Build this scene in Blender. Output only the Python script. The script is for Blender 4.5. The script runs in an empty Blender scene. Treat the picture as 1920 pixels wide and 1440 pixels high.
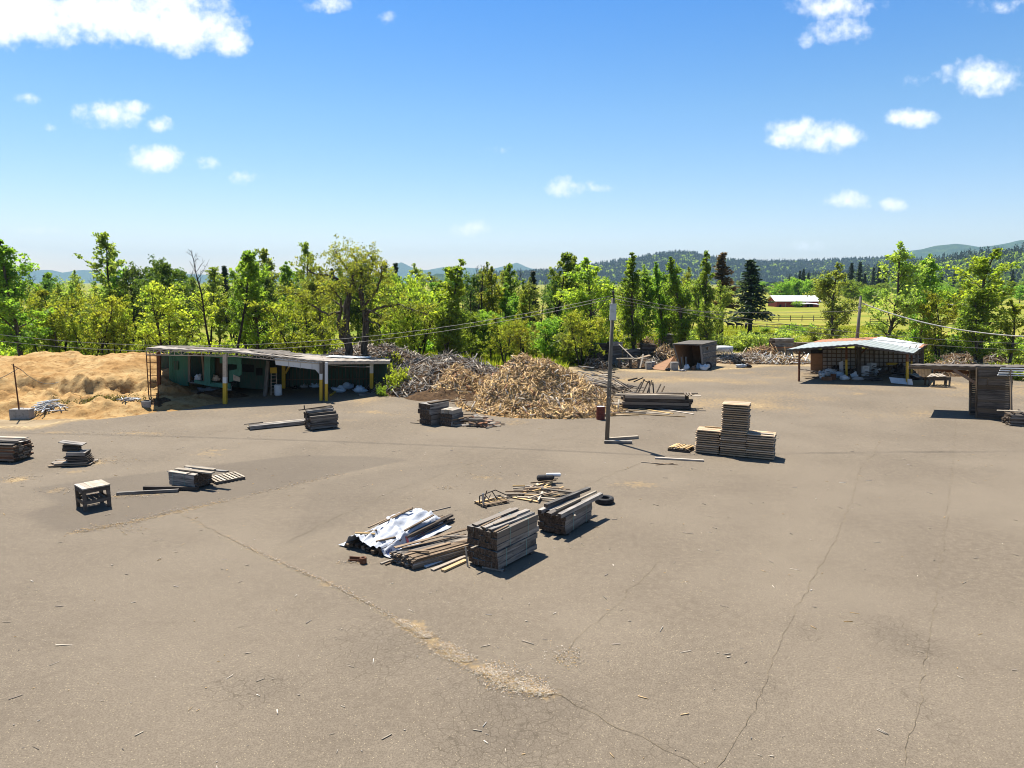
import bpy, math, random
import numpy as np
from mathutils import Vector, Matrix, Quaternion, noise as mnoise

# ------------------------------------------------------------------ camera, light, sky
HCAM, FPX, HZ = 9.0, 1333.3, 530.0
PITCH = math.atan((720 - HZ) / FPX)
CP, SP = math.cos(PITCH), math.sin(PITCH)
SC = bpy.context.scene
COL = SC.collection

cam_d = bpy.data.cameras.new('camera')
cam_d.sensor_width = 36.0
cam_d.lens = 36.0 * FPX / 1920.0
cam_d.clip_start = 0.1
cam_d.clip_end = 40000.0
cam = bpy.data.objects.new('camera', cam_d)
cam.location = (0, 0, HCAM)
cam.rotation_euler = (math.pi / 2 - PITCH, 0, 0)
COL.objects.link(cam)
SC.camera = cam

SUN_ELEV = math.radians(62.5)
SUN_AZ = math.radians(-31.0)          # from +Y towards +X
SUN_DIR = Vector((math.sin(SUN_AZ) * math.cos(SUN_ELEV), math.cos(SUN_AZ) * math.cos(SUN_ELEV), math.sin(SUN_ELEV)))
sun_d = bpy.data.lights.new('sun', 'SUN')
sun_d.energy = 5.0
sun_d.angle = math.radians(0.5)
sun_d.color = (1.0, 0.945, 0.85)
sun = bpy.data.objects.new('sun', sun_d)
sun.rotation_euler = SUN_DIR.to_track_quat('Z', 'Y').to_euler()
sun.location = (-40, 60, 120)
COL.objects.link(sun)

SC.view_settings.view_transform = 'Standard'
SC.view_settings.look = 'None'
SC.view_settings.exposure = 1.22
SC.view_settings.gamma = 1.0
SC.view_settings.use_curve_mapping = False
SC.render.engine = 'CYCLES'
SC.cycles.use_denoising = True
SC.cycles.max_bounces = 7
SC.cycles.diffuse_bounces = 5
SC.cycles.filter_width = 1.0
SC.cycles.glossy_bounces = 2
SC.cycles.transmission_bounces = 3
SC.cycles.volume_bounces = 0
SC.cycles.transparent_max_bounces = 4
SC.cycles.caustics_reflective = False
SC.cycles.caustics_refractive = False


def ray(px, py):
    u = (px - 960) / FPX
    v = (720 - py) / FPX
    return Vector((u, SP * v + CP, CP * v - SP))


def G(px, py, z=0.0):
    """ground point (height z) seen at this place of the photograph"""
    d = ray(px, py)
    t = (z - HCAM) / d.z
    return Vector((d.x * t, d.y * t, z))


def D(px, py, Y):
    """point at distance Y seen at this place of the photograph"""
    d = ray(px, py)
    t = Y / d.y
    return Vector((d.x * t, Y, HCAM + d.z * t))


world = bpy.data.worlds.new('World')
SC.world = world
world.use_nodes = True
wn, wl = world.node_tree.nodes, world.node_tree.links
wn.clear()


def wmath(op, a, b=None, clamp=False):
    n = wn.new('ShaderNodeMath')
    n.operation = op
    n.use_clamp = clamp
    for i, s in enumerate((a, b)):
        if s is None:
            continue
        if isinstance(s, (int, float)):
            n.inputs[i].default_value = s
        else:
            wl.new(s, n.inputs[i])
    return n.outputs[0]


sky = wn.new('ShaderNodeTexSky')
sky.sky_type = 'NISHITA'
sky.sun_disc = False
sky.sun_elevation = SUN_ELEV
sky.sun_rotation = SUN_AZ
sky.altitude = 200
sky.air_density = 1.0
sky.dust_density = 0.35
sky.ozone_density = 2.2
hsv = wn.new('ShaderNodeHueSaturation')
hsv.inputs['Saturation'].default_value = 1.25
hsv.inputs['Value'].default_value = 1.0
wl.new(sky.outputs[0], hsv.inputs['Color'])
tc = wn.new('ShaderNodeTexCoord')
sx = wn.new('ShaderNodeSeparateXYZ')
wl.new(tc.outputs['Generated'], sx.inputs[0])
yy = wmath('MAXIMUM', sx.outputs['Y'], 0.05)
ca = wmath('DIVIDE', sx.outputs['X'], yy)
cb = wmath('DIVIDE', sx.outputs['Z'], yy)
cv = wn.new('ShaderNodeCombineXYZ')
wl.new(ca, cv.inputs[0])
wl.new(cb, cv.inputs[1])
nz = wn.new('ShaderNodeTexNoise')
nz.inputs['Scale'].default_value = 26
nz.inputs['Detail'].default_value = 9
nz.inputs['Roughness'].default_value = 0.58
wl.new(cv.outputs[0], nz.inputs['Vector'])
nz2 = wn.new('ShaderNodeTexNoise')
nz2.inputs['Scale'].default_value = 85
nz2.inputs['Detail'].default_value = 6
wl.new(cv.outputs[0], nz2.inputs['Vector'])
CLOUDS = [(60, 18, 260, 66, 1.35), (230, 22, 210, 60, 1.3), (350, 52, 112, 50, 1.2), (425, 78, 52, 28, 1.1), (1120, 352, 24, 9, .6),
          (205, 216, 72, 27, 1.0), (258, 205, 30, 15, .9), (300, 235, 30, 17, .85), (288, 297, 66, 27, 1.0), (385, 306, 34, 12, .6),
          (462, 332, 30, 15, .6), (55, 184, 28, 13, .5), (65, 432, 50, 9, .45), (97, 240, 14, 8, .35),
          (1072, 350, 48, 21, .85), (885, 430, 38, 19, .75), (1530, 252, 96, 34, 1.0), (1470, 262, 40, 16, .8), (1585, 255, 45, 24, 1.0),
          (1710, 222, 54, 20, .95), (1840, 143, 78, 34, 1.0), (1590, 376, 50, 20, .95), (1675, 384, 30, 15, .8),
          (1560, 8, 90, 30, .85), (1580, 55, 66, 26, .62), (1512, 75, 20, 16, .5), (605, 8, 55, 16, .55),
          (724, 30, 20, 12, .35), (910, 283, 40, 8, .3), (1720, 155, 26, 12, .4), (1880, 10, 60, 14, .35), (1530, 462, 60, 10, .35)]
best = None
for (px, py, rx, ry, st) in CLOUDS:
    d = ray(px, py)
    a0, b0 = d.x / d.y, d.z / d.y
    u = wmath('MULTIPLY', wmath('SUBTRACT', ca, a0), FPX * 0.97 / rx)
    v = wmath('MULTIPLY', wmath('SUBTRACT', cb, b0), FPX * 0.97 / ry)
    r2 = wmath('ADD', wmath('MULTIPLY', u, u), wmath('MULTIPLY', v, v))
    m = wmath('MULTIPLY', wmath('SUBTRACT', 1.0, r2), st)
    best = m if best is None else wmath('MAXIMUM', best, m)
nn = wmath('ADD', wmath('MULTIPLY', wmath('SUBTRACT', nz.outputs[0], 0.5), 2.4), wmath('MULTIPLY', wmath('SUBTRACT', nz2.outputs[0], 0.5), 1.0))
dens = wmath('ADD', wmath('MAXIMUM', best, -3.0), nn)
mr = wn.new('ShaderNodeMapRange')
mr.interpolation_type = 'SMOOTHSTEP'
mr.inputs['From Min'].default_value = 0.0
mr.inputs['From Max'].default_value = 1.35
wl.new(dens, mr.inputs['Value'])
near = wmath('MULTIPLY', wmath('ADD', best, 0.75), 1.6, True)
cm = wmath('MULTIPLY', mr.outputs[0], near, True)
cm = wmath('MULTIPLY', cm, 0.97)
cm = wmath('MULTIPLY', cm, wmath('GREATER_THAN', sx.outputs['Y'], 0.06))
mixc = wn.new('ShaderNodeMix')
mixc.data_type = 'RGBA'
wl.new(cm, mixc.inputs['Factor'])
zr = wn.new('ShaderNodeValToRGB')          # deepens the blue with height, as the clear sky of the photograph does
for e_, (p_, c_) in zip([zr.color_ramp.elements[0], zr.color_ramp.elements[1], zr.color_ramp.elements.new(.5), zr.color_ramp.elements.new(.6), zr.color_ramp.elements.new(.7)],
                        [(.03, (1.10, .925, .96)), (.9, (.46, .78, 1.0)), (.22, (.84, .90, .93)), (.36, (.50, .79, 1.0)), (.10, (1.0, .885, .94))]):
    e_.position = p_
    e_.color = c_ + (1,)
wl.new(sx.outputs['Z'], zr.inputs[0])
tint = wn.new('ShaderNodeMix')
tint.data_type = 'RGBA'
tint.blend_type = 'MULTIPLY'
tint.inputs['Factor'].default_value = 1.0
wl.new(hsv.outputs[0], tint.inputs['A'])
wl.new(zr.outputs[0], tint.inputs['B'])
wl.new(tint.outputs['Result'], mixc.inputs['A'])
mixc.inputs['B'].default_value = (8.2, 8.3, 8.6, 1)
bg = wn.new('ShaderNodeBackground')
bg.inputs['Strength'].default_value = 0.07
wl.new(mixc.outputs['Result'], bg.inputs['Color'])
wo = wn.new('ShaderNodeOutputWorld')
wl.new(bg.outputs[0], wo.inputs['Surface'])

RND = random.Random(7)
NPR = np.random.default_rng(11)

# ------------------------------------------------------------------ materials
M = {}


class NT:
    """small helper that wires a node material"""
    def __init__(self, name):
        self.m = bpy.data.materials.new(name)
        self.m.use_nodes = True
        self.n = self.m.node_tree.nodes
        self.l = self.m.node_tree.links
        self.n.clear()
        self.out = self.n.new('ShaderNodeOutputMaterial')

    def put(self, node, key, val):
        if val is None:
            return
        if isinstance(val, bpy.types.NodeSocket):
            self.l.new(val, node.inputs[key])
        else:
            if isinstance(val, tuple) and len(val) == 3 and node.inputs[key].type == 'RGBA':
                val = val + (1.0,)
            node.inputs[key].default_value = val

    def math(self, op, a, b=None, clamp=False):
        n = self.n.new('ShaderNodeMath')
        n.operation = op
        n.use_clamp = clamp
        self.put(n, 0, a)
        self.put(n, 1, b)
        return n.outputs[0]

    def mix(self, f, a, b, mode='MIX'):
        n = self.n.new('ShaderNodeMix')
        n.data_type = 'RGBA'
        n.blend_type = mode
        self.put(n, 'Factor', f)
        self.put(n, 'A', a)
        self.put(n, 'B', b)
        return n.outputs['Result']

    def rng(self, v, a, b, c=0.0, d=1.0, smooth=True):
        n = self.n.new('ShaderNodeMapRange')
        n.interpolation_type = 'SMOOTHSTEP' if smooth else 'LINEAR'
        self.put(n, 'Value', v)
        n.inputs['From Min'].default_value = a
        n.inputs['From Max'].default_value = b
        n.inputs['To Min'].default_value = c
        n.inputs['To Max'].default_value = d
        return n.outputs[0]

    def coord(self, which='Object', scale=None):
        t = self.n.new('ShaderNodeTexCoord')
        o = t.outputs[which]
        if scale:
            o = self.scale(o, scale)
        return o

    def scale(self, v, s):
        mp = self.n.new('ShaderNodeMapping')
        mp.inputs['Scale'].default_value = s if isinstance(s, tuple) else (s, s, s)
        self.l.new(v, mp.inputs['Vector'])
        return mp.outputs[0]

    def attr(self, name, fac=False):
        a = self.n.new('ShaderNodeAttribute')
        a.attribute_name = name
        return a.outputs['Fac'] if fac else a.outputs['Vector']

    def noise(self, v, scale, detail=4, rough=0.55, out=0):
        t = self.n.new('ShaderNodeTexNoise')
        t.inputs['Scale'].default_value = scale
        t.inputs['Detail'].default_value = detail
        t.inputs['Roughness'].default_value = rough
        self.l.new(v, t.inputs['Vector'])
        return t.outputs[out]

    def voro(self, v, scale, feature='F1', out='Distance'):
        t = self.n.new('ShaderNodeTexVoronoi')
        t.feature = feature
        t.inputs['Scale'].default_value = scale
        self.l.new(v, t.inputs['Vector'])
        return t.outputs[out]

    def island(self):
        return self.n.new('ShaderNodeNewGeometry').outputs['Random Per Island']

    def objrand(self):
        return self.n.new('ShaderNodeObjectInfo').outputs['Random']

    def ramp(self, f, stops):
        r = self.n.new('ShaderNodeValToRGB')
        el = r.color_ramp.elements
        while len(el) < len(stops):
            el.new(0.5)
        for e, (p, c) in zip(el, stops):
            e.position = p
            e.color = tuple(c) + (1.0,)
        self.put(r, 'Fac', f)
        return r.outputs[0]

    def bump(self, h, strength=0.3, dist=0.05):
        b = self.n.new('ShaderNodeBump')
        b.inputs['Strength'].default_value = strength
        b.inputs['Distance'].default_value = dist
        self.l.new(h, b.inputs['Height'])
        return b.outputs[0]

    def pbr(self, col, rough=0.8, metal=0.0, normal=None, spec=0.3):
        p = self.n.new('ShaderNodeBsdfPrincipled')
        self.put(p, 'Base Color', col)
        self.put(p, 'Roughness', rough)
        self.put(p, 'Metallic', metal)
        self.put(p, 'Specular IOR Level', spec)
        if normal is not None:
            self.l.new(normal, p.inputs['Normal'])
        self.l.new(p.outputs[0], self.out.inputs['Surface'])
        return p


def add_mat(key, t):
    M[key] = t.m
    return t.m


def wood(key, dark, light, alt=None, isl=0.7, streak=1.0):
    """weathered timber: grain runs along local x ('bc'), every piece its own tone"""
    t = NT(key)
    bc = t.attr('bc')
    g = t.noise(t.scale(bc, (0.7, 11.0, 11.0)), 1.0, 6, 0.68)
    b = t.noise(t.scale(bc, (1.6, 5.0, 5.0)), 1.0, 3, 0.5)
    r = t.island()
    o = t.objrand()
    f = t.math('ADD', t.math('MULTIPLY', t.rng(g, .34, .66), .62), t.math('MULTIPLY', t.rng(b, .3, .7), .38))
    c = t.mix(f, dark, light)
    rr = t.math('FRACT', t.math('ADD', t.math('MULTIPLY', r, 7.31), t.math('MULTIPLY', o, 3.77)))
    if alt:
        c = t.mix(t.rng(rr, .45, .95), c, alt)
    rb = t.math('FRACT', t.math('ADD', t.math('MULTIPLY', r, 13.7), t.math('MULTIPLY', o, 9.1)))
    v = t.math('ADD', 1.0 - isl * .5, t.math('MULTIPLY', rb, isl))
    vv = t.n.new('ShaderNodeCombineColor')
    for k in range(3):
        t.l.new(v, vv.inputs[k])
    c = t.mix(1.0, c, vv.outputs[0], 'MULTIPLY')
    kn = t.voro(t.scale(bc, (2.2, 7, 7)), 1.0)
    c = t.mix(t.rng(kn, .10, .04), c, tuple(x * .35 for x in dark))
    t.pbr(c, .85, 0, t.bump(g, .35, .01), .15)
    return add_mat(key, t)


def dim(c, k=.80):
    return tuple(x * k for x in c)


wood('wood_grey', (.046, .043, .041), (.31, .285, .255), (.17, .145, .12), .95)
wood('wood_brown', (.070, .048, .031), (.26, .19, .125), (.20, .17, .135), .85)
wood('wood_white', (.42, .36, .28), (.60, .53, .43), (.5, .45, .38), .3)
wood('wood_tan', (.25, .150, .060), (.53, .375, .175), (.40, .285, .16), .75)
wood('wood_warm', (.24, .165, .10), (.54, .40, .255), (.42, .33, .24), .6)
wood('wood_pale', (.22, .18, .135), (.42, .365, .285), (.32, .28, .235), .5)
wood('wood_dark', (.038, .032, .027), (.135, .112, .092), (.11, .08, .052), .7)
wood('wood_rust', (.12, .055, .03), (.27, .13, .07), (.20, .14, .10), .6)

t = NT('wood_end')
bc = t.attr('bc')
n1 = t.noise(t.scale(bc, 14.0), 1.0, 5, .7)
t.pbr(t.mix(t.rng(n1, .35, .7), (.035, .026, .02), (.13, .095, .07)), .9, 0, None, .1)
add_mat('wood_end', t)


def paint(key, c1, c2, scale=3.0, rough=.6, lo=.45, hi=.7, metal=0.0, bump=0.0, grain=(1, 1, 1), coord='Object'):
    t = NT(key)
    v = t.coord(coord, grain)
    n = t.noise(v, scale, 6, .65)
    t.pbr(t.mix(t.rng(n, lo, hi), dim(c1), dim(c2)), rough, metal, t.bump(n, bump, .02) if bump else None, .3)
    return add_mat(key, t)


paint('green_paint', (.040, .165, .105), (.12, .135, .09), 2.6, .7, .5, .8, grain=(2.5, 2.5, .5))
paint('teal_paint', (.08, .26, .185), (.06, .16, .115), 3.0, .6, .4, .8, grain=(1, 1, .5))
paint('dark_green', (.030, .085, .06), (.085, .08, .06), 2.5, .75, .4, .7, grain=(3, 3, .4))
paint('white_paint', (.72, .72, .70), (.42, .40, .36), 4, .5, .6, .85)
paint('yellow_paint', (.62, .40, .03), (.42, .27, .05), 5, .5, .5, .8)
paint('tan_paint', (.60, .49, .37), (.42, .33, .24), 5, .7)
paint('rust', (.14, .055, .025), (.22, .10, .05), 6, .8)
paint('rust_roof', (.42, .17, .075), (.30, .20, .14), 2.2, .75, .4, .75, grain=(1, 1, 1))
paint('steel_white', (.62, .66, .68), (.45, .48, .50), 1.4, .45, .45, .8)
paint('steel_green', (.36, .395, .38), (.27, .30, .29), 2, .5, .4, .8)
paint('roof_old', (.44, .40, .35), (.20, .16, .125), 1.1, .8, .36, .62, grain=(.7, 2.2, 1))
paint('roof_dark', (.10, .085, .07), (.24, .20, .17), 1.8, .85)
paint('galv', (.42, .43, .44), (.30, .31, .32), 5, .4, metal=.6)
paint('box_grey', (.52, .57, .62), (.38, .42, .46), 4, .5)
paint('steel_dark', (.045, .04, .038), (.10, .07, .05), 8, .55, metal=.3)
paint('rubber', (.022, .022, .024), (.05, .047, .045), 9, .75)
paint('barrel_red', (.16, .028, .018), (.07, .025, .018), 5, .55, .45, .75)
paint('concrete', (.36, .34, .31), (.24, .23, .21), 6, .9, bump=.2)
paint('blue_paint', (.045, .16, .26), (.03, .09, .15), 4, .5)
paint('plastic_white', (.75, .77, .78), (.6, .62, .62), 3, .4)
paint('pale_blue', (.50, .62, .72), (.40, .50, .60), 3, .5)
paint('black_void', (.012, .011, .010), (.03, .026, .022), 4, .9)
paint('plywood', (.30, .155, .075), (.21, .115, .06), 2.0, .8, grain=(.6, 3, 3))
paint('plywood_pale', (.50, .33, .18), (.40, .26, .15), 2.0, .8)
paint('grey_panel', (.40, .385, .36), (.26, .25, .235), 3.0, .8)
paint('barn_red', (.40, .065, .055), (.28, .05, .045), 2, .7)
paint('barn_roof', (.80, .81, .83), (.70, .71, .73), .6, .5)
paint('strap', (.20, .36, .33), (.15, .28, .26), 8, .5)
paint('tarp', (.46, .48, .52), (.31, .34, .40), 5, .45, .4, .75)
paint('print_blue', (.03, .05, .16), (.05, .08, .22), 9, .5)
paint('print_red', (.55, .10, .12), (.42, .10, .12), 9, .5)
paint('wire', (.20, .19, .165), (.27, .25, .22), 9, .5)
paint('rope', (.48, .46, .42), (.38, .36, .33), 9, .6)
paint('hide_dark', (.018, .012, .009), (.032, .02, .014), 3, .6)
paint('bark', (.055, .044, .034), (.16, .135, .11), 2.2, .95, .4, .7, grain=(3, 3, .6))
paint('bark_dark', (.022, .019, .017), (.07, .06, .05), 2.5, .95, grain=(3, 3, .6))
paint('bark_grey', (.15, .135, .115), (.24, .22, .19), 2.5, .95, grain=(3, 3, .6))


def leaf(key, c1, c2, c3, trans=.58, nscale=.55):
    t = NT(key)
    r = t.island()
    o = t.objrand()
    c = t.mix(r, c1, c2)
    n = t.noise(t.coord('Object'), nscale, 2, .5)
    c = t.mix(t.math('MULTIPLY', t.rng(n, .42, .68), .75), c, c3)
    h = t.n.new('ShaderNodeHueSaturation')
    t.put(h, 'Color', c)
    t.put(h, 'Hue', t.math('ADD', .478, t.math('MULTIPLY', o, .04)))
    t.put(h, 'Value', t.math('ADD', .66, t.math('MULTIPLY', o, .52)))
    t.put(h, 'Saturation', .93)
    d = t.n.new('ShaderNodeBsdfPrincipled')
    t.put(d, 'Base Color', h.outputs[0])
    t.put(d, 'Roughness', .55)
    t.put(d, 'Specular IOR Level', .22)
    tr = t.n.new('ShaderNodeBsdfTranslucent')
    h2 = t.mix(1.0, h.outputs[0], (2.3, 2.2, .80), 'MULTIPLY')
    t.put(tr, 'Color', h2)
    ms = t.n.new('ShaderNodeMixShader')
    ms.inputs[0].default_value = trans
    t.l.new(d.outputs[0], ms.inputs[1])
    t.l.new(tr.outputs[0], ms.inputs[2])
    t.l.new(ms.outputs[0], t.out.inputs['Surface'])
    return add_mat(key, t)


leaf('leaf_green', (.125, .220, .028), (.190, .285, .042), (.085, .170, .028))
leaf('leaf_lime', (.185, .250, .022), (.260, .305, .040), (.115, .195, .022))
leaf('leaf_gold', (.205, .240, .022), (.285, .290, .046), (.135, .195, .022))
leaf('leaf_dark', (.060, .125, .026), (.095, .170, .036), (.045, .095, .024), .45)
leaf('leaf_pale', (.175, .235, .055), (.255, .305, .090), (.120, .190, .045))
leaf('leaf_conifer', (.016, .034, .020), (.030, .055, .026), (.014, .030, .020), .2)
leaf('leaf_brown', (.095, .062, .036), (.145, .095, .055), (.06, .06, .03), .3)
leaf('leaf_grass', (.190, .245, .016), (.270, .290, .030), (.140, .215, .014), .5, .25)
leaf('leaf_brownish', (.085, .085, .030), (.125, .115, .045), (.06, .06, .022), .35)
leaf('leaf_oak', (.150, .165, .018), (.225, .215, .034), (.085, .110, .016), .5)
# ------------------------------------------------------------------ mesh helpers
BOXV = np.array([[-.5, -.5, -.5], [.5, -.5, -.5], [.5, .5, -.5], [-.5, .5, -.5], [-.5, -.5, .5], [.5, -.5, .5], [.5, .5, .5], [-.5, .5, .5]])
BOXF = np.array([[3, 2, 1, 0], [4, 5, 6, 7], [0, 1, 5, 4], [2, 3, 7, 6], [1, 2, 6, 5], [3, 0, 4, 7]])   # last two: the ends (+-x)


class MB:
    """collects pieces and links them as ONE mesh object"""
    def __init__(self):
        self.v, self.f, self.mi, self.bc, self.nv = [], [], [], [], 0

    def add(self, v, f, m=0, bc=None):
        v = np.asarray(v, float)
        self.v.append(v)
        self.bc.append(np.asarray(bc, float) if bc is not None else v)
        for k, q in enumerate(f):
            self.f.append([int(i) + self.nv for i in q])
            self.mi.append(m if isinstance(m, int) else m[k])
        self.nv += len(v)

    def box(self, c, s, R=None, m=0, mend=None, jit=0.0):
        p = BOXV * np.array(s)
        if jit:
            p = p + NPR.uniform(-jit, jit, p.shape)
        off = NPR.uniform(-40, 40, 3)
        q = p if R is None else p @ np.array(R).T
        me = m if mend is None else mend
        self.add(q + np.array(c), BOXF, [m, m, m, m, me, me], p + off)

    def beam(self, a, b, w, h, m=0, mend=None, roll=0.0, jit=0.0):
        a, b = Vector(a), Vector(b)
        d = b - a
        L = d.length
        d.normalize()
        up = Vector((0, 0, 1)) if abs(d.z) < .95 else Vector((0, 1, 0))
        y = up.cross(d).normalized()
        z = d.cross(y)
        if roll:
            q = Quaternion(d, roll)
            y, z = q @ y, q @ z
        R = np.array([[d.x, y.x, z.x], [d.y, y.y, z.y], [d.z, y.z, z.z]])
        self.box((a + b) / 2, (L, w, h), R, m, mend, jit)

    def tube(self, pts, rads, n=8, m=0, cap=True, closed=False):
        pts = [Vector(p) for p in pts]
        if not hasattr(rads, '__len__'):
            rads = [rads] * len(pts)
        vs = []
        ref = None
        for i, p in enumerate(pts):
            d = (pts[min(i + 1, len(pts) - 1)] - pts[max(i - 1, 0)])
            if d.length < 1e-9:
                d = Vector((0, 0, 1))
            d.normalize()
            if ref is None:
                ref = d.orthogonal().normalized()
            ref = (ref - d * ref.dot(d))
            if ref.length < 1e-6:
                ref = d.orthogonal()
            ref.normalize()
            bi = d.cross(ref)
            for k in range(n):
                a = 2 * math.pi * k / n
                vs.append(p + (ref * math.cos(a) + bi * math.sin(a)) * rads[i])
        fs = []
        for i in range(len(pts) - 1):
            for k in range(n):
                k2 = (k + 1) % n
                fs.append([i * n + k, i * n + k2, (i + 1) * n + k2, (i + 1) * n + k])
        if cap:
            fs.append(list(range(n))[::-1])
            fs.append([(len(pts) - 1) * n + k for k in range(n)])
        self.add([tuple(v) for v in vs], fs, m)

    def lathe(self, prof, c=(0, 0, 0), n=20, m=0):
        vs, fs = [], []
        for (r, z) in prof:
            for k in range(n):
                a = 2 * math.pi * k / n
                vs.append((c[0] + r * math.cos(a), c[1] + r * math.sin(a), c[2] + z))
        for i in range(len(prof) - 1):
            for k in range(n):
                k2 = (k + 1) % n
                fs.append([i * n + k, i * n + k2, (i + 1) * n + k2, (i + 1) * n + k])
        fs.append(list(range(n))[::-1])
        fs.append([(len(prof) - 1) * n + k for k in range(n)])
        self.add(vs, fs, m)

    def slab(self, corners, th, m=0, mside=None, bcs=None):
        """a flat sheet of thickness th under the given (top) corners"""
        top = [Vector(c) for c in corners]
        k = len(top)
        nrm = (top[1] - top[0]).cross(top[-1] - top[0]).normalized()
        if nrm.z < 0 and abs(nrm.z) > .3:
            nrm = -nrm
        bot = [p - nrm * th for p in top]
        f = [list(range(k)), [k + i for i in range(k)][::-1]] + [[i, k + i, k + (i + 1) % k, (i + 1) % k] for i in range(k)]
        ms = m if mside is None else mside
        self.add([tuple(p) for p in top + bot], f, [m, m] + [ms] * k)

    def grid(self, P, m=0):
        """P: array (nu, nv, 3)"""
        nu, nv = P.shape[:2]
        idx = np.arange(nu * nv).reshape(nu, nv)
        f = np.stack([idx[:-1, :-1], idx[1:, :-1], idx[1:, 1:], idx[:-1, 1:]], -1).reshape(-1, 4)
        self.add(P.reshape(-1, 3), f, m)

    def build(self, name, mats, parent=None, loc=None, rot=None, smooth=False, local=None):
        v = np.concatenate(self.v) if self.v else np.zeros((0, 3))
        if local is not None:
            v = v - np.array(local)
        me = bpy.data.meshes.new(name)
        me.from_pydata(v.tolist(), [], self.f)
        me.attributes.new('bc', 'FLOAT_VECTOR', 'POINT').data.foreach_set('vector', np.concatenate(self.bc).astype(np.float32).ravel())
        for k in (mats if isinstance(mats, (list, tuple)) else [mats]):
            me.materials.append(M[k])
        me.polygons.foreach_set('material_index', np.array(self.mi, np.int32))
        if smooth:
            me.polygons.foreach_set('use_smooth', np.ones(len(self.f), bool))
        me.update()
        o = bpy.data.objects.new(name, me)
        COL.objects.link(o)
        if parent:
            o.parent = parent
        if loc is not None:
            o.location = loc
        elif local is not None:
            o.location = local
        if rot is not None:
            o.rotation_euler = rot
        return o


def tag(o, label=None, cat=None, group=None, kind=None):
    if label:
        o['label'] = label
    if cat:
        o['category'] = cat
    if group:
        o['group'] = group
    if kind:
        o['kind'] = kind
    return o


def thing(name, loc, rz=0.0, label=None, cat=None, group=None):
    o = bpy.data.objects.new(name, None)
    o.empty_display_size = .3
    o.location = loc
    o.rotation_euler = (0, 0, rz)
    COL.objects.link(o)
    return tag(o, label, cat, group)


def dup(o, loc=None, rz=None, scale=None, label=None, group=None):
    """a copy of a thing with copies of its parts"""
    c = o.copy()
    COL.objects.link(c)
    for ch in o.children:
        d = ch.copy()
        COL.objects.link(d)
        d.parent = c
    if loc is not None:
        c.location = loc
    if rz is not None:
        c.rotation_euler = (0, 0, rz)
    if scale is not None:
        c.scale = scale if isinstance(scale, tuple) else (scale, scale, scale)
    if label:
        c['label'] = label
    if group:
        c['group'] = group
    return c


def fast_mesh(name, V, F, mats, mi=None, smooth=False, parent=None):
    """numpy arrays -> object; F is (n,4) or (n,3)"""
    V = np.asarray(V, np.float32)
    F = np.asarray(F, np.int32)
    k = F.shape[1]
    me = bpy.data.meshes.new(name)
    me.vertices.add(len(V))
    me.vertices.foreach_set('co', V.ravel())
    me.loops.add(F.size)
    me.loops.foreach_set('vertex_index', F.ravel())
    me.polygons.add(len(F))
    me.polygons.foreach_set('loop_start', np.arange(0, F.size, k, dtype=np.int32))
    me.polygons.foreach_set('loop_total', np.full(len(F), k, np.int32))
    for mt in (mats if isinstance(mats, (list, tuple)) else [mats]):
        me.materials.append(M[mt])
    if mi is not None:
        me.polygons.foreach_set('material_index', np.asarray(mi, np.int32))
    if smooth:
        me.polygons.foreach_set('use_smooth', np.ones(len(F), bool))
    me.update(calc_edges=True)
    o = bpy.data.objects.new(name, me)
    COL.objects.link(o)
    if parent:
        o.parent = parent
    return o


def nrmz(a):
    return a / np.maximum(np.linalg.norm(a, axis=-1, keepdims=True), 1e-9)


def boxes_arrays(C, X, N, L, W, T):
    """many boxes: centres, long axes, normals, sizes -> V, F, bc"""
    X = nrmz(X)
    Y = nrmz(np.cross(N, X))
    Z = np.cross(X, Y)
    S = np.stack([L, W, T], -1)[:, None, :]
    loc = BOXV[None] * S
    V = C[:, None, :] + loc[..., 0:1] * X[:, None] + loc[..., 1:2] * Y[:, None] + loc[..., 2:3] * Z[:, None]
    n = len(C)
    F = (BOXF[None] + (np.arange(n) * 8)[:, None, None]).reshape(-1, 4)
    bc = loc + NPR.uniform(-40, 40, (n, 1, 3))
    return V.reshape(-1, 3), F, bc.reshape(-1, 3)


def slats_object(name, C, X, N, L, W, T, mats, mi, parent=None, extra=None):
    V, F, bc = boxes_arrays(C, X, N, L, W, T)
    mif = np.repeat(np.asarray(mi, np.int32), 6)
    if extra is not None:                       # (V, F, material index) of an underlying sheet
        eV, eF, em = extra
        F = np.concatenate([F, np.asarray(eF) + len(V)])
        V = np.concatenate([V, eV])
        bc = np.concatenate([bc, eV])
        mif = np.concatenate([mif, np.full(len(eF), em, np.int32)])
    o = fast_mesh(name, V, F, mats, mif, parent=parent)
    o.data.attributes.new('bc', 'FLOAT_VECTOR', 'POINT').data.foreach_set('vector', bc.astype(np.float32).ravel())
    return o


def vnoise(x, y, s=1.0, seed=0.0, octs=4):
    """value noise on arrays"""
    x = np.asarray(x, float) * s + seed * 17.13
    y = np.asarray(y, float) * s + seed * 5.71
    tot = np.zeros_like(x)
    amp, norm = 1.0, 0.0
    for k in range(octs):
        xi, yi = np.floor(x), np.floor(y)
        fx, fy = x - xi, y - yi
        fx, fy = fx * fx * (3 - 2 * fx), fy * fy * (3 - 2 * fy)

        def h(a, b):
            q = np.sin(a * 127.1 + b * 311.7 + seed * 3.1) * 43758.5453
            return q - np.floor(q)
        v = (h(xi, yi) * (1 - fx) + h(xi + 1, yi) * fx) * (1 - fy) + (h(xi, yi + 1) * (1 - fx) + h(xi + 1, yi + 1) * fx) * fy
        tot += amp * v
        norm += amp
        amp *= .5
        x, y = x * 2.03 + 3.1, y * 2.03 + 1.7
    return tot / norm


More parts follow.
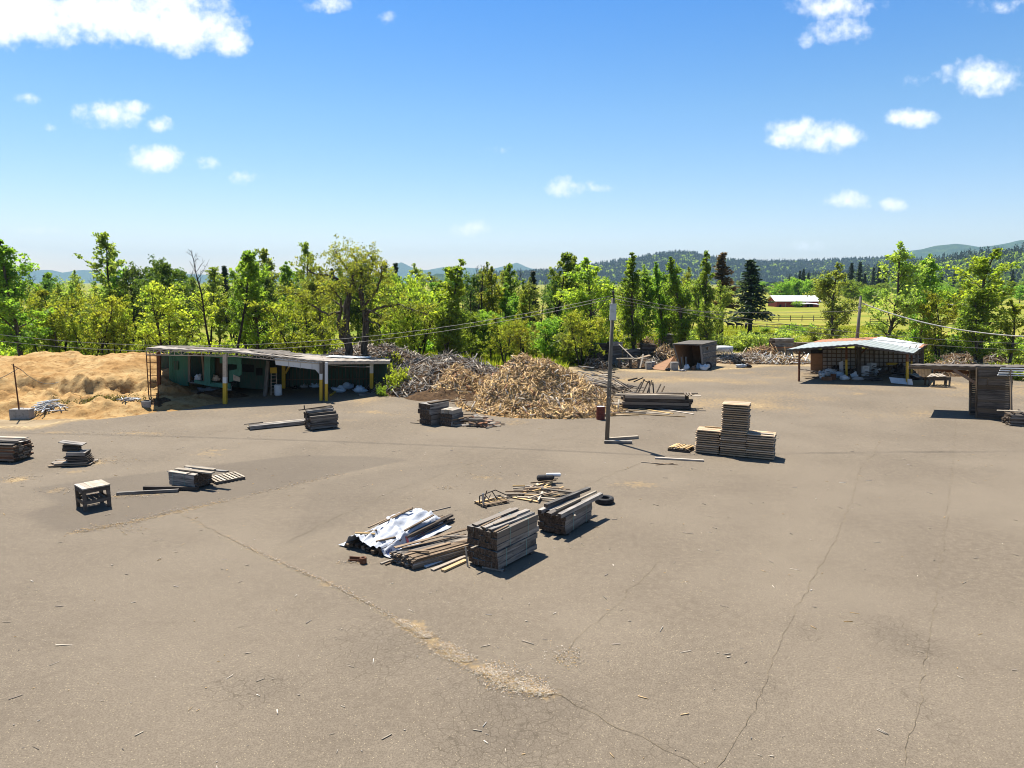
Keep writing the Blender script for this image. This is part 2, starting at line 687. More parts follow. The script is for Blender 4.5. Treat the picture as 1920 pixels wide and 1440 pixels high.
def sstep(a, b, x):
    t = np.clip((np.asarray(x, float) - a) / (b - a), 0, 1)
    return t * t * (3 - 2 * t)


def seg_dist(X, Y, pts):
    """distance from grid points to a polyline"""
    best = np.full(np.shape(X), 1e9)
    for (a, b) in zip(pts[:-1], pts[1:]):
        ax, ay, bx, by = a[0], a[1], b[0], b[1]
        dx, dy = bx - ax, by - ay
        tt = np.clip(((X - ax) * dx + (Y - ay) * dy) / (dx * dx + dy * dy + 1e-9), 0, 1)
        best = np.minimum(best, np.hypot(X - ax - tt * dx, Y - ay - tt * dy))
    return best


def in_poly(X, Y, poly):
    ins = np.zeros(np.shape(X), bool)
    n = len(poly)
    for i in range(n):
        x1, y1 = poly[i][0], poly[i][1]
        x2, y2 = poly[(i + 1) % n][0], poly[(i + 1) % n][1]
        c = ((y1 > Y) != (y2 > Y)) & (X < (x2 - x1) * (Y - y1) / (y2 - y1 + 1e-12) + x1)
        ins ^= c
    return ins


def Gs(*pp):
    return [G(a, b) for (a, b) in pp]


# ------------------------------------------------------------------ ground and pavement
t = NT('meadow')
oc = t.coord('Object')
n1 = t.noise(oc, .035, 5, .6)
n2 = t.noise(oc, .6, 5, .65)
n3 = t.noise(t.scale(oc, (.01, .09, 1)), 1.0, 3, .5)
c = t.mix(t.rng(n1, .38, .62), (.120, .160, .011), (.235, .215, .036))
c = t.mix(t.math('MULTIPLY', t.rng(n2, .4, .7), .55), c, (.085, .120, .011))
c = t.mix(t.math('MULTIPLY', t.rng(n3, .45, .62), .6), c, (.265, .23, .045))
t.pbr(c, .95, 0, t.bump(n2, .5, .3), .1)
add_mat('meadow', t)
gm = MB()
gx = np.array([-8900, -2500, -600, -150, 0, 150, 600, 2500, 8900.])
gy = np.array([-90, 0, 60, 150, 400, 1200, 4000, 9000, 15800.])
P = np.stack(np.meshgrid(gx, gy, indexing='ij') + [np.full((9, 9), -.03)], -1)
gm.grid(P)
tag(gm.build('ground', 'meadow'), kind='structure')

t = NT('dirt')
oc = t.coord('Object')
n1 = t.noise(oc, .35, 6, .6)
n2 = t.noise(oc, 5.0, 5, .7)
c = t.mix(t.rng(n1, .35, .65), (.20, .148, .088), (.27, .21, .13))
c = t.mix(t.math('MULTIPLY', t.rng(n2, .5, .75), .6), c, (.15, .115, .07))
t.pbr(c, .95, 0, t.bump(n2, .4, .05), .1)
add_mat('dirt', t)

EDGE = Gs((0, 797), (60, 800), (140, 785), (235, 775), (300, 768), (420, 720), (560, 705), (745, 735), (800, 722), (1000, 700), (1130, 690),
          (1200, 696), (1290, 694), (1400, 688), (1480, 684), (1600, 690), (1730, 693), (1800, 704), (1920, 712))
PAVE = [(-60, 6), (60, 6), (75, EDGE[-1].y + 1)] + [(p.x, p.y) for p in EDGE[::-1]] + [(-60, EDGE[0].y - 1)]
FARX = Gs((1400, 660), (1200, 662), (1080, 668))

dp = MB()
px = np.linspace(-62, 80, 72)
rows = []
for v in np.linspace(0, 1, 12):
    far = 74 + 17 * sstep(2, 30, px) + 3 * vnoise(px, px * 0, .15, 3)
    yv = 40 + (far - 40) * v
    rows.append(np.stack([px, yv, np.full_like(px, -.012)], -1))
dp.grid(np.stack(rows, 1))
tag(dp.build('dirt_ground', 'dirt'), kind='structure')

# the paved yard: one sheet, with the stains the yard has stored per vertex
STEP = .25
xs = np.arange(-50, 56.01, STEP)
ys = np.arange(6.5, 84, STEP)
X, Y = np.meshgrid(xs, ys, indexing='ij')
dE = seg_dist(X, Y, [(p.x, p.y) for p in EDGE])
ins = in_poly(X, Y, PAVE)
sd = np.where(ins, dE, -dE) + (vnoise(X, Y, .5, 2) - .5) * 2.2
CRACK_MAIN = Gs((330, 958), (450, 1020), (560, 1070), (640, 1105), (740, 1160), (800, 1195), (870, 1240), (940, 1270), (1030, 1300), (1120, 1340), (1200, 1385), (1290, 1425), (1330, 1445))
CRACKS = [CRACK_MAIN,
          Gs((1650, 822), (1640, 850), (1612, 880), (1600, 930), (1580, 980), (1562, 1020), (1533, 1070), (1505, 1120), (1470, 1190), (1440, 1270), (1420, 1310), (1390, 1370), (1362, 1412), (1340, 1450)),
          Gs((1793, 770), (1790, 820), (1785, 900), (1776, 960), (1770, 1030), (1760, 1080), (1746, 1180), (1735, 1240), (1725, 1320), (1710, 1380), (1695, 1446)),
          Gs((1250, 1040), (1180, 1105), (1160, 1135), (1110, 1175), (1080, 1200), (1055, 1235)),
          Gs((930, 1000), (880, 1040)),
          Gs((520, 1027), (640, 965), (740, 920), (880, 872), (960, 838), (1100, 815)),
          Gs((1060, 935), (1130, 895), (1210, 866)),
          Gs((1455, 1140), (1500, 1150), (1620, 1160))]
SEAMS = [Gs((1385, 895), (1300, 1010), (1230, 1070)), Gs((640, 1000), (700, 960)), Gs((0, 915), (110, 905)),
         Gs((420, 1040), (560, 1230), (660, 1345)), Gs((850, 1390), (960, 1330)), Gs((1480, 760), (1330, 840))]
PATCH = Gs((45, 965), (85, 988), (130, 1000), (330, 958), (480, 925), (640, 888), (770, 862), (700, 856), (560, 853), (400, 872), (250, 890), (120, 906), (60, 915), (85, 932), (108, 945), (75, 955))
dust = np.zeros_like(X)


def stain(px, py, rx, ry, k):
    global dust
    c = G(px, py)
    e1 = G(px + rx, py)
    e2 = G(px, py - ry)
    ax, ay = abs(e1.x - c.x), abs(e2.y - c.y)
    d2 = ((X - c.x) / ax) ** 2 + ((Y - c.y) / ay) ** 2
    dust = np.maximum(dust, k * np.exp(-d2 * 1.2) * np.clip(-.25 + 2.1 * vnoise(X, Y, 1.1, px * .01 + 3, 4), 0, 1.15))


mainS = Gs((750, 1165), (800, 1195), (870, 1240), (940, 1270), (1030, 1300))
dm = seg_dist(X, Y, mainS)
dust = np.maximum(dust, 1.0 * np.exp(-(dm / (.13 + .30 * vnoise(X, Y, .8, 41, 3))) ** 2) * (.45 + .9 * vnoise(X, Y, 1.3, 42, 3)))
dust = np.maximum(dust, .5 * np.exp(-(seg_dist(X, Y, CRACK_MAIN[:8]) / .16) ** 2))
dust = np.maximum(dust, .62 * np.exp(-(seg_dist(X, Y, Gs((130, 1000), (240, 980), (400, 945))) / .20) ** 2))
dust = np.maximum(dust, .36 * np.exp(-(seg_dist(X, Y, Gs((400, 945), (620, 895), (770, 862))) / .14) ** 2))
dust = np.maximum(dust, .6 * np.exp(-(seg_dist(X, Y, Gs((215, 930), (300, 925))) / .25) ** 2))
for s in [(780, 1172, 26, 10, .8), (610, 1095, 22, 7, .8), (1035, 1265, 55, 14, .45), (910, 893, 45, 9, .85), (1185, 908, 60, 8, .75), (1060, 1232, 20, 10, .6),
          (30, 900, 25, 9, .8), (110, 918, 28, 8, .7), (190, 865, 40, 8, .8), (140, 885, 30, 6, .6), (250, 815, 90, 8, .6), (400, 847, 42, 9, .85), (380, 852, 60, 12, .4),
          (690, 773, 70, 6, .65), (660, 790, 80, 8, .4), (740, 778, 25, 4, .6), (800, 808, 60, 9, .35), (960, 792, 40, 7, .6), (1600, 738, 40, 5, .6), (1690, 740, 30, 5, .4), (1230, 825, 40, 7, .35),
          (1530, 686, 60, 8, .5), (1400, 700, 90, 10, .5), (1820, 735, 22, 4, .6), (1570, 1255, 20, 10, .35), (1730, 775, 50, 5, .5), (1560, 745, 30, 4, .4), (520, 810, 70, 6, .4), (90, 812, 90, 8, .5), (1340, 1440, 40, 8, .7)]:
    stain(*s)
dust = np.maximum(dust, .9 * sstep(2.6, -.4, sd))
dust = np.maximum(dust, .72 * sstep(38, 54, Y) * vnoise(X, Y, .22, 5) ** 1.5 * 1.4)
alli = np.zeros_like(X)


def allig(px, py, rx, ry, k=1.0):
    global alli
    c = G(px, py)
    e1 = G(px + rx, py)
    e2 = G(px, py - ry)
    d2 = ((X - c.x) / abs(e1.x - c.x)) ** 2 + ((Y - c.y) / abs(e2.y - c.y)) ** 2
    alli = np.maximum(alli, k * np.exp(-d2))


for a in [(940, 1390, 140, 70), (980, 1320, 140, 50), (720, 1210, 120, 60, .8), (480, 1285, 110, 40, .7), (1690, 1195, 60, 45, .9), (1500, 1180, 40, 30, .5), (1740, 1330, 40, 70, .5), (1450, 1300, 60, 40, .4), (860, 1300, 60, 50, .6), (1240, 1400, 90, 40, .4)]:
    allig(*a)
patch = np.clip(.5 + np.where(in_poly(X, Y, [(p.x, p.y) for p in PATCH]), 1, -1) * seg_dist(X, Y, [(p.x, p.y) for p in PATCH + PATCH[:1]]) / .3, 0, 1)
DARK_AREA = Gs((590, 905), (760, 875), (860, 870), (800, 905), (620, 990), (530, 1026))  # second, fainter area of darker asphalt beside the patch
patch = np.maximum(patch, .45 * np.clip(.5 + np.where(in_poly(X, Y, [(p.x, p.y) for p in DARK_AREA]), 1, -1) * seg_dist(X, Y, [(p.x, p.y) for p in DARK_AREA + DARK_AREA[:1]]) / .5, 0, 1))

LANE = [(p.x, p.y) for p in CRACK_MAIN] + [(-60, 6), (-60, G(330, 958).y + 3)]
patch = np.maximum(patch, .16 * np.clip(.5 + np.where(in_poly(X, Y, LANE), 1, -1) * seg_dist(X, Y, [(p.x, p.y) for p in CRACK_MAIN]) / .3, 0, 1))
LANE2 = [(p.x, p.y) for p in CRACKS[1]] + [(p.x, p.y) for p in CRACKS[2][::-1]]
patch = np.maximum(patch, .13 * in_poly(X, Y, LANE2))
ux, uy = X * .93 - Y * .36, X * .36 + Y * .93          # wheel worn streaks run along the lanes
strk = vnoise(ux * .55, uy * .035, 1, 51, 4)
patch = np.maximum(patch, .17 * sstep(.58, .80, strk))
patch = np.maximum(patch, .28 * sstep(.64, .82, vnoise(X, Y, .33, 52, 4)))
patch = np.maximum(patch, .60 * alli)
t = NT('asphalt')
oc = t.coord('Object')
att = t.n.new('ShaderNodeAttribute')
att.attribute_name = 'stain'
sep = t.n.new('ShaderNodeSeparateXYZ')
t.l.new(att.outputs['Vector'], sep.inputs[0])
fine = t.noise(oc, 24.0, 5, .85)
mid = t.noise(oc, 4.5, 6, .65)
big = t.noise(oc, .16, 5, .6)
fib = t.voro(t.scale(oc, (13, 13, 13)), 1.0)
c = t.mix(t.rng(big, .32, .68), (.132, .107, .079), (.176, .145, .108))
c = t.mix(t.math('MULTIPLY', t.rng(mid, .35, .7), .55), c, (.200, .165, .122))
c = t.mix(t.math('MULTIPLY', t.rng(fine, .42, .60), .62), c, (.074, .059, .042))
c = t.mix(t.math('MULTIPLY', t.rng(fib, .20, .08), .75), c, (.34, .28, .185))
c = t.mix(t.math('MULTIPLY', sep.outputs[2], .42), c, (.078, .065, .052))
vw = t.n.new('ShaderNodeVectorMath')
vw.operation = 'ADD'
nzc = t.n.new('ShaderNodeTexNoise')
nzc.inputs['Scale'].default_value = 5
t.l.new(oc, nzc.inputs['Vector'])
t.l.new(t.scale(nzc.outputs['Color'], .12), vw.inputs[1])
t.l.new(oc, vw.inputs[0])
ck = t.voro(vw.outputs[0], 5.2, 'DISTANCE_TO_EDGE')
ck2 = t.voro(vw.outputs[0], 2.3, 'DISTANCE_TO_EDGE')
am = t.math('MULTIPLY', t.rng(sep.outputs[1], .3, .62), t.rng(mid, .30, .55))
c = t.mix(t.math('MULTIPLY', t.math('MULTIPLY', t.rng(ck, .055, .012), am), .55), c, (.055, .043, .030))
c = t.mix(t.math('MULTIPLY', t.math('MULTIPLY', t.rng(ck2, .022, .008), t.rng(sep.outputs[1], .1, .4)), .5), c, (.06, .048, .034))
dn = t.math('ADD', sep.outputs[0], t.math('MULTIPLY', t.math('SUBTRACT', mid, .5), 1.5))
dn2 = t.math('ADD', dn, t.math('MULTIPLY', t.math('SUBTRACT', fine, .5), .7))
c = t.mix(t.math('MULTIPLY', t.rng(dn2, .30, .75), .88), c, (.225, .160, .085))
c = t.mix(t.math('MULTIPLY', t.rng(dn2, .68, 1.15), .9), c, (.40, .315, .17))
t.pbr(c, .92, 0, t.bump(fine, .35, .012), .12)
add_mat('asphalt', t)

keep = sd > 0
nx, ny = X.shape
idx = np.arange(nx * ny).reshape(nx, ny)
F = np.stack([idx[:-1, :-1], idx[1:, :-1], idx[1:, 1:], idx[:-1, 1:]], -1)
kf = keep[:-1, :-1] | keep[1:, :-1] | keep[1:, 1:] | keep[:-1, 1:]
F = F[kf]
Z = (vnoise(X, Y, .12, 9, 3) - .5) * .05 + (vnoise(X, Y, .9, 4, 2) - .5) * .006
Z -= Z.max()
Z += .0
V = np.stack([X, Y, Z * .2], -1).reshape(-1, 3)
used = np.zeros(len(V), bool)
used[F.ravel()] = True
remap = np.cumsum(used) - 1
pave = fast_mesh('pavement', V[used], remap[F], 'asphalt', smooth=True)
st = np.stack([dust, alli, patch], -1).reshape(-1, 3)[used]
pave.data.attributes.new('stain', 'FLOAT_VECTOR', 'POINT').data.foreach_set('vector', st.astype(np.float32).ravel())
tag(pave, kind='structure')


def jag(pts, step, amp, seed):
    out = []
    k = 0
    for a, b in zip(pts[:-1], pts[1:]):
        d = b - a
        n = max(1, int(d.length / step))
        side = Vector((-d.y, d.x, 0)).normalized()
        for i in range(n):
            p = a + d * (i / n)
            out.append(p + side * amp * (2 * mnoise.noise(Vector((k * .37, seed * 9.1, 0))) + .7 * mnoise.noise(Vector((k * 1.9, seed * 3.3, 5)))))
            k += 1
    out.append(pts[-1])
    return out


t = NT('crack_fill')
n = t.noise(t.coord('Object'), 3.0, 5, .7)
t.pbr(t.mix(t.rng(n, .4, .6), (.075, .060, .043), (.19, .15, .095)), .95, 0, None, .05)
add_mat('crack_fill', t)
cr = MB()
for i, (cl, w) in enumerate([(c, (.010, .0062, .0056, .006, .005, .0075, .008, .004)[q]) for q, c in enumerate(CRACKS)] + [(s, .0) for s in SEAMS]):
    if w == 0:
        continue
    pp = jag(cl, .22, .075, i)
    vs, fs = [], []
    for k, p in enumerate(pp):
        d = (pp[min(k + 1, len(pp) - 1)] - pp[max(k - 1, 0)]).normalized()
        s = Vector((-d.y, d.x, 0))
        ww = w * (.45 + 1.1 * abs(mnoise.noise(Vector((k * .51, i * 4.7, 2))))) * (1 if 0 < k < len(pp) - 1 else .1)
        vs += [tuple(p + s * ww + Vector((0, 0, .006))), tuple(p - s * ww + Vector((0, 0, .006)))]
        if k:
            fs.append([2 * k - 2, 2 * k - 1, 2 * k + 1, 2 * k])
    cr.add(vs, fs)
tag(cr.build('pavement_cracks', 'crack_fill'), kind='structure')


# wood chips and splinters lying about the yard
def ground_z(x, y):
    return 0.004


def chips(n, xy, lmin, lmax, wmin, wmax, name, mats, label, seed=1, zmax=.0):
    r = np.random.default_rng(seed)
    n = len(xy)
    L = lmin + (lmax - lmin) * r.random(n) ** 2.2
    W = r.uniform(wmin, wmax, n)
    T = np.minimum(W * .6, .012)
    a = r.uniform(0, 2 * math.pi, n)
    Xd = np.stack([np.cos(a), np.sin(a), r.normal(0, .05, n)], -1)
    N = np.stack([r.normal(0, .12, n), r.normal(0, .12, n), np.ones(n)], -1)
    C = np.stack([xy[:, 0], xy[:, 1], T / 2 + .004 + r.random(n) * zmax], -1)
    o = slats_object(name, C, Xd, nrmz(N), L, W, T, mats, r.integers(0, len(mats), n))
    return tag(o, label, 'wood chips', None, 'stuff')


r = np.random.default_rng(3)
xy = np.stack([r.uniform(-34, 40, 2300), 9 + 48 * r.random(2300) ** 1.25], -1)
xy = xy[in_poly(xy[:, 0], xy[:, 1], PAVE)]
chips(0, xy, .025, .26, .006, .020, 'wood_chips', ['wood_pale', 'wood_tan', 'wood_pale', 'wood_grey'], 'loose pale wood splinters strewn across the asphalt yard', 5)
big = [(1286, 1222), (1521, 1107), (1450, 1100), (484, 1304), (643, 1325), (948, 1408), (911, 1392), (895, 1370), (725, 1382), (987, 1165), (1366, 1232), (1530, 935), (1690, 936), (1290, 1000), (1490, 1068), (640, 1180), (770, 1145), (430, 1270), (560, 1230), (1180, 1165), (735, 1094), (463, 1060), (520, 1335),
       (1040, 1150), (990, 1205), (1240, 1180), (1800, 1270), (1720, 1080), (1880, 1020), (1580, 905), (250, 1130), (120, 1210), (330, 1100), (210, 1060), (700, 1240), (1340, 990), (1150, 1060), (840, 1130), (880, 925), (1060, 890), (1340, 930), (60, 1090)]
xb = np.array([[G(a, b_).x, G(a, b_).y] for a, b_ in big])
chips(0, xb, .08, .40, .010, .028, 'bright_splinters', ['wood_white', 'wood_white', 'wood_pale'], 'larger whitish splinters lying singly on the near asphalt', 17)
# shavings gathered along the crack
pts = mainS
NS = 11000
seg = r.choice(len(pts) - 1, NS, p=[.10, .22, .28, .40])
tt = r.random(NS)
ss = seg + tt
wt = np.interp(ss, [0, .6, 1.0, 1.6, 2.2, 3.0, 3.5, 4.0], [.05, .10, .09, .17, .12, .24, .20, .06])
base = np.array([[pts[s].lerp(pts[s + 1], q).x, pts[s].lerp(pts[s + 1], q).y] for s, q in zip(seg, tt)])
off = r.normal(0, 1, (NS, 2)) * wt[:, None]
s1 = base + off
s1 = s1[vnoise(s1[:, 0], s1[:, 1], 1.7, 3, 3) + r.normal(0, .07, NS) > .40]
cl = CRACK_MAIN[1:6]
seg = r.integers(0, len(cl) - 1, 900)
tt = r.random(900)
s2 = np.array([[cl[s].lerp(cl[s + 1], q).x, cl[s].lerp(cl[s + 1], q).y] for s, q in zip(seg, tt)]) + r.normal(0, .06, (900, 2))
c0 = G(1062, 1232)
s3 = np.array([[c0.x, c0.y]]) + r.normal(0, .22, (260, 2))
chips(0, np.concatenate([s1, s2, s3]), .012, .065, .005, .014, 'wood_shavings', ['wood_white', 'wood_pale', 'wood_tan'], 'pale wood shavings gathered along the long crack in the asphalt', 6, .03)
cl = Gs((140, 998), (240, 980), (330, 958), (420, 940), (640, 888))
seg = np.minimum((r.random(1500) ** 1.5 * 4).astype(int), 3)
tt = r.random(1500)
s4 = np.array([[cl[s].lerp(cl[s + 1], q).x, cl[s].lerp(cl[s + 1], q).y] for s, q in zip(seg, tt)]) + r.normal(0, .16, (1500, 2)) * (.3 + 1.5 * r.random((1500, 1)))
extra = []
for (px_, py_, sx_, sy_, n_) in [(30, 898, .7, .4, 200), (190, 865, 1.0, .5, 240), (115, 918, .6, .3, 150), (245, 930, .9, .25, 220), (250, 995, .25, .2, 60), (250, 812, 2.6, .6, 240), (910, 892, .8, .4, 90), (835, 915, .35, .25, 70), (960, 793, 1.2, .5, 150), (665, 1053, .22, .1, 110), (1290, 880, .4, .3, 40), (700, 775, 3, .5, 160)]:
    c0 = G(px_, py_)
    extra.append(np.array([[c0.x, c0.y]]) + r.normal(0, 1, (n_, 2)) * np.array([[sx_, sy_]]))
chips(0, np.concatenate([s4] + extra), .015, .09, .006, .020, 'sawdust_litter', ['wood_pale', 'wood_tan', 'wood_pale'], 'pale sawdust and shavings along the dark asphalt patch and stacks', 8, .02)

# ------------------------------------------------------------------ hills and haze
t = NT('forest_slope')
oc = t.coord('Object')
n1 = t.noise(oc, .012, 6, .6)
n2 = t.noise(oc, .05, 5, .7)
c = t.mix(t.rng(n1, .4, .65), (.022, .050, .022), (.055, .092, .030))
c = t.mix(t.math('MULTIPLY', t.rng(n2, .45, .7), .7), c, (.014, .030, .018))
t.pbr(c, .95, 0, t.bump(n2, 1.0, 12), .05)
add_mat('forest_slope', t)


def hill(name, prof, Y0, depth, seed, rough=.10, nu=120, nv=14):
    """ridge whose crest follows the profile (pixel x, pixel y) at distance Y0"""
    xs_ = np.array([D(p[0], p[1], Y0).x for p in prof])
    zs_ = np.array([max(D(p[0], p[1], Y0).z, 2) for p in prof])
    xx = np.linspace(xs_[0], xs_[-1], nu)
    zz = np.interp(xx, xs_, zs_)
    rows = []
    for v in np.linspace(-1, 1, nv):
        yy_ = Y0 + v * depth
        k = 1 - abs(v) ** 1.25
        h = zz * k * (1 + rough * 2 * (vnoise(xx, np.full_like(xx, yy_), 3.0 / depth, seed, 5) - .5) * (1 if abs(v) > .08 else .25))
        rows.append(np.stack([xx * (1 + 0 * v), np.full_like(xx, yy_), np.maximum(h, 0) - 2 + 2 * (k > 0) - .5], -1))
    b = MB()
    b.grid(np.stack(rows, 1))
    o = b.build(name, 'forest_slope', smooth=True)
    return tag(o, kind='structure'), (xs_, zs_, Y0, depth)


hill('mountains', [(-120, 500), (0, 512), (60, 508), (90, 505), (115, 516), (140, 508), (160, 505), (200, 512), (260, 517), (330, 512), (430, 516), (520, 512), (600, 515), (690, 518), (735, 500), (752, 490), (775, 502), (800, 506), (830, 500), (880, 501), (920, 504), (950, 497), (970, 491), (990, 501), (1020, 507), (1090, 512), (1200, 514), (1500, 508), (1700, 512)], 13500, 1500, 1, .05, 220)
hill('mountain_ridge', [(1350, 505), (1420, 496), (1500, 489), (1520, 487), (1540, 491), (1610, 486), (1660, 480), (1700, 469), (1740, 464), (1765, 457), (1782, 455), (1800, 457), (1825, 461), (1870, 457), (1900, 452), (1925, 446), (2000, 440), (2100, 455)], 7200, 1300, 2, .05, 160)
hill('hills', [(820, 512), (900, 516), (990, 514), (1060, 508), (1110, 500), (1150, 494), (1200, 487), (1225, 481), (1260, 477), (1290, 477), (1320, 484), (1360, 492), (1410, 494), (1500, 494), (1600, 490), (1690, 488), (1760, 500), (1830, 506), (1950, 512)], 4300, 900, 3, .08, 200)
_, HN = hill('hill', [(1480, 527), (1560, 522), (1640, 510), (1700, 504), (1740, 496), (1790, 488), (1830, 480), (1880, 478), (1930, 470), (2040, 462), (2200, 480)], 1900, 620, 4, .06, 120)

hz = MB()
hz.box((0, 7900, 330), (17980, 16000, 668))
t = NT('haze_air')
pv = t.n.new('ShaderNodeVolumePrincipled')
pv.inputs['Color'].default_value = (.40, .62, .80, 1)
pv.inputs['Density'].default_value = .62e-4
pv.inputs['Anisotropy'].default_value = 0.0
t.l.new(pv.outputs[0], t.out.inputs['Volume'])
add_mat('haze_air', t)
tag(hz.build('haze', 'haze_air'), kind='stuff')
# ------------------------------------------------------------------ trees
def leaf_arrays(C, size, r, up=.5, aspect=.62, droop=None):
    n = len(C)
    N = nrmz(r.normal(0, 1, (n, 3)) + np.array([0, 0, up]))
    A = r.normal(0, 1, (n, 3))
    if droop is not None:
        A = A * .35 + droop
    Tt = nrmz(A - N * np.sum(A * N, -1, keepdims=True))
    B = np.cross(N, Tt)
    s = np.broadcast_to(np.asarray(size), (n,))[:, None]
    V = np.stack([C - Tt * s * .5, C + B * s * .5 * aspect - Tt * s * .05, C + Tt * s * .5, C - B * s * .5 * aspect - Tt * s * .05], 1).reshape(-1, 3)
    F = np.arange(4 * n).reshape(n, 4)
    return V, F


def clump_leaves(cents, rad, per, r, flat=.6):
    k = len(cents)
    m = r.normal(0, 1, (k, per, 3))
    m = m / np.maximum(np.linalg.norm(m, axis=-1, keepdims=True), 1e-6) * (r.random((k, per, 1)) ** .5)
    m[..., 2] *= flat
    rr = np.broadcast_to(np.asarray(rad), (k,))[:, None, None]
    return (cents[:, None, :] + m * rr).reshape(-1, 3)


def curve(p, d, L, n, r, wob, lift=0.0):
    pts = [np.array(p, float)]
    d = np.array(d, float)
    for i in range(n):
        d = d + r.normal(0, wob, 3) + np.array([0, 0, lift])
        d = d / np.linalg.norm(d)
        pts.append(pts[-1] + d * L / n)
    return pts


def make_tree(label, cat, kind, seed, leafmat, barkmat='bark', h=11.0, rad=2.2, base=.2, nlimb=26, per=26, leaf=.30, clump=.55, trunks=1,
              ascend=.7, trunk_r=.16, prof='oval', wob=.12, name='tree', fill=.86, sub=4):
    """builds one tree of its kind at the origin: root > trunk, crown"""
    r = np.random.default_rng(seed)
    tb = MB()
    cents, crad, keepw = [], [], []
    for ti in range(trunks):
        lean = r.normal(0, .04 if trunks == 1 else .22, 3)
        lean[2] = 1
        if kind == 'poplar':
            lean[:2] *= .4
        b0 = r.normal(0, .0 if trunks == 1 else .22, 3)
        b0[2] = -.05
        H = h * (1 if ti == 0 else r.uniform(.72, .95))
        tp = curve(b0, lean, H * .96, 12, r, .045 if kind != 'ash' else .11, .02)
        tr = [trunk_r * (1 if trunks == 1 else .72) * (1 - .93 * (i / 12)) ** .85 + .012 for i in range(13)]
        tr[0] *= 1.35
        tb.tube([tuple(p) for p in tp], tr, 8)
        for li in range(int(nlimb / trunks) + 1):
            f = base + (1 - base) * ((li + r.random()) / (nlimb / trunks + 1)) ** .95
            f = min(f, .985)
            q = f * 12
            i0 = min(int(q), 11)
            p = tp[i0] + (tp[i0 + 1] - tp[i0]) * (q - i0)
            g = (f - base) / (1 - base)
            if prof == 'oval':
                e = math.sin(math.pi * min(1, .14 + .86 * g)) ** .75
            elif prof == 'spire':
                e = min(1.0, (1 - g) * 1.75) ** .85 * min(1, .45 + 3 * g) * (.86 + .14 * math.sin(g * 17 + seed))
            elif prof == 'cone':
                e = (1 - g) ** .8 * .95 + .06
            elif prof == 'round':
                e = math.sqrt(max(0, 1 - (2 * g - .85) ** 2 * .95)) if (2 * g - .85) ** 2 < 1 else .2
            elif prof == 'top':
                e = math.sin(math.pi * min(1, .2 + .8 * g)) ** .6
            else:
                e = .8 * (1 - abs(g - .35)) + .1
            L = rad * max(.12, e) * r.uniform(.6, 1.3)
            tipk = .38 + .62 * min(1, e * 1.5) if kind != 'ash' else .9
            kw = min(1, max(.16, e * 1.9)) if kind != 'ash' else 1
            az = r.uniform(0, 2 * math.pi)
            up = ascend * r.uniform(.7, 1.3)
            d = np.array([math.cos(az), math.sin(az), up])
            d /= np.linalg.norm(d)
            lp = curve(p, d, L * (1.1 if up < 1 else 1.35), 5, r, wob, .03)
            lr0 = max(.012, tr[i0] * .42)
            tb.tube([tuple(x) for x in lp], [lr0 * (1 - .85 * k / 5) + .004 for k in range(6)], 5, cap=False)
            if per == 0:
                for sidx in range(3):
                    sp = curve(lp[2 + sidx], d + r.normal(0, .6, 3), L * .4, 3, r, .2, .05)
                    tb.tube([tuple(x) for x in sp], [.016, .012, .008, .004], 4, cap=False)
                continue
            for k in range(2, 6):
                cents.append(lp[k] + r.normal(0, .12, 3))
                crad.append(clump * r.uniform(.6, 1.2) * tipk)
                keepw.append(kw)
            for sidx in range(sub):
                k = 1 + sidx % 4
                sd_ = d + r.normal(0, .75, 3)
                sp = curve(lp[k + 1], sd_, L * r.uniform(.25, .55), 3, r, .2, .04)
                tb.tube([tuple(x) for x in sp], [lr0 * .35 + .004, .014, .009, .004], 4, cap=False)
                cents.append(sp[2])
                crad.append(clump * r.uniform(.5, 1.0) * tipk)
                cents.append(sp[3])
                crad.append(clump * r.uniform(.6, 1.25) * tipk)
                keepw += [kw, kw]
        if per:
            cents.append(tp[12])
            crad.append(clump * .3)
            keepw.append(1)
    root = thing(name, (0, 0, 0), 0, label, cat)
    tb.build('trunk', barkmat, root, smooth=True)
    if per:
        cents = np.array(cents)
        keepc = r.random(len(cents)) < fill * np.array(keepw)
        cents, crad = cents[keepc], np.array(crad)[keepc]
        C = clump_leaves(cents, crad, max(1, int(per * 1.02)), r, .55 if kind in ('ash',) else .75)
        V, F = leaf_arrays(C, leaf * .88 * r.uniform(.5, 1.45, len(C)), r, .3)
        V[:, 2] = np.maximum(V[:, 2], .05)
        fast_mesh('crown', V, F, leafmat, parent=root)
    root['h0'] = 0.0
    del root['h0']
    return root


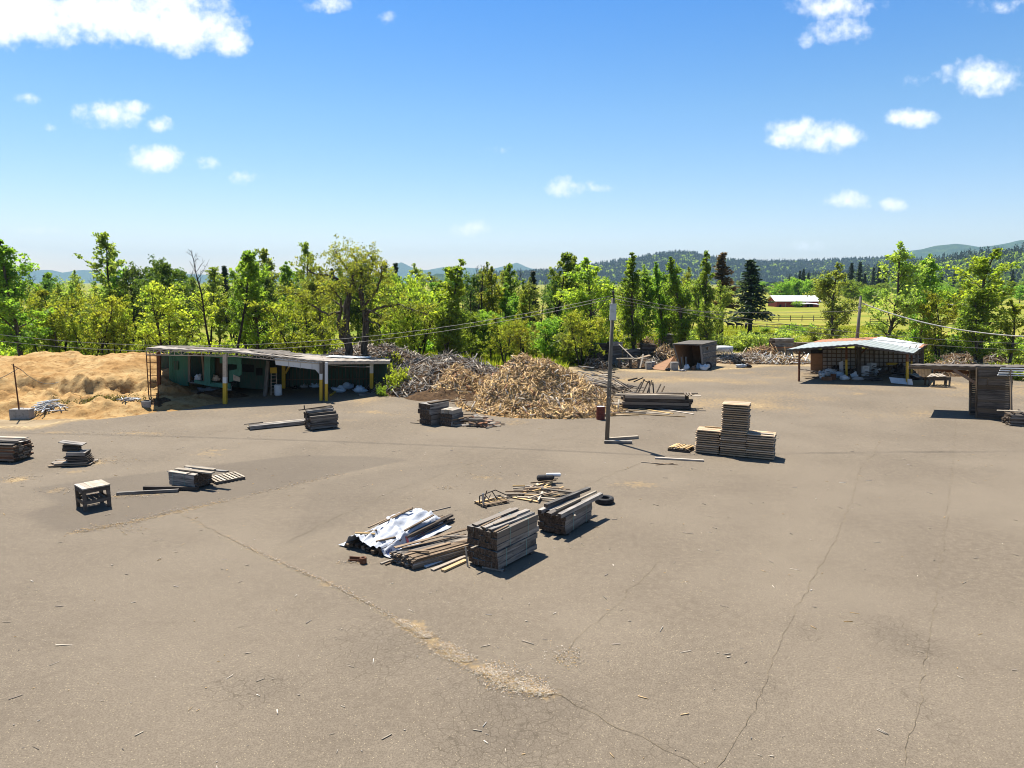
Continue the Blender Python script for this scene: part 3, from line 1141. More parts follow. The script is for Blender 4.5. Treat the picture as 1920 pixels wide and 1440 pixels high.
def make_conifer(label, cat, seed, leafmat, h=12.0, rad=2.3, name='conifer', base=.08, sparse=1.0, droop=-.25):
    r = np.random.default_rng(seed)
    tb = MB()
    tp = curve((0, 0, -.05), (0, 0, 1), h, 10, r, .012)
    tb.tube([tuple(p) for p in tp], [h * .018 * (1 - .95 * i / 10) + .01 for i in range(11)], 7)
    Cs, Ds = [], []
    z = base * h
    while z < h * .985:
        g = z / h
        L0 = rad * (1 - g) ** .8 + .12
        for k in range(int(r.integers(5, 8))):
            if r.random() > sparse:
                continue
            az = r.uniform(0, 2 * math.pi)
            L = L0 * r.uniform(.6, 1.15)
            d = np.array([math.cos(az), math.sin(az), droop + .55 * g])
            p0 = np.array([tp[min(10, int(g * 10))][0], tp[min(10, int(g * 10))][1], z])
            tb.tube([tuple(p0), tuple(p0 + d * L)], [.03 * (1 - g) + .008, .005], 4, cap=False)
            m = int(10 + 26 * L / rad)
            u = r.random(m) ** .7
            pts = p0 + d[None] * (u * L)[:, None] + r.normal(0, 1, (m, 3)) * (np.array([.17, .17, .10]) * (.5 + L / rad))
            Cs.append(pts)
            Ds.append(np.repeat((d + np.array([0, 0, -.25]))[None], m, 0))
        z += h * .026
    root = thing(name, (0, 0, 0), 0, label, cat)
    tb.build('trunk', 'bark_dark', root, smooth=True)
    C, Dd = np.concatenate(Cs), np.concatenate(Ds)
    V, F = leaf_arrays(C, r.uniform(.3, .62, len(C)) * h / 12, r, .9, .42, Dd)
    fast_mesh('crown', V, F, leafmat, parent=root)
    return root


def make_bush(label, seed, leafmat, h=1.6, rad=1.5, n=1500, leaf=.20, name='bush'):
    r = np.random.default_rng(seed)
    root = thing(name, (0, 0, 0), 0, label, 'bush')
    tb = MB()
    cents = []
    for k in range(22):
        az = r.uniform(0, 2 * math.pi)
        d = np.array([math.cos(az) * r.uniform(.15, .95), math.sin(az) * r.uniform(.15, .95), .85])
        L = math.hypot(rad * .8, h * .8) * r.uniform(.6, 1.0)
        lp = curve((0, 0, 0), d, L, 4, r, .16, -.10)
        tb.tube([tuple(x) for x in lp], [.03, .024, .018, .012, .006], 4, cap=False)
        for p in lp[1:]:
            cents.append(np.array([p[0], p[1], max(.15, min(p[2], h * .92))]))
    cents = np.array(cents)
    tb.build('stem', 'bark', root)
    C = clump_leaves(cents, .42 * h / 1.6, int(n / len(cents)) + 1, r, .8)
    C[:, 2] = np.clip(C[:, 2], .04, None)
    V, F = leaf_arrays(C, leaf * r.uniform(.6, 1.3, len(C)), r, .9)
    fast_mesh('foliage', V, F, leafmat, parent=root)
    return root


PROT = {
    'cotton': make_tree('t', 'tree', 'cotton', 21, 'leaf_green', h=11, rad=2.3, base=.12, nlimb=40, per=22, leaf=.25, clump=.50, ascend=1.0, prof='spire', name='cottonwood_tree'),
    'cotton2': make_tree('t', 'tree', 'cotton', 22, 'leaf_lime', h=11, rad=2.0, base=.18, nlimb=36, per=20, leaf=.24, clump=.48, ascend=1.0, prof='spire', name='cottonwood_tree'),
    'cotton3': make_tree('t', 'tree', 'cotton', 29, 'leaf_pale', h=11, rad=2.4, base=.10, nlimb=40, per=20, leaf=.24, clump=.54, ascend=.9, prof='spire', name='cottonwood_tree'),
    'poplar': make_tree('t', 'tree', 'poplar', 23, 'leaf_green', h=11, rad=1.5, base=.08, nlimb=48, per=18, leaf=.22, clump=.38, ascend=1.6, prof='cone', name='poplar_tree'),
    'poplar2': make_tree('t', 'tree', 'poplar', 24, 'leaf_lime', h=11, rad=1.8, base=.05, nlimb=48, per=18, leaf=.23, clump=.40, ascend=1.3, prof='cone', name='poplar_tree'),
    'column': make_tree('t', 'tree', 'poplar', 31, 'leaf_green', h=11, rad=1.55, base=.06, nlimb=48, per=20, leaf=.23, clump=.40, ascend=1.3, prof='spire', name='poplar_tree'),
    'slender': make_tree('t', 'tree', 'cotton', 25, 'leaf_green', 'bark_dark', h=11, rad=1.15, base=.46, nlimb=22, per=18, leaf=.25, clump=.36, ascend=.9, trunk_r=.12, prof='top', name='slender_tree', fill=.85),
    'slender2': make_tree('t', 'tree', 'cotton', 26, 'leaf_pale', 'bark_dark', h=11, rad=1.35, base=.35, nlimb=20, per=15, leaf=.25, clump=.36, ascend=.9, trunk_r=.12, prof='top', name='slender_tree', fill=.75),
    'ash': make_tree('t', 'tree', 'ash', 27, 'leaf_gold', 'bark_dark', h=7.5, rad=2.6, base=.26, nlimb=36, per=17, leaf=.22, clump=.46, trunks=3, ascend=.6, trunk_r=.15, prof='round', wob=.2, name='ash_tree'),
    'ash2': make_tree('t', 'tree', 'ash', 28, 'leaf_lime', 'bark_dark', h=7.5, rad=2.9, base=.22, nlimb=36, per=17, leaf=.22, clump=.48, trunks=2, ascend=.55, trunk_r=.16, prof='round', wob=.2, name='ash_tree'),
    'dense': make_tree('t', 'tree', 'cotton', 30, 'leaf_dark', 'bark_dark', h=10, rad=3.0, base=.10, nlimb=42, per=24, leaf=.27, clump=.62, ascend=.6, prof='round', name='broadleaf_tree'),
    'round': make_tree('t', 'tree', 'cotton', 33, 'leaf_green', 'bark', h=8, rad=2.9, base=.12, nlimb=40, per=24, leaf=.32, clump=.68, ascend=.6, prof='round', name='broadleaf_tree'),
    'snag': make_tree('t', 'tree', 'snag', 32, None, 'bark_dark', h=11, rad=1.3, base=.45, nlimb=22, per=0, ascend=.9, trunk_r=.12, prof='top', name='dead_tree'),
    'snag2': make_tree('t', 'tree', 'snag', 36, None, 'bark_dark', h=11, rad=2.0, base=.40, nlimb=14, per=0, ascend=1.1, trunk_r=.15, trunks=2, prof='top', name='dead_tree', wob=.22),
    'conifer': make_conifer('t', 'tree', 41, 'leaf_conifer', 12, 2.5, base=.19),
    'conifer2': make_conifer('t', 'tree', 42, 'leaf_conifer', 12, 1.7),
    'brownfir': make_conifer('t', 'tree', 43, 'leaf_brown', 12, 2.0, 'dying_conifer', .38, .7),
}
H0 = dict(ash=7.5, ash2=7.5, dense=10, round=8, conifer=12, conifer2=12, brownfir=12)
USED = set()


def plant(kind, px, Y, top, label, group=None, wide=1.0, by=None, rz=None):
    """a tree whose axis stands at column px, distance Y, and whose top reaches row `top`"""
    p = D(px, top, Y)
    h = p.z
    h0 = H0.get(kind, 11)
    s = h / (h0 * .97)
    src = PROT[kind]
    if kind in USED:
        o = dup(src)
    else:
        o = src
        USED.add(kind)
    o.location = (p.x, Y, -.03)
    o.rotation_euler = (0, 0, RND.uniform(0, 6.28) if rz is None else rz)
    sw = wide * (.55 * s + .45 * 1.0)
    o.scale = (sw, sw, s)
    tag(o, label, 'tree', group)
    return o


HERO = [
    ('cotton', 18, 74, 447, 'big dark green cottonwood at the left edge of the treeline', 1.35),
    ('slender2', 192, 92, 434, 'tall thin tree with one long side branch rising above the sand heap', 1.25),
    ('slender', 237, 97, 470, 'sparse dark tree top just right of the tall thin tree at left', 1.0),
    ('ash2', 112, 79, 541, 'spreading yellow-green ash with forked dark trunk behind the left end of the sand heap', 1.0),
    ('ash', 186, 77, 553, 'spreading yellow-green ash directly behind the middle of the sand heap', 1.0),
    ('ash', 312, 74, 530, 'rounded golden ash standing behind the left end of the green shed', 1.15),
    ('dense', 238, 92, 508, 'dark rounded tree between the two yellow-green ashes', 1.0),
    ('snag', 388, 72, 463, 'bare dead tree with a straight dark trunk behind the green shed', 1.0),
    ('slender', 430, 72, 467, 'tall slim tree with a long bare trunk just right of the bare dead tree', 1.1),
    ('cotton', 474, 76, 468, 'bright green cottonwood with several stems behind the green shed', 1.1),
    ('slender2', 500, 88, 464, 'tall green tree crown rising left of the big oak', 1.1),
    ('slender2', 574, 96, 452, 'very thin tall tree just left of the big oak crown', .9),
    ('ash2', 555, 71, 545, 'golden leaning tree reaching out left of the big oak', 1.0),
    ('ash2', 772, 79, 523, 'yellow-green broad tree just right of the big oak', 1.1),
    ('conifer2', 740, 125, 495, 'narrow dark conifer peeking up right of the big oak', .8),
    ('poplar2', 832, 76, 482, 'pointed feathery poplar with dark base behind the grey scrap pile', 1.35),
    ('snag2', 884, 92, 488, 'dead forked tree with bare branches right of the pointed poplar', 1.0),
    ('cotton2', 925, 90, 498, 'loose light green tree behind the brown scrap pile', 1.0),
    ('slender', 972, 100, 492, 'short tufted tree top left of the tall bare-stemmed tree', .8),
    ('poplar2', 978, 88, 540, 'small golden cone-shaped tree behind the brown scrap pile', .8),
    ('slender', 1032, 92, 471, 'tall tree with a round head on a bare dark stem, left of the utility pole', 1.2),
    ('slender2', 1076, 94, 478, 'slim tree close behind the big cottonwood by the utility pole', 1.0),
    ('cotton2', 1108, 81, 481, 'large yellow-green cottonwood just left of the utility pole', 1.4),
    ('column', 1194, 84, 470, 'tall green poplar just right of the utility pole top', 1.15),
    ('column', 1250, 90, 487, 'narrow green poplar behind the tilted plywood box', .9),
    ('column', 1291, 86, 477, 'dense rounded poplar rising behind the tilted plywood box', 1.3),
    ('poplar', 1334, 84, 470, 'spire-topped poplar behind the right side of the tilted plywood box', .9),
    ('brownfir', 1358, 116, 477, 'reddish brown dying conifer between the poplars and the dark conifer', 1.6),
    ('cotton3', 1349, 104, 524, 'pale green tree in front of the reddish brown dying conifer', .9),

    ('conifer', 1412, 128, 489, 'broad dark conifer at the edge of the meadow with the horses', 1.75),
    ('cotton3', 1572, 82, 490, 'leafy tree left of the second utility pole behind the metal roofed shed', 1.15),
    ('cotton3', 1676, 80, 450, 'tallest poplar on the right, standing behind the metal roofed shed', 1.2),
    ('cotton', 1738, 84, 474, 'slightly shorter poplar right of the tallest poplar', .95),
    ('ash2', 1776, 76, 548, 'small bushy tree behind the right end of the metal roofed shed', .8),
    ('cotton2', 1858, 74, 464, 'large pointed tree near the right edge above the dark plank wall', 1.5),
    ('cotton', 1842, 72, 534, 'broad leafy tree at the foot of the large pointed tree on the right', 1.15),
    ('cotton2', 1905, 73, 560, 'pale bushy tree at the right edge of the photo', 1.1),
]
for (k, px_, Y_, top, lab, w) in HERO:
    plant(k, px_, Y_, top, lab, None, w)

# the woods behind
r = np.random.default_rng(5)
kinds_l = ['cotton', 'cotton2', 'cotton3', 'slender', 'slender2', 'ash2', 'dense', 'poplar', 'cotton', 'round', 'column', 'cotton3', 'slender', 'snag']
KL = {'cotton': 'green cottonwood in the crowded woods behind the yard', 'cotton2': 'lime green cottonwood in the crowded woods behind the yard',
      'cotton3': 'pale green cottonwood in the crowded woods behind the yard', 'slender': 'slim bare-stemmed tree in the crowded woods behind the yard',
      'slender2': 'slim pale-leaved tree in the crowded woods behind the yard', 'ash2': 'spreading lime green ash in the crowded woods behind the yard',
      'ash': 'spreading golden ash in the crowded woods behind the yard', 'dense': 'dark rounded tree in the crowded woods behind the yard',
      'poplar': 'narrow cone-shaped poplar in the crowded woods behind the yard', 'round': 'rounded green tree in the crowded woods behind the yard',
      'column': 'narrow column-shaped poplar in the crowded woods behind the yard', 'snag': 'bare dead tree in the crowded woods behind the yard',
      'conifer2': 'dark narrow conifer in the crowded woods behind the yard'}
x_ = -30.0
while x_ < 1335:
    k = kinds_l[int(r.integers(len(kinds_l)))]
    Y_ = r.uniform(84, 118)
    top = (r.uniform(486, 540) if r.random() < .6 else r.uniform(520, 548)) if x_ < 1050 else r.uniform(505, 540)
    if 60 < x_ < 150:
        top = max(top, 528)
    if k in ('ash', 'ash2', 'round'):
        top += 14
    plant(k, x_, Y_, top, KL[k], 'trees of the woods behind the yard', r.uniform(.85, 1.15))
    x_ += r.uniform(12, 22)
x_ = -20.0
while x_ < 1335:
    k = ['snag', 'slender', 'conifer2', 'cotton3', 'slender2', 'snag'][int(r.integers(6))]
    plant(k, x_, r.uniform(120, 170), r.uniform(490, 524), KL[k], 'trees of the woods behind the yard', r.uniform(.8, 1.1))
    x_ += r.uniform(18, 38)
x_ = -30.0
while x_ < 1100:
    if not (560 < x_ < 730) and not (372 < x_ < 520):
        k = ['ash2', 'round', 'cotton2', 'ash', 'cotton3'][int(r.integers(5))]
        plant(k, x_, r.uniform(76, 84), r.uniform(575, 608), {'ash2': 'low lime green young ash at the front of the woods', 'ash': 'low golden young ash at the front of the woods', 'round': 'low rounded green young tree at the front of the woods',
              'cotton2': 'low lime green young cottonwood at the front of the woods', 'cotton3': 'low pale green young cottonwood at the front of the woods'}[k], 'young trees at the front of the woods', .8)
    x_ += r.uniform(26, 44)

# trees on the plain beyond, round the barn
for (k, px_, Y_, top, w) in [('round', 1462, 330, 531, 1.4), ('round', 1478, 360, 527, 1.4), ('round', 1502, 345, 524, 1.4), ('round', 1520, 350, 527, 1.4), ('round', 1540, 330, 530, 1.3), ('round', 1600, 300, 528, 1.3),
                             ('round', 1640, 260, 540, 1.2), ('round', 1625, 320, 545, 1.2), ('dense', 1455, 420, 530, 1.5), ('dense', 1555, 420, 524, 1.5), ('round', 1700, 230, 560, 1.1), ('round', 1800, 260, 545, 1.3), ('round', 1830, 280, 540, 1.3), ('round', 1785, 300, 541, 1.2),
                             ('round', 1760, 330, 538, 1.4), ('round', 1880, 300, 538, 1.4), ('round', 1915, 320, 536, 1.4), ('round', 1720, 350, 536, 1.4), ('dense', 1695, 380, 532, 1.4), ('dense', 1815, 380, 530, 1.4), ('round', 1655, 410, 532, 1.5)]:
    plant(k, px_, Y_, top, ('rounded green tree on the far plain around the red barn' if k == 'round' else 'dark rounded tree on the far plain around the red barn'), 'trees on the plain round the barn', w)
for (px_, Y_, top) in [(1500, 520, 508), (1508, 540, 505), (1515, 520, 512), (1596, 430, 494), (1612, 430, 492), (1622, 450, 513), (1650, 430, 500), (1660, 450, 496), (1585, 600, 513), (1638, 600, 502), (1700, 600, 505), (1480, 700, 518), (1555, 560, 512), (1720, 520, 508), (1765, 500, 512), (1790, 600, 508), (1750, 620, 505), (1840, 620, 503), (1872, 560, 500), (1900, 580, 506)]:
    plant('conifer2', px_, Y_, top, 'dark conifer standing on the far plain beyond the red barn', 'conifers on the far plain', 1.3)
x_ = 1380
while x_ < 1925:
    plant('round', x_, r.uniform(420, 620), r.uniform(528, 541), 'small rounded tree in the far hedge line below the hills', 'trees of the far hedge line', 1.6)
    x_ += r.uniform(9, 18)

for k in list(PROT):
    if k not in USED:
        o = PROT[k]
        for c_ in list(o.children):
            bpy.data.objects.remove(c_)
        bpy.data.objects.remove(o)


# the big oak behind the shed, built limb by limb
def oak():
    r = np.random.default_rng(77)
    Y0 = 66.0
    base = D(652, 660, Y0)
    root = thing('oak_tree', (base.x, Y0, -.03), 0, 'big gnarled oak with two thick dark trunks behind the green shed roof', 'tree')
    tb = MB()
    cents, cr_ = [], []

    def P_(px, py, dy=0.0):
        p = D(px, py, Y0 + dy)
        return np.array([p.x - base.x, dy, p.z])

    def limb(pts, r0, r1, leafy=0.0, rad=.62):
        pts = [np.array(p) for p in pts]
        fine = []
        for a, b in zip(pts[:-1], pts[1:]):
            for k in range(4):
                fine.append(a + (b - a) * k / 4 + r.normal(0, .035, 3))
        fine.append(pts[-1])
        n = len(fine)
        tb.tube([tuple(p) for p in fine], [r0 + (r1 - r0) * i / (n - 1) for i in range(n)], 8)
        if leafy:
            for i, p in enumerate(fine):
                if i > n * (1 - leafy):
                    for q in range(3):
                        d = r.normal(0, 1, 3)
                        L = r.uniform(.5, 1.5)
                        sp = curve(p, d, L, 3, r, .25, .05)
                        tb.tube([tuple(x) for x in sp], [.03, .022, .014, .006], 4, cap=False)
                        cents.extend([sp[2], sp[3]])
                        cr_.extend([rad * r.uniform(.5, .9), rad * r.uniform(.6, 1.15)])

    limb([P_(652, 690), P_(655, 655), P_(648, 610), P_(650, 575), P_(655, 555)], .42, .26)
    limb([P_(655, 650), P_(640, 630), P_(634, 605, -.4), P_(640, 582, -.6)], .26, .14)
    limb([P_(680, 690, .5), P_(683, 650, .5), P_(688, 610, .4), P_(682, 575, .2), P_(676, 540)], .36, .22)
    limb([P_(655, 556), P_(662, 520, .3), P_(640, 490, .6), P_(628, 470, .8)], .20, .05, .55)
    limb([P_(655, 556), P_(645, 530, -.8), P_(618, 516, -1), P_(592, 514, -1), P_(576, 505, -1.2)], .17, .05, .4)
    limb([P_(676, 540), P_(680, 515), P_(672, 495, -.6), P_(660, 475, -.6)], .17, .05, .65)
    limb([P_(676, 540), P_(695, 510, .8), P_(700, 490, 1), P_(690, 472, 1)], .15, .04, .7)
    limb([P_(682, 575), P_(705, 545, -1), P_(715, 520, -1.2), P_(716, 497, -1.5)], .15, .04, .6)
    limb([P_(684, 590), P_(715, 575, -1.4), P_(745, 570, -2), P_(775, 580, -2.4), P_(800, 590, -2.4)], .14, .03, .6)
    limb([P_(650, 580), P_(632, 568, 1), P_(615, 555, 1.6), P_(600, 545, 2)], .12, .03, .5)
    limb([P_(640, 584, -.6), P_(615, 590, -1.4), P_(590, 575, -1.8), P_(560, 555, -2), P_(535, 540, -2)], .14, .03, .55)
    limb([P_(640, 584, -.6), P_(640, 560, -1.8), P_(625, 545, -2.4), P_(615, 530, -2.6)], .11, .03, .5)
    limb([P_(680, 560), P_(668, 540, -2), P_(660, 520, -2.8), P_(672, 505, -3)], .12, .03, .7)
    limb([P_(684, 600), P_(706, 605, -1.5), P_(714, 620, -2), P_(712, 640, -2)], .08, .02, .3, .4)
    limb([P_(690, 580), P_(708, 590, 1.5), P_(722, 600, 2)], .10, .02, .5)
    for (a, b, dy) in [(640, 480, 0), (660, 472, .5), (680, 472, 0), (700, 480, .2), (612, 490, 0), (598, 484, 0), (630, 474, -.5), (706, 500, -.5), (690, 520, -2), (700, 535, -1.5), (655, 500, -1.5), (640, 540, -2), (625, 555, -1.5), (610, 575, -1.5), (628, 600, -1.5), (700, 575, -2), (735, 560, -2), (720, 545, -1.5), (645, 462, 0), (668, 480, -1), (655, 540, -2.2), (690, 555, -2.4), (600, 520, -1), (640, 610, -1.8), (620, 615, -1.6)]:
        for q in range(5):
            cents.append(P_(a, b, dy) + r.normal(0, .45, 3))
            cr_.append(r.uniform(.35, .75))
    o = tb.build('trunk', 'bark', root, smooth=True)
    C = clump_leaves(np.array(cents), np.array(cr_) * .86, 21, r, .7)
    V, F = leaf_arrays(C, .18 * r.uniform(.6, 1.3, len(C)), r, .6)
    fast_mesh('crown', V, F, 'leaf_oak', parent=root)


oak()

# bushes along the edge of the yard
BUSH = {'bramble': make_bush('b', 51, 'leaf_pale', 1.5, 1.7, 1700, .19, 'bramble_bush'), 'lime': make_bush('b', 52, 'leaf_lime', 1.8, 1.5, 1500, .22, 'bush'),
        'dark': make_bush('b', 53, 'leaf_green', 2.0, 1.8, 1700, .24, 'bush')}
BU = set()


def bush(kind, px, py, hpx, label, group=None, w=1.0):
    p = G(px, py)
    h = hpx * p.y / FPX
    h0 = {'bramble': 1.5, 'lime': 1.8, 'dark': 2.0}[kind]
    s = h / h0
    o = dup(BUSH[kind]) if kind in BU else BUSH[kind]
    BU.add(kind)
    o.location = (p.x, p.y, -.03)
    o.rotation_euler = (0, 0, RND.uniform(0, 6.28))
    sw = max(s, .75) * w
    o.scale = (sw, sw, s)
    tag(o, label, 'bush', group)


bush('lime', 747, 738, 62, 'bright green bush growing against the right end of the green shed', None, .5)
bush('lime', 736, 712, 60, 'leafy shoot behind the right corner of the green shed', None, .6)
bush('lime', 1722, 690, 34, 'yellow-green grassy bush right of the metal roofed shed', None, 1.1)
bush('lime', 1745, 688, 26, 'low yellow-green bush behind the plank wall roof', None, 1.1)
bush('lime', 1908, 712, 36, 'small yellow-green bush at the right edge of the photo', None, 1.0)
bush('dark', 717, 742, 24, 'dark creeper growing up the right end wall of the green shed', None, .45)
BL = {'bramble': 'pale bramble bush in the row at the far edge of the yard', 'lime': 'lime green bush in the row at the far edge of the yard', 'dark': 'dark leafy bush in the row at the far edge of the yard'}
for (k, px_, py_, h_) in [('bramble', 1260, 652, 34), ('bramble', 1290, 650, 32), ('bramble', 1330, 652, 28), ('bramble', 1355, 652, 22), ('bramble', 1380, 656, 26), ('bramble', 1400, 658, 34), ('bramble', 1425, 658, 30), ('bramble', 1448, 656, 28), ('bramble', 1470, 652, 34),
                          ('lime', 1105, 678, 50), ('dark', 1080, 682, 60), ('lime', 1140, 668, 60), ('dark', 1120, 672, 55), ('lime', 1170, 660, 48), ('lime', 1200, 655, 40), ('lime', 1225, 650, 34), ('bramble', 1040, 672, 36), ('bramble', 1000, 670, 40), ('bramble', 965, 668, 44), ('lime', 930, 668, 30), ('bramble', 890, 668, 46), ('dark', 850, 666, 50),
                          ('dark', 820, 664, 56), ('bramble', 790, 662, 34), ('bramble', 760, 658, 30), ('bramble', 735, 655, 30), ('lime', 700, 660, 40), ('lime', 640, 664, 36), ('lime', 600, 664, 44), ('lime', 570, 664, 50), ('lime', 540, 664, 54), ('lime', 505, 664, 50), ('lime', 470, 664, 44), ('lime', 440, 662, 36), ('lime', 380, 662, 30), ('lime', 340, 664, 30),
                          ('lime', 250, 672, 40), ('dark', 280, 672, 36), ('lime', 215, 674, 36), ('lime', 180, 676, 40), ('dark', 150, 676, 40), ('lime', 120, 678, 44), ('dark', 85, 682, 44), ('lime', 55, 684, 40), ('dark', 20, 686, 46), ('lime', -10, 690, 50), ('lime', 300, 690, 40), ('lime', 312, 705, 30),
                          ('bramble', 1745, 672, 40), ('bramble', 1770, 678, 44), ('dark', 1800, 676, 60), ('bramble', 1830, 680, 44), ('dark', 1860, 678, 60), ('bramble', 1890, 684, 36), ('dark', 1915, 680, 50), ('bramble', 1720, 662, 40), ('lime', 1690, 655, 40), ('lime', 1640, 650, 30), ('bramble', 1560, 648, 30), ('bramble', 1530, 640, 26)]:
    bush(k, px_, py_, h_, BL[k], 'bushes round the far edge of the yard', 1.0)
for (px_, py_, h_) in [(1433, 622, 12), (1473, 624, 16), (1485, 618, 14), (1515, 628, 22), (1500, 625, 12), (1495, 576, 14)]:
    bush('dark', px_, py_, h_, 'small dark shrub dotted in the bright meadow', 'shrubs in the meadow', 1.0)

# tall grass between the yard and the trees
r = np.random.default_rng(9)


def grass(name, n, xr, yr, hmin, hmax, label, keepf=None, seed=1):
    r = np.random.default_rng(seed)
    x = r.uniform(*xr, n)
    y = r.uniform(*yr, n)
    k = vnoise(x, y, .25, seed, 3) > .38
    if keepf is not None:
        k &= keepf(x, y)
    x, y = x[k], y[k]
    n = len(x)
    h = r.uniform(hmin, hmax, n)
    a = r.uniform(0, 6.28, n)
    w = r.uniform(.03, .09, n)
    dx, dy = np.cos(a) * w, np.sin(a) * w
    lx, ly = r.normal(0, .22, n) * h, r.normal(0, .22, n) * h
    V = np.stack([np.stack([x - dx, y - dy, 0 * x - .03], -1), np.stack([x + dx, y + dy, 0 * x - .03], -1), np.stack([x + lx + dx * .2, y + ly + dy * .2, h], -1), np.stack([x + lx - dx * .2, y + ly - dy * .2, h], -1)], 1).reshape(-1, 3)
    o = fast_mesh(name, V, np.arange(4 * n).reshape(n, 4), 'leaf_grass')
    return tag(o, label, 'grass', None, 'stuff')


grass('grass', 42000, (-52, 24), (72, 104), .25, .75, 'tall bright green grass under the trees behind the yard', lambda x, y: (y > 74 + .0 * x) & ~((x > 6) & (y < 84)), 1)
grass('meadow_grass', 42000, (22, 75), (92, 150), .08, .24, 'yellow-green meadow grass around the horses', lambda x, y: y > 92 + .12 * (x - 22), 2)
grass('verge_grass', 9000, (38, 62), (64, 90), .25, .7, 'rough grass strip behind the metal roofed shed and the plank wall', lambda x, y: (y > 72 - .3 * (x - 40)) & (y > 63), 3)

# forest on the near hillside and along the hills
HX, HZ_, HY, HD = HN
r = np.random.default_rng(15)


def forest(name, prof, Y0, depth, n, hr, wr, label, lo, hi, mats, seed, dec=.35):
    r = np.random.default_rng(seed)
    xs_ = np.array([D(p[0], p[1], Y0).x for p in prof])
    zs_ = np.array([max(D(p[0], p[1], Y0).z, 2) for p in prof])
    x = r.uniform(xs_[0], xs_[-1], n)
    v = -r.uniform(lo, hi, n)
    z = np.interp(x, xs_, zs_) * (1 - np.abs(v) ** 1.25) - 4
    y = Y0 + v * depth
    h = r.uniform(hr[0], hr[1], n)
    w = r.uniform(wr[0], wr[1], n)
    vs, fs, mi = [], [], []
    nb = 0
    for i in range(n):
        isd = r.random() < dec * (1 if v[i] < -.12 else .2)
        if isd:
            m = 26
            c = r.normal(0, 1, (m, 3))
            c = c / np.linalg.norm(c, axis=-1, keepdims=True) * (r.random((m, 1)) ** .33)
            C = np.array([x[i], y[i], z[i] + h[i] * .40]) + c * np.array([w[i] * 1.6, w[i] * 1.6, h[i] * .30])
            V, F = leaf_arrays(C, w[i] * 1.3, r, .5, .9)
            mi += [1] * m
        else:
            m = 30
            u = r.random(m)
            a = r.uniform(0, 6.28, m)
            rad = w[i] * (1 - u) * .85 + .15
            C = np.stack([x[i] + np.cos(a) * rad, y[i] + np.sin(a) * rad, z[i] + h[i] * (.08 + .92 * u)], -1)
            V, F = leaf_arrays(C, w[i] * (1.35 - .9 * u), r, .6, .8, np.stack([np.cos(a), np.sin(a), -.7 + 0 * a], -1))
            mi += [0] * m
        vs.append(V)
        fs.append(F + nb)
        nb += len(V)
    o = fast_mesh(name, np.concatenate(vs), np.concatenate(fs), mats, mi)
    return tag(o, label, 'forest', None, 'stuff')


NEARH = [(1480, 527), (1560, 522), (1640, 510), (1700, 504), (1740, 496), (1790, 488), (1830, 480), (1880, 478), (1930, 470), (2040, 462)]
forest('hillside_forest', NEARH, 1900, 620, 2600, (16, 30), (4, 7), 'conifer and broadleaf forest on the near right hillside', -.1, .85, ['leaf_conifer', 'leaf_green'], 1, .5)
HILLP = [(900, 516), (990, 514), (1060, 508), (1110, 500), (1150, 494), (1200, 487), (1225, 481), (1260, 477), (1290, 477), (1320, 484), (1360, 492), (1410, 494), (1500, 494), (1600, 490), (1690, 488), (1760, 500)]
forest('hilltop_forest', HILLP, 4300, 900, 6000, (20, 36), (7, 12), 'dark conifer forest covering the middle hills', -.05, 1.0, ['leaf_conifer', 'leaf_green'], 2, .12)
# ------------------------------------------------------------------ sand heap and scrap heaps
def sand_h(x, y):
    yf = 46.2 + .9 * (vnoise(x, x * 0, .25, 3) - .5) + np.clip((x + 27.5) * .9, 0, 9)
    ys_ = 54.6 + 3.6 * (vnoise(x, x * 0, .20, 8, 3) - .5) - 3.2 * sstep(-37, -41, x) + np.clip((x + 30) * .5, -1, 5)
    h = .55 * sstep(yf, yf + 4.5, y) + .45 * np.exp(-((y - yf - 2.2) / 1.2) ** 2) * vnoise(x, y, .5, 4) * 1.3
    jag_ = (vnoise(x, y, .6, 12, 5) - .5) * 3.6
    wid = .5 + 3.0 * vnoise(x, x * 0, .28, 61, 2)
    h += 1.0 * sstep(-.1, 1, (y + jag_ - ys_) / wid) + .35 * sstep(ys_ - 4.5, ys_, y) * vnoise(x, y, .5, 62)
    h += (.20 + .62 * np.abs(np.sin((x + 46 + .12 * (y - 63)) * .40)) + .3 * vnoise(x, y, .33, 21, 2)) * sstep(ys_ + 1, 63.5, y)
    h += (vnoise(x, y, 1.5, 36, 5) - .5) * .62 * np.exp(-((y - ys_ + .6) / 2.6) ** 2)
    h += np.maximum(0, vnoise(x, y, 1.0, 71, 4) - .6) * 1.6 * sstep(yf, yf + 1, y) * sstep(62, 57, y)
    h *= 1 - sstep(65.5, 70, y)
    h += (vnoise(x, y, 2.4, 36, 4) - .5) * .55 * np.exp(-((y - ys_ - .2) / 1.6) ** 2)
    h += (vnoise(x, y, .8, 6, 4) - .5) * .75 * sstep(yf, yf + 2, y) + (vnoise(x, y, 3.0, 16, 3) - .5) * .22 * sstep(yf, yf + 2, y)
    xr = -23.0 - 4.2 * sstep(54.8, 57.4, y)
    h *= 1 - sstep(xr - 4.0, xr + 2.2, x + (vnoise(x, y, .5, 33) - .5) * 2)
    return h - .05


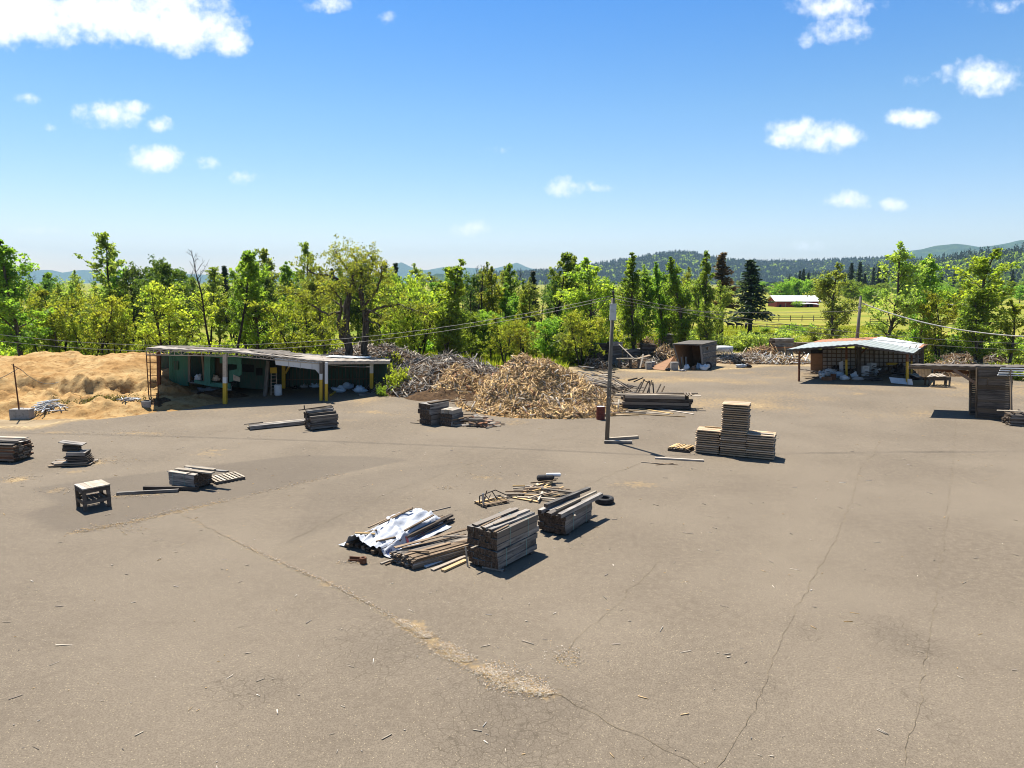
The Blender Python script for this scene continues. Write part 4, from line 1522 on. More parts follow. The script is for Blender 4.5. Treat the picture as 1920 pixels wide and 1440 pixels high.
t = NT('sawdust')
oc = t.coord('Object')
n1 = t.noise(oc, .35, 6, .65)
n2 = t.noise(oc, 2.2, 6, .7)
n3 = t.noise(oc, 14.0, 4, .7)
c = t.mix(t.rng(n1, .38, .62), (.29, .172, .068), (.375, .255, .118))
c = t.mix(t.math('MULTIPLY', t.rng(n2, .47, .68), .8), c, (.17, .085, .028))
c = t.mix(t.math('MULTIPLY', t.rng(n3, .58, .74), .6), c, (.11, .065, .03))
t.pbr(c, .95, 0, t.bump(n2, .7, .15), .05)
add_mat('sawdust', t)
b = MB()
sxs, sys_ = np.meshgrid(np.arange(-52, -21.5, .2), np.arange(45.5, 71, .2), indexing='ij')
b.grid(np.stack([sxs, sys_, sand_h(sxs, sys_)], -1))
sp = b.build('sawdust_heap', 'sawdust', smooth=True, local=(-36, 57, 0))
tag(sp, 'long tan heap of sawdust with a scooped out face left of the green shed', 'sawdust heap')

rw = np.random.default_rng(19)
wx, wy = [], []
for (a_, b_, sx_, n_) in [(200, 766, .9, 190), (225, 762, .6, 90), (175, 768, .7, 90), (130, 765, .6, 40), (260, 764, .4, 40), (308, 700, .5, 120)]:
    c_ = G(a_, b_)
    wx.append(rw.normal(c_.x, sx_, n_))
    wy.append(rw.normal(c_.y, .35, n_))
wx, wy = np.concatenate(wx), np.concatenate(wy)
wz = np.maximum(sand_h(wx, wy), 0) - .02
n_ = len(wx)
C_w = np.stack([wx, wy, wz], -1)[:, None, :].repeat(5, 1).reshape(-1, 3) + rw.normal(0, 1, (n_ * 5, 3)) * np.array([.10, .10, .07]) + np.array([0, 0, .13])
Vw, Fw = leaf_arrays(C_w, rw.uniform(.06, .2, len(C_w)), rw, .1, .4)
tag(fast_mesh('dry_weeds', Vw, Fw, 'leaf_brownish'), 'dull olive weeds growing along the foot of the sawdust heap', 'weeds', None, 'stuff')


def mound(name, c, rx, ry, h, mat, label, cat, seed=1, rough=.25):
    b = MB()
    u = np.linspace(-1, 1, 34)
    A, B = np.meshgrid(u, u, indexing='ij')
    d = np.sqrt(A * A + B * B)
    z = h * np.clip(1 - d ** 1.5, -.1, 1) * (1 + rough * 3 * (vnoise(A * 3, B * 3, 1.6, seed, 5) - .5)) + .04 * (vnoise(A * 9, B * 9, 1, seed) - .5) - .02
    b.grid(np.stack([A * rx, B * ry, np.maximum(z, -.06)], -1))
    return tag(b.build(name, mat, loc=(c[0], c[1], 0), smooth=True), label, cat)


t = NT('bark_mulch')
oc = t.coord('Object')
n1 = t.noise(oc, 3.5, 6, .75)
n2 = t.noise(oc, 16, 5, .75)
c = t.mix(t.rng(n1, .4, .65), (.050, .031, .018), (.105, .064, .034))
c = t.mix(t.math('MULTIPLY', t.rng(n2, .55, .7), .7), c, (.17, .12, .075))
t.pbr(c, .95, 0, t.bump(n2, .8, .06), .05)
add_mat('bark_mulch', t)
mound('dirt_mound', G(300, 762), 1.9, 1.6, .62, 'bark_mulch', 'small brown mound at the foot of the ladder frame under the shed roof', 'mound', 3)
mound('mulch_mound', G(838, 745), 3.4, 2.2, .85, 'bark_mulch', 'low dark brown mulch mound in front of the grey scrap pile', 'mound', 4)
mound('mulch_mound', (-23.6, 56.2), 2.6, 1.1, .55, 'bark_mulch', 'brown rubble mound against the raised green hut wall', 'mound', 5)


def brown_h(x, y):
    d = np.sqrt(((x - 1.7) / 6.0) ** 2 + ((y - 53.3) / 6.2) ** 2)
    h = 3.9 * np.clip(1 - d ** 1.2, 0, 1)
    h = np.minimum(h, 2.75 + .5 * vnoise(x, y, .45, 3))
    d2 = np.sqrt(((x + 4.2) / 3.6) ** 2 + ((y - 57.5) / 3.6) ** 2)
    h = np.maximum(h, 2.2 * np.clip(1 - d2 ** 1.5, 0, 1))
    d3 = np.sqrt(((x + 3.0) / 1.8) ** 2 + ((y - 53.0) / 2.6) ** 2)
    h = h - 1.3 * np.exp(-d3 ** 2 * 1.6) * (h > .3)
    d5 = np.sqrt(((x - 2.8) / 5.4) ** 2 + ((y - 49.6) / 3.0) ** 2)
    h = np.maximum(h, .85 * np.clip(1 - d5 ** 1.4, 0, 1))
    return np.maximum(h, 0) + (vnoise(x, y, .55, 14, 5) - .5) * 1.7 * (h > .05) * np.clip(h, 0, 1) - .04


def grey_h(x, y):
    d = np.sqrt(((x + 5.6) / 7.0) ** 2 + ((y - 61.0) / 6.0) ** 2)
    h = 2.75 * np.clip(1 - d ** 1.7, 0, 1)
    d2 = np.sqrt(((x + 13.5) / 8.0) ** 2 + ((y - 68.5) / 4.5) ** 2)
    h = np.maximum(h, 3.1 * np.clip(1 - d2 ** 1.8, 0, 1))
    return h + (vnoise(x, y, .7, 24, 4) - .5) * .8 * np.clip(h, 0, 1) - .04


def scrap_heap(name, hf, xr, yr, n, mats, probs, Lr, label, cat, sheet, seed, steep=.5, spread=0.0):
    r = np.random.default_rng(seed)
    x = r.uniform(*xr, n)
    y = r.uniform(*yr, n)
    h = hf(x, y)
    k = h > .02 + r.random(n) * .05
    x, y, h = x[k], y[k], h[k]
    n = len(x)
    e = .25
    N = nrmz(np.stack([-(hf(x + e, y) - hf(x - e, y)) / (2 * e), -(hf(x, y + e) - hf(x, y - e)) / (2 * e), np.ones(n)], -1))
    N = nrmz(N + r.normal(0, .25, (n, 3)))
    A = r.normal(0, 1, (n, 3))
    Xd = nrmz(A - N * np.sum(A * N, -1, keepdims=True) * r.uniform(.6, 1.0, (n, 1)))
    L = Lr[0] + (Lr[1] - Lr[0]) * r.random(n) ** 2.4
    W = .018 + .10 * r.random(n) ** 2.8
    T = r.uniform(.012, .035, n)
    Cc = np.stack([x, y, h + r.uniform(-.06, .11, n)], -1)
    Cc[:, 2] = np.maximum(Cc[:, 2], np.abs(Xd[:, 2]) * L * .5 * .8 + .02)
    mi = r.choice(len(mats), n, p=probs)
    gx_, gy_ = np.meshgrid(np.arange(xr[0], xr[1] + .2, .22), np.arange(yr[0], yr[1] + .2, .22), indexing='ij')
    gz = hf(gx_, gy_)
    ii = np.arange(gx_.size).reshape(gx_.shape)
    eF = np.stack([ii[:-1, :-1], ii[1:, :-1], ii[1:, 1:], ii[:-1, 1:]], -1).reshape(-1, 4)
    gk = (gz > -.02)
    kk = (gk[:-1, :-1] | gk[1:, 1:]).ravel()
    extra = (np.stack([gx_, gy_, gz], -1).reshape(-1, 3), eF[kk], len(mats))
    o = slats_object(name, Cc, Xd, N, L, W, T, list(mats) + [sheet], mi, extra=extra)
    return tag(o, label, cat, None, 'stuff')


scrap_heap('wood_scrap_heap', brown_h, (-9, 9.5), (46.2, 62), 30000, ['wood_tan', 'wood_brown', 'wood_pale', 'wood_rust'], [.72, .08, .12, .08], (.14, 1.25),
           'big heap of tan broken lath and bark scrap left of the utility pole', 'scrap heap', 'sawdust', 1)
scrap_heap('grey_scrap_heap', grey_h, (-22, 1.5), (55.5, 73.5), 13000, ['wood_grey', 'wood_pale', 'wood_dark', 'wood_brown'], [.56, .20, .12, .12], (.3, 1.9),
           'long low heap of silver grey lath scrap behind the green shed and the tan heap', 'scrap heap', 'bark_mulch', 2)


# ------------------------------------------------------------------ boards, stacks and bundles
def board(a, b_, w, h, mat='wood_grey', label=None, group=None, roll=0.0, name='wooden_board', cat='board', jit=.009):
    """one loose board, a thing of its own, from point a to point b"""
    a, b_ = Vector(a), Vector(b_)
    mb = MB()
    mb.beam(a, b_, w, h, 0, 1, roll, jit)
    o = mb.build(name, [mat, 'wood_end' if mat in ('wood_grey', 'wood_dark', 'wood_rust') else mat], local=tuple((a + b_) / 2))
    return tag(o, label, cat, group)


def flat_board(px1, py1, px2, py2, w, h, mat, label, group=None, z=0.0, name='wooden_board', cat='board'):
    a, b_ = G(px1, py1, z), G(px2, py2, z)
    a.z = b_.z = z + h / 2 + .004
    return board(a, b_, w, h, mat, label, group, 0, name, cat)


class Frame:
    """local frame on the yard: origin at a corner, x along the length, y across"""
    def __init__(self, o, along, z=0.0):
        self.o = Vector((o[0], o[1], z))
        d = Vector((along[0] - o[0], along[1] - o[1], 0)).normalized()
        self.x = d
        self.y = Vector((-d.y, d.x, 0))

    def p(self, x, y, z=0.0):
        return self.o + self.x * x + self.y * y + Vector((0, 0, z))


def board_stack(fr, L, W, layers, across, th, mat, label, group, z0=0.0, gap=.012, jl=.06, jy=.01, skip=0.0, seed=0, alt=None, drop=None, name='wooden_board'):
    r = random.Random(seed)
    w = W / across
    z = z0
    for l in range(layers):
        for k in range(across):
            if l >= layers - 2 and r.random() < skip:
                continue
            if drop and drop(l, k):
                continue
            dx = r.uniform(-jl, jl)
            dy = r.uniform(-jy, jy)
            tw = r.uniform(-.012, .012)
            a = fr.p(dx, w * (k + .5) + dy, z + th / 2)
            b_ = fr.p(dx + L * r.uniform(.97, 1.02), w * (k + .5) + dy + tw * L, z + th / 2 + r.uniform(-.002, .002))
            m = mat if not alt or r.random() > .35 else alt
            board(a, b_, w * r.uniform(.88, .97), th * .93, m, label, group, 0, name)
        z += th + gap * r.random()
    return z


def bundle(fr, L, W, rows, across, th, z0, label, group=None, name='timber_bundle', straps=(.22, .72), mat='wood_grey', seed=0, feet=True, jl=.04, rec=None):
    """strapped block of heavy timbers: one thing"""
    r = random.Random(seed)
    c = fr.p(L / 2, W / 2, z0)
    root = thing(name, c, math.atan2(fr.x.y, fr.x.x), label, 'lumber bundle', group)
    w = W / across
    z = 0.0
    if feet:
        for fx in (-.36, .36):
            m = MB()
            m.box((fx * L, 0, .035), (.09, W * 1.02, .07), None, 0, 0)
            m.build('bearer', ['wood_dark'], root)
        z = .072
    for l in range(rows):
        for k in range(across):
            if rec and rec(l, k):
                continue
            m = MB()
            ll = L * r.uniform(.975, 1.015)
            m.box((r.uniform(-jl, jl), -W / 2 + w * (k + .5), z + th / 2), (ll, w * r.uniform(.92, .975), th * r.uniform(.90, .96)), None, 0, 1, .010)
            m.build('timber', [mat, 'wood_end'], root)
        z += th
    for s in straps:
        m = MB()
        xx = (s - .5) * L
        e = .006
        W2, zt, zb = W / 2 + e, z + e, (.072 if feet else 0) - e
        for (a, b_) in [((xx, -W2, zb), (xx, -W2, zt)), ((xx, W2, zb), (xx, W2, zt)), ((xx, -W2, zt), (xx, W2, zt))]:
            m.beam(a, b_, .022, .004, 0)
        m.build('strap', 'strap', root)
    return root, z0 + z


# --- the double bundle in the middle
fr = Frame(G(935, 1072), G(1008, 1033))
fr.y = (Vector((-1.52, 21.91, 0)) - Vector((-.42, 21.31, 0))).normalized()
L1, W1 = 2.2, 1.22
bl, z1 = bundle(fr, L1, W1, 3, 5, .195, 0.0, 'lower weathered timber bundle of the tall two-high stack in the middle of the yard', None, seed=1)
fr2 = Frame(fr.p(-.05, .02), fr.p(2, .0))
bu, z2 = bundle(fr2, L1 + .05, W1, 3, 5, .20, z1 + .012, 'upper weathered timber bundle of the tall two-high stack in the middle of the yard', None, straps=(.30, .74), seed=2, feet=False)
g = 'loose boards on the tall two-high bundle'
zt = z2 + .008
board(fr2.p(.02, .30, zt + .03), fr2.p(2.24, .20, zt + .03), .16, .055, 'wood_grey', 'broad grey board lying second from the right edge on the tall bundle', g)
board(fr2.p(-.02, .52, zt + .045), fr2.p(2.30, .46, zt + .045), .17, .08, 'wood_grey', 'thick grey plank along the middle of the tall bundle', g)
board(fr2.p(.06, .98, zt + .03), fr2.p(2.28, .92, zt + .03), .20, .05, 'wood_grey', 'wide pale plank along the far left edge of the tall bundle', g)
board(fr2.p(.12, .74, zt + .02), fr2.p(1.10, .72, zt + .075), .07, .035, 'wood_brown', 'short narrow stick resting slantwise on the tall bundle', g)
board(fr2.p(.35, .40, zt + .105), fr2.p(1.45, .32, zt + .105), .08, .035, 'wood_brown', 'narrow dark batten on top of the thick plank on the tall bundle', g)
board(fr2.p(-.02, .08, zt + .02), fr2.p(.75, .12, zt + .02), .07, .035, 'wood_brown', 'short batten near the front right corner of the tall bundle', g)
o = board(G(877, 1062) + Vector((0, 0, .0)), G(874, 1058) + Vector((-.02, -.02, .62)), .05, .02, 'wood_pale', 'pale narrow stick standing against the end of the tall bundle')
board(fr.p(-.30, .78, .72), fr.p(.02, .76, .72), .05, .03, 'wood_pale', 'short pale stub poking out of the end of the tall bundle')
flat_board(905, 1064, 945, 1071, .10, .05, 'wood_grey', 'short grey block peeking out under the corner of the tall bundle')

# --- the bundle behind it
fr3 = Frame(G(1060, 1007), G(1110, 975))
fr3.y = (Vector((.94, 25.05, 0)) - Vector((1.91, 24.38, 0))).normalized()
b3, z3 = bundle(fr3, 2.15, 1.14, 4, 5, .165, 0.0, 'single timber bundle with long loose timbers on top, next to the car tyre', None, straps=(.27, .78), seed=3)
g = 'loose timbers on the bundle by the tyre'
zt = z3 + .008
board(fr3.p(-.22, .14, zt + .08), fr3.p(2.85, -.05, zt + .10), .17, .15, 'wood_grey', 'long heavy timber jutting toward the car tyre from the right edge of the bundle', g)
board(fr3.p(-.25, .55, zt + .06), fr3.p(2.0, .50, zt + .06), .20, .11, 'wood_grey', 'heavy timber lying along the middle of the bundle by the tyre', g)
board(fr3.p(-.20, .98, zt + .075), fr3.p(2.1, .86, zt + .075), .18, .14, 'wood_grey', 'heavy timber along the left edge of the bundle by the tyre', g)
board(fr3.p(.15, .92, zt + .21), fr3.p(3.0, .55, zt + .21), .16, .11, 'wood_grey', 'long timber riding on top of the left timbers, reaching far past the bundle end', g)
board(fr3.p(.0, .38, zt + .20), fr3.p(2.7, .10, zt + .23), .09, .07, 'wood_pale', 'slim pale batten resting across the top timbers by the tyre', g)
board(fr3.p(.10, .74, zt + .05), fr3.p(2.4, .72, zt + .05), .14, .09, 'wood_grey', 'narrow timber between the two heavy timbers by the tyre', g)
board(fr3.p(.45, -.16, z3 - .05), fr3.p(.62, .06, z3 - .05), .07, .035, 'wood_pale', 'pale stub sticking out sideways from the bundle by the tyre')


# --- tyre
def tyre(p, R, w, label):
    root = thing('car_tyre', p, 0, label, 'tyre')
    m = MB()
    ri = R * .60
    prof = [(ri, .03), (R * .78, 0.0), (R * .94, .015), (R, .05), (R, w - .05), (R * .94, w - .015), (R * .78, w), (ri, w - .03), (ri * 1.06, w * .5), (ri, .03)]
    n = 28
    vs = [(q * math.cos(2 * math.pi * k / n), q * math.sin(2 * math.pi * k / n), z) for (q, z) in prof for k in range(n)]
    fs = [[i * n + k, i * n + (k + 1) % n, (i + 1) * n + (k + 1) % n, (i + 1) * n + k] for i in range(len(prof) - 1) for k in range(n)]
    m.add(vs, fs)
    m.build('tread', 'rubber', root, smooth=True)
    m = MB()
    for k in range(n * 2):
        a = 2 * math.pi * k / (n * 2)
        m.box((R * math.cos(a), R * math.sin(a), w / 2), (.018, .03, w * .7), [[math.cos(a), -math.sin(a), 0], [math.sin(a), math.cos(a), 0], [0, 0, 1]])
    m.build('tread_blocks', 'rubber', root)


tyre(tuple(G(1133, 942)), .38, .24, 'black car tyre lying flat behind the loose timbers')

# --- low flat stack of thin boards left of the tall bundle
fl = Frame(G(778, 1068), G(868, 1042))
fl.y = (G(733, 1054) - G(778, 1068)).normalized()
W_ = (G(733, 1054) - G(778, 1068)).length
z4 = board_stack(fl, 2.75, W_, 9, 8, .036, 'wood_brown', 'thin weathered board in the low flat stack left of the tall bundle', 'boards of the low flat stack', 0.02, .006, .07, .008, .2, 4, 'wood_grey', None, 'thin_board')
g = 'loose boards on the low flat stack'
board(fl.p(.12, 1.02, z4 + .10), fl.p(2.95, .95, z4 + .13), .14, .035, 'wood_brown', 'wide board propped along the far side of the low flat stack', g)
board(fl.p(.3, .92, z4 + .06), fl.p(2.6, .70, z4 + .06), .09, .03, 'wood_brown', 'thin lath beneath the propped board on the low flat stack', g)
board(fl.p(.30, .60, z4 + .05), fl.p(.62, .10, z4 + .05), .07, .045, 'wood_brown', 'short cross stick at the near end of the low flat stack', g)
board(fl.p(.16, .80, z4 + .045), fl.p(.55, .38, z4 + .05), .05, .03, 'wood_pale', 'thin pale cross stick at the near end of the low flat stack', g)
board(fl.p(1.75, .75, z4 + .16), fl.p(2.3, .15, z4 + .16), .07, .04, 'wood_brown', 'cross stick near the far end of the low flat stack', g)
board(fl.p(.0, .45, z4 + .02), fl.p(1.7, .38, z4 + .03), .10, .03, 'wood_brown', 'brown board lying loose on top of the low flat stack', g)
flat_board(797, 1064, 872, 1036, .10, .05, 'pale_blue', 'blue-grey painted plank on the ground beside the low flat stack')
flat_board(810, 1070, 872, 1045, .13, .05, 'wood_brown', 'brown plank on the ground, second from the low flat stack')
flat_board(830, 1072, 874, 1052, .16, .055, 'wood_tan', 'tan plank on the ground closest to the tall bundle')
flat_board(714, 1058, 738, 1049, .07, .03, 'wood_brown', 'dark stick poking out at the left foot of the low flat stack')
flat_board(722, 1060, 742, 1052, .06, .03, 'wood_brown', 'second stick poking out at the left foot of the low flat stack')


# --- tarp covered pile
def tarp_pile():
    a0, a1 = G(682, 1036), G(812, 974)
    ft = Frame(a0, a1)
    L = (a1 - a0).length
    W = 1.75
    r = np.random.default_rng(4)
    # boards under the sheet
    for k in range(13):
        y = -W * .40 + W * .80 * (k % 6) / 5 + r.uniform(-.03, .03)
        z = .05 + .09 * (k // 6)
        board(ft.p(r.uniform(-.12, .18), y, z), ft.p(L + r.uniform(-.1, .30), y + r.uniform(-.08, .08), z + .02), .13, .07, ['wood_dark', 'wood_brown'][k % 2],
              'dark board in the pile under the white plastic sheet', 'boards under the white sheet')
    n, m = 84, 52
    U, Vv = np.meshgrid(np.linspace(0, 1, n), np.linspace(-1, 1, m), indexing='ij')
    x = U * L * .90 + .03 + .12 * (vnoise(U * 5, Vv * 3, 1.5, 3) - .5)
    half = .62 + .10 * np.sin(U * 5 + 1) + .05 * vnoise(U * 9, Vv * 0, 1, 2)
    s = Vv * 1.28
    over = np.clip(np.abs(s) - half, 0, None)
    top = .34 - .08 * (1 - U) + .10 * np.exp(-((U - .62) / .2) ** 2)
    y = np.sign(s) * (np.minimum(np.abs(s), half) + over * .55)
    z = top - over * 1.0
    z = np.maximum(z, .012 + .05 * vnoise(U * 8, Vv * 4, 1, 7))
    y = y + np.sign(s) * np.clip(over - top, 0, None) * .5
    rid = np.abs(vnoise(U * 2.6 + Vv * .7, Vv * 4.4 - U * 1.6, 1.2, 11, 3) - .5) * 2
    z = z + (rid ** .8 - .3) * .22 * np.clip(z / .25, .15, 1) + .10 * np.maximum(0, 1 - np.abs(U - .45 - .18 * Vv) / .05) * np.clip(z / .25, 0, 1)
    z = z + .022 * (vnoise(U * 16, Vv * 9, 1, 5, 3) - .5)
    P = np.stack([x, y, z], -1)
    P[..., 2] += .17 * np.exp(-((Vv - .25) / .35) ** 2)
    # gape open at the near end on the left
    P[:9, 30:46, 2] += .10 * np.linspace(1, 0, 9)[:, None]
    root = thing('plastic_sheet', a0, math.atan2(ft.x.y, ft.x.x), 'crumpled white plastic sheet with faded print draped over a low pile of boards', 'tarp')
    b = MB()
    b.grid(P)
    o = b.build('sheet', 'tarp', root, smooth=True)
    md = o.modifiers.new('solid', 'SOLIDIFY')
    md.thickness = .006

    def mark(u0, u1, v0, v1, mat, nm, n_=6):
        """a printed stroke lying on the sheet"""
        A, B = np.meshgrid(np.linspace(u0, u1, n_), np.linspace(v0, v1, 3), indexing='ij')
        fi, fj = A * (n - 1), (B + 1) / 2 * (m - 1)
        i, j = np.minimum(fi.astype(int), n - 2), np.minimum(fj.astype(int), m - 2)
        fu, fv = (fi - i)[..., None], (fj - j)[..., None]
        Q = P[i, j] * (1 - fu) * (1 - fv) + P[i + 1, j] * fu * (1 - fv) + P[i, j + 1] * (1 - fu) * fv + P[i + 1, j + 1] * fu * fv
        nrm = np.cross(P[np.minimum(i + 1, n - 1), j] - P[i, j], P[i, np.minimum(j + 1, m - 1)] - P[i, j])
        mb = MB()
        mb.grid(Q + nrmz(nrm) * .008)
        return mb

    prints = MB()
    reds = MB()

    def absorb(dst, mb):
        for v, f_ in zip(mb.v, [mb.f]):
            dst.add(v, f_)
    for k in range(4):
        absorb(prints, mark(.035 + .022 * k, .046 + .022 * k, -.86, -.70, None, ''))
    absorb(prints, mark(.03, .11, -.80, -.765, None, ''))
    absorb(reds, mark(.015, .12, -.955, -.915, None, '', 9))
    for k in range(9):
        absorb(prints, mark(.42 + .021 * k, .432 + .021 * k, -.80 + .03 * (k % 2), -.70, None, ''))
    for k in range(7):
        absorb(prints, mark(.43 + .024 * k, .44 + .024 * k, -.66, -.60 + .02 * (k % 2), None, ''))
    absorb(reds, mark(.36, .40, -.86, -.62, None, ''))
    absorb(reds, mark(.62, .66, -.80, -.66, None, ''))
    prints.build('printed_letters', 'print_blue', root)
    reds.build('printed_band', 'print_red', root)
    g = 'sticks weighing down the white sheet'

    def top_z(u, v):
        i, j = int(u * (n - 1)), int((v + 1) / 2 * (m - 1))
        return P[i, j]

    def stick(u0, v0, u1, v1, w, h, mat, lab, dz=.02):
        p, q = top_z(u0, v0), top_z(u1, v1)
        mid = top_z((u0 + u1) / 2, (v0 + v1) / 2)
        lift = max(0, mid[2] - (p[2] + q[2]) / 2)
        board(ft.p(p[0], p[1], p[2] + h / 2 + dz + lift), ft.p(q[0], q[1], q[2] + h / 2 + dz + lift), w, h, mat, lab, g)
    stick(.25, .42, .93, .40, .05, .04, 'wood_brown', 'long thin batten along the back of the white sheet')
    stick(.33, .28, .85, .24, .05, .04, 'wood_brown', 'second long batten beside the first on the white sheet')
    stick(.42, -.42, .90, -.45, .08, .05, 'wood_brown', 'dark batten along the right edge of the white sheet')
    stick(.05, .48, .18, .05, .06, .05, 'wood_tan', 'tan stick across the near left end of the white sheet')
    stick(.12, .42, .24, .10, .06, .05, 'wood_brown', 'brown stick behind the tan stick on the white sheet')
    stick(.08, -.25, .28, -.42, .05, .04, 'wood_brown', 'brown stick on the near right corner of the white sheet')
    board(ft.p(L * .93, -.15, .42), ft.p(L * 1.15, -.40, .40), .06, .04, 'wood_brown', 'stick jutting from the far end of the white sheet pile')


tarp_pile()
# small box and roll in front of it
p = G(668, 1052)
root = thing('rusty_channel', p, math.radians(-8), 'short rusty steel channel on the ground left of the white sheet pile', 'steel channel')
m = MB()
m.box((0, 0, .012), (.50, .13, .016))
m.box((0, .06, .075), (.50, .016, .11))
m.box((0, -.06, .045), (.50, .016, .05))
m.build('channel', 'rust', root)
m = MB()
m.tube([(-.22, -.05, .03), (-.20, -.12, .025)], .02, 8)
m.build('bolt', 'steel_dark', root)
root = thing('rusty_collar', G(681, 1056), 0, 'small rusty brown pipe collar standing beside the rusty channel', 'pipe collar')
m = MB()
m.lathe([(.10, 0), (.115, .02), (.115, .18), (.10, .20), (.06, .20), (.055, .12)], (0, 0, 0), 20)
m.build('collar', 'rust', root, smooth=False)

# --- scrap between: tool frame on a small pallet, and the stick heap with a black canister
p = G(930, 953)
fr4 = Frame(G(905, 952), G(965, 940))
g = 'slats under the dark steel frame'
for k in range(5):
    board(fr4.p(0, .05 + .16 * k, .10), fr4.p(1.25, .0 + .16 * k, .10), .11, .03, 'wood_tan' if k % 2 else 'wood_brown', 'slat of the small platform under the dark steel frame', g)
for x in (.12, 1.1):
    board(fr4.p(x, -.05, .04), fr4.p(x, .8, .04), .08, .07, 'wood_brown', 'bearer of the small platform under the dark steel frame', g)
root = thing('steel_tool', fr4.p(.5, .35, .12), math.atan2(fr4.x.y, fr4.x.x), 'dark bent steel tool frame with a grey upright, behind the tall bundle', 'steel frame')
m = MB()
for (a, b_) in [((-.5, -.1, .02), (.6, .1, .05)), ((-.5, -.1, .02), (-.5, -.1, .30)), ((-.5, -.1, .30), (.35, .05, .38)), ((.35, .05, .38), (1.0, -.30, .02)), ((.6, .1, .05), (1.0, -.30, .02)), ((-.1, .2, .02), (-.05, .05, .42)), ((.3, -.2, .03), (.2, .05, .34)), ((.5, .3, .03), (.45, -.2, .20))]:
    m.tube([a, b_], .022, 6)
m.tube([(-.25, -.05, .05), (-.12, -.02, .22), (.0, .02, .05), (.12, .06, .22)], .02, 6)
m.build('bars', 'steel_dark', root)
m = MB()
m.beam((-.42, -.28, -.12), (-.42, -.24, .44), .07, .05)
m.build('upright', 'galv', root)
r = random.Random(12)
g = 'sticks of the small heap behind the bundles'
hp = G(1010, 925)
for k in range(30):
    a = r.gauss(.25, .55)
    L = r.uniform(.5, 1.7)
    cx, cy = hp.x + r.uniform(-.9, .95), hp.y + r.uniform(-1.0, 1.3)
    z = .03 + .02 * (k % 8) + r.uniform(0, .02)
    dz = r.uniform(-.02, .05)
    board((cx - L / 2 * math.cos(a), cy - L / 2 * math.sin(a), z), (cx + L / 2 * math.cos(a), cy + L / 2 * math.sin(a), z + abs(dz)), r.uniform(.04, .11), r.uniform(.025, .05), r.choice(['wood_pale', 'wood_tan', 'wood_brown', 'wood_brown']),
          'broken stick in the small scrap heap behind the timber bundles', g, 0, 'wood_stick', 'stick')
board(G(970, 935) + Vector((0, 0, .08)), G(1040, 940) + Vector((0, 0, .10)), .11, .05, 'wood_pale', 'pale rounded rail on the near side of the small scrap heap')
board(G(1015, 925) + Vector((0, 0, .22)), G(1075, 932) + Vector((0, 0, .20)), .13, .06, 'wood_brown', 'brown plank on the right of the small scrap heap')
p = G(1022, 908)
root = thing('black_canister', (p.x, p.y, .30), math.radians(8), 'black cylinder canister lying on the small scrap heap behind the bundles', 'canister')
m = MB()
m.tube([(-.38, 0, 0), (-.33, 0, 0), (-.30, 0, 0), (.0, 0, 0), (.04, 0, 0), (.35, 0, 0), (.42, 0, 0)], [.06, .13, .15, .15, .13, .13, .05], 16)
m.build('body', 'rubber', root)
m = MB()
m.tube([(.10, .28, .05), (.75, .26, .04)], .09, 12)
m.build('pipe', 'plastic_white', root)
m = MB()
m.beam((-.2, 0, -.26), (.1, .0, -.14), .3, .06)
m.build('cradle', 'wood_dark', root)
# ------------------------------------------------------------------ stacked slatted panels on the right
def panel_src(front, nb):
    m = MB()
    L, W = 1.34, 1.08
    for y in (-.46, 0, .46):
        m.box((0, y * W * .9, .032), (L * .86, .09, .062), None, 1, 1)
    for k in range(nb):
        m.box((0, -W / 2 + .06 + k * (W - .12) / (nb - 1), .088), (L * (1 + .02 * (k % 2)), (W / nb) * .93, .046), None, 0, 0, .006)
    return m.build('wooden_pallet', [front, 'wood_dark'])


PS = [panel_src('wood_warm', 6), panel_src('wood_warm', 7)]
for o in PS:
    COL.objects.unlink(o)
pf = Frame(G(1303, 850), G(1442, 863))
PA = math.atan2(pf.x.y, pf.x.x)
r = random.Random(31)
for (nm, x0, y0, n, zz) in [('left', .60, .62, 11, 0.0), ('middle', 1.93, .55, 12, 0.0), ('right', 3.27, .55, 11, 0.0), ('upper', 1.95, .62, 12, 1.38)]:
    lab = {'left': 'slatted wooden pallet in the left stack of the stepped pallet pile', 'middle': 'slatted wooden pallet in the lower middle stack of the stepped pallet pile',
           'right': 'slatted wooden pallet in the right stack of the stepped pallet pile', 'upper': 'slatted wooden pallet in the upper stack crowning the stepped pallet pile'}[nm]
    h = .115
    for k in range(n):
        o = PS[0 if r.random() < .7 else 1].copy()
        COL.objects.link(o)
        p = pf.p(x0 + r.uniform(-.03, .03), y0 + r.uniform(-.03, .03), zz + k * h)
        o.location = p
        o.rotation_euler = (0, 0, PA + r.uniform(-.015, .015) + (math.pi if r.random() < .5 else 0))
        if nm == 'left':
            o.scale = (.92, .96, 1)
        tag(o, lab, 'pallet', 'pallets in the ' + nm + ' stack')
board(pf.p(.32, 1.00, 1.30), pf.p(1.25, .98, 1.30), .12, .05, 'wood_tan', 'tan board lying on the back of the left pallet stack')
board(pf.p(2.75, .35, 1.30), pf.p(3.85, .33, 1.30), .16, .04, 'wood_grey', 'grey board lying on top of the right pallet stack')
for o in PS:
    bpy.data.objects.remove(o)
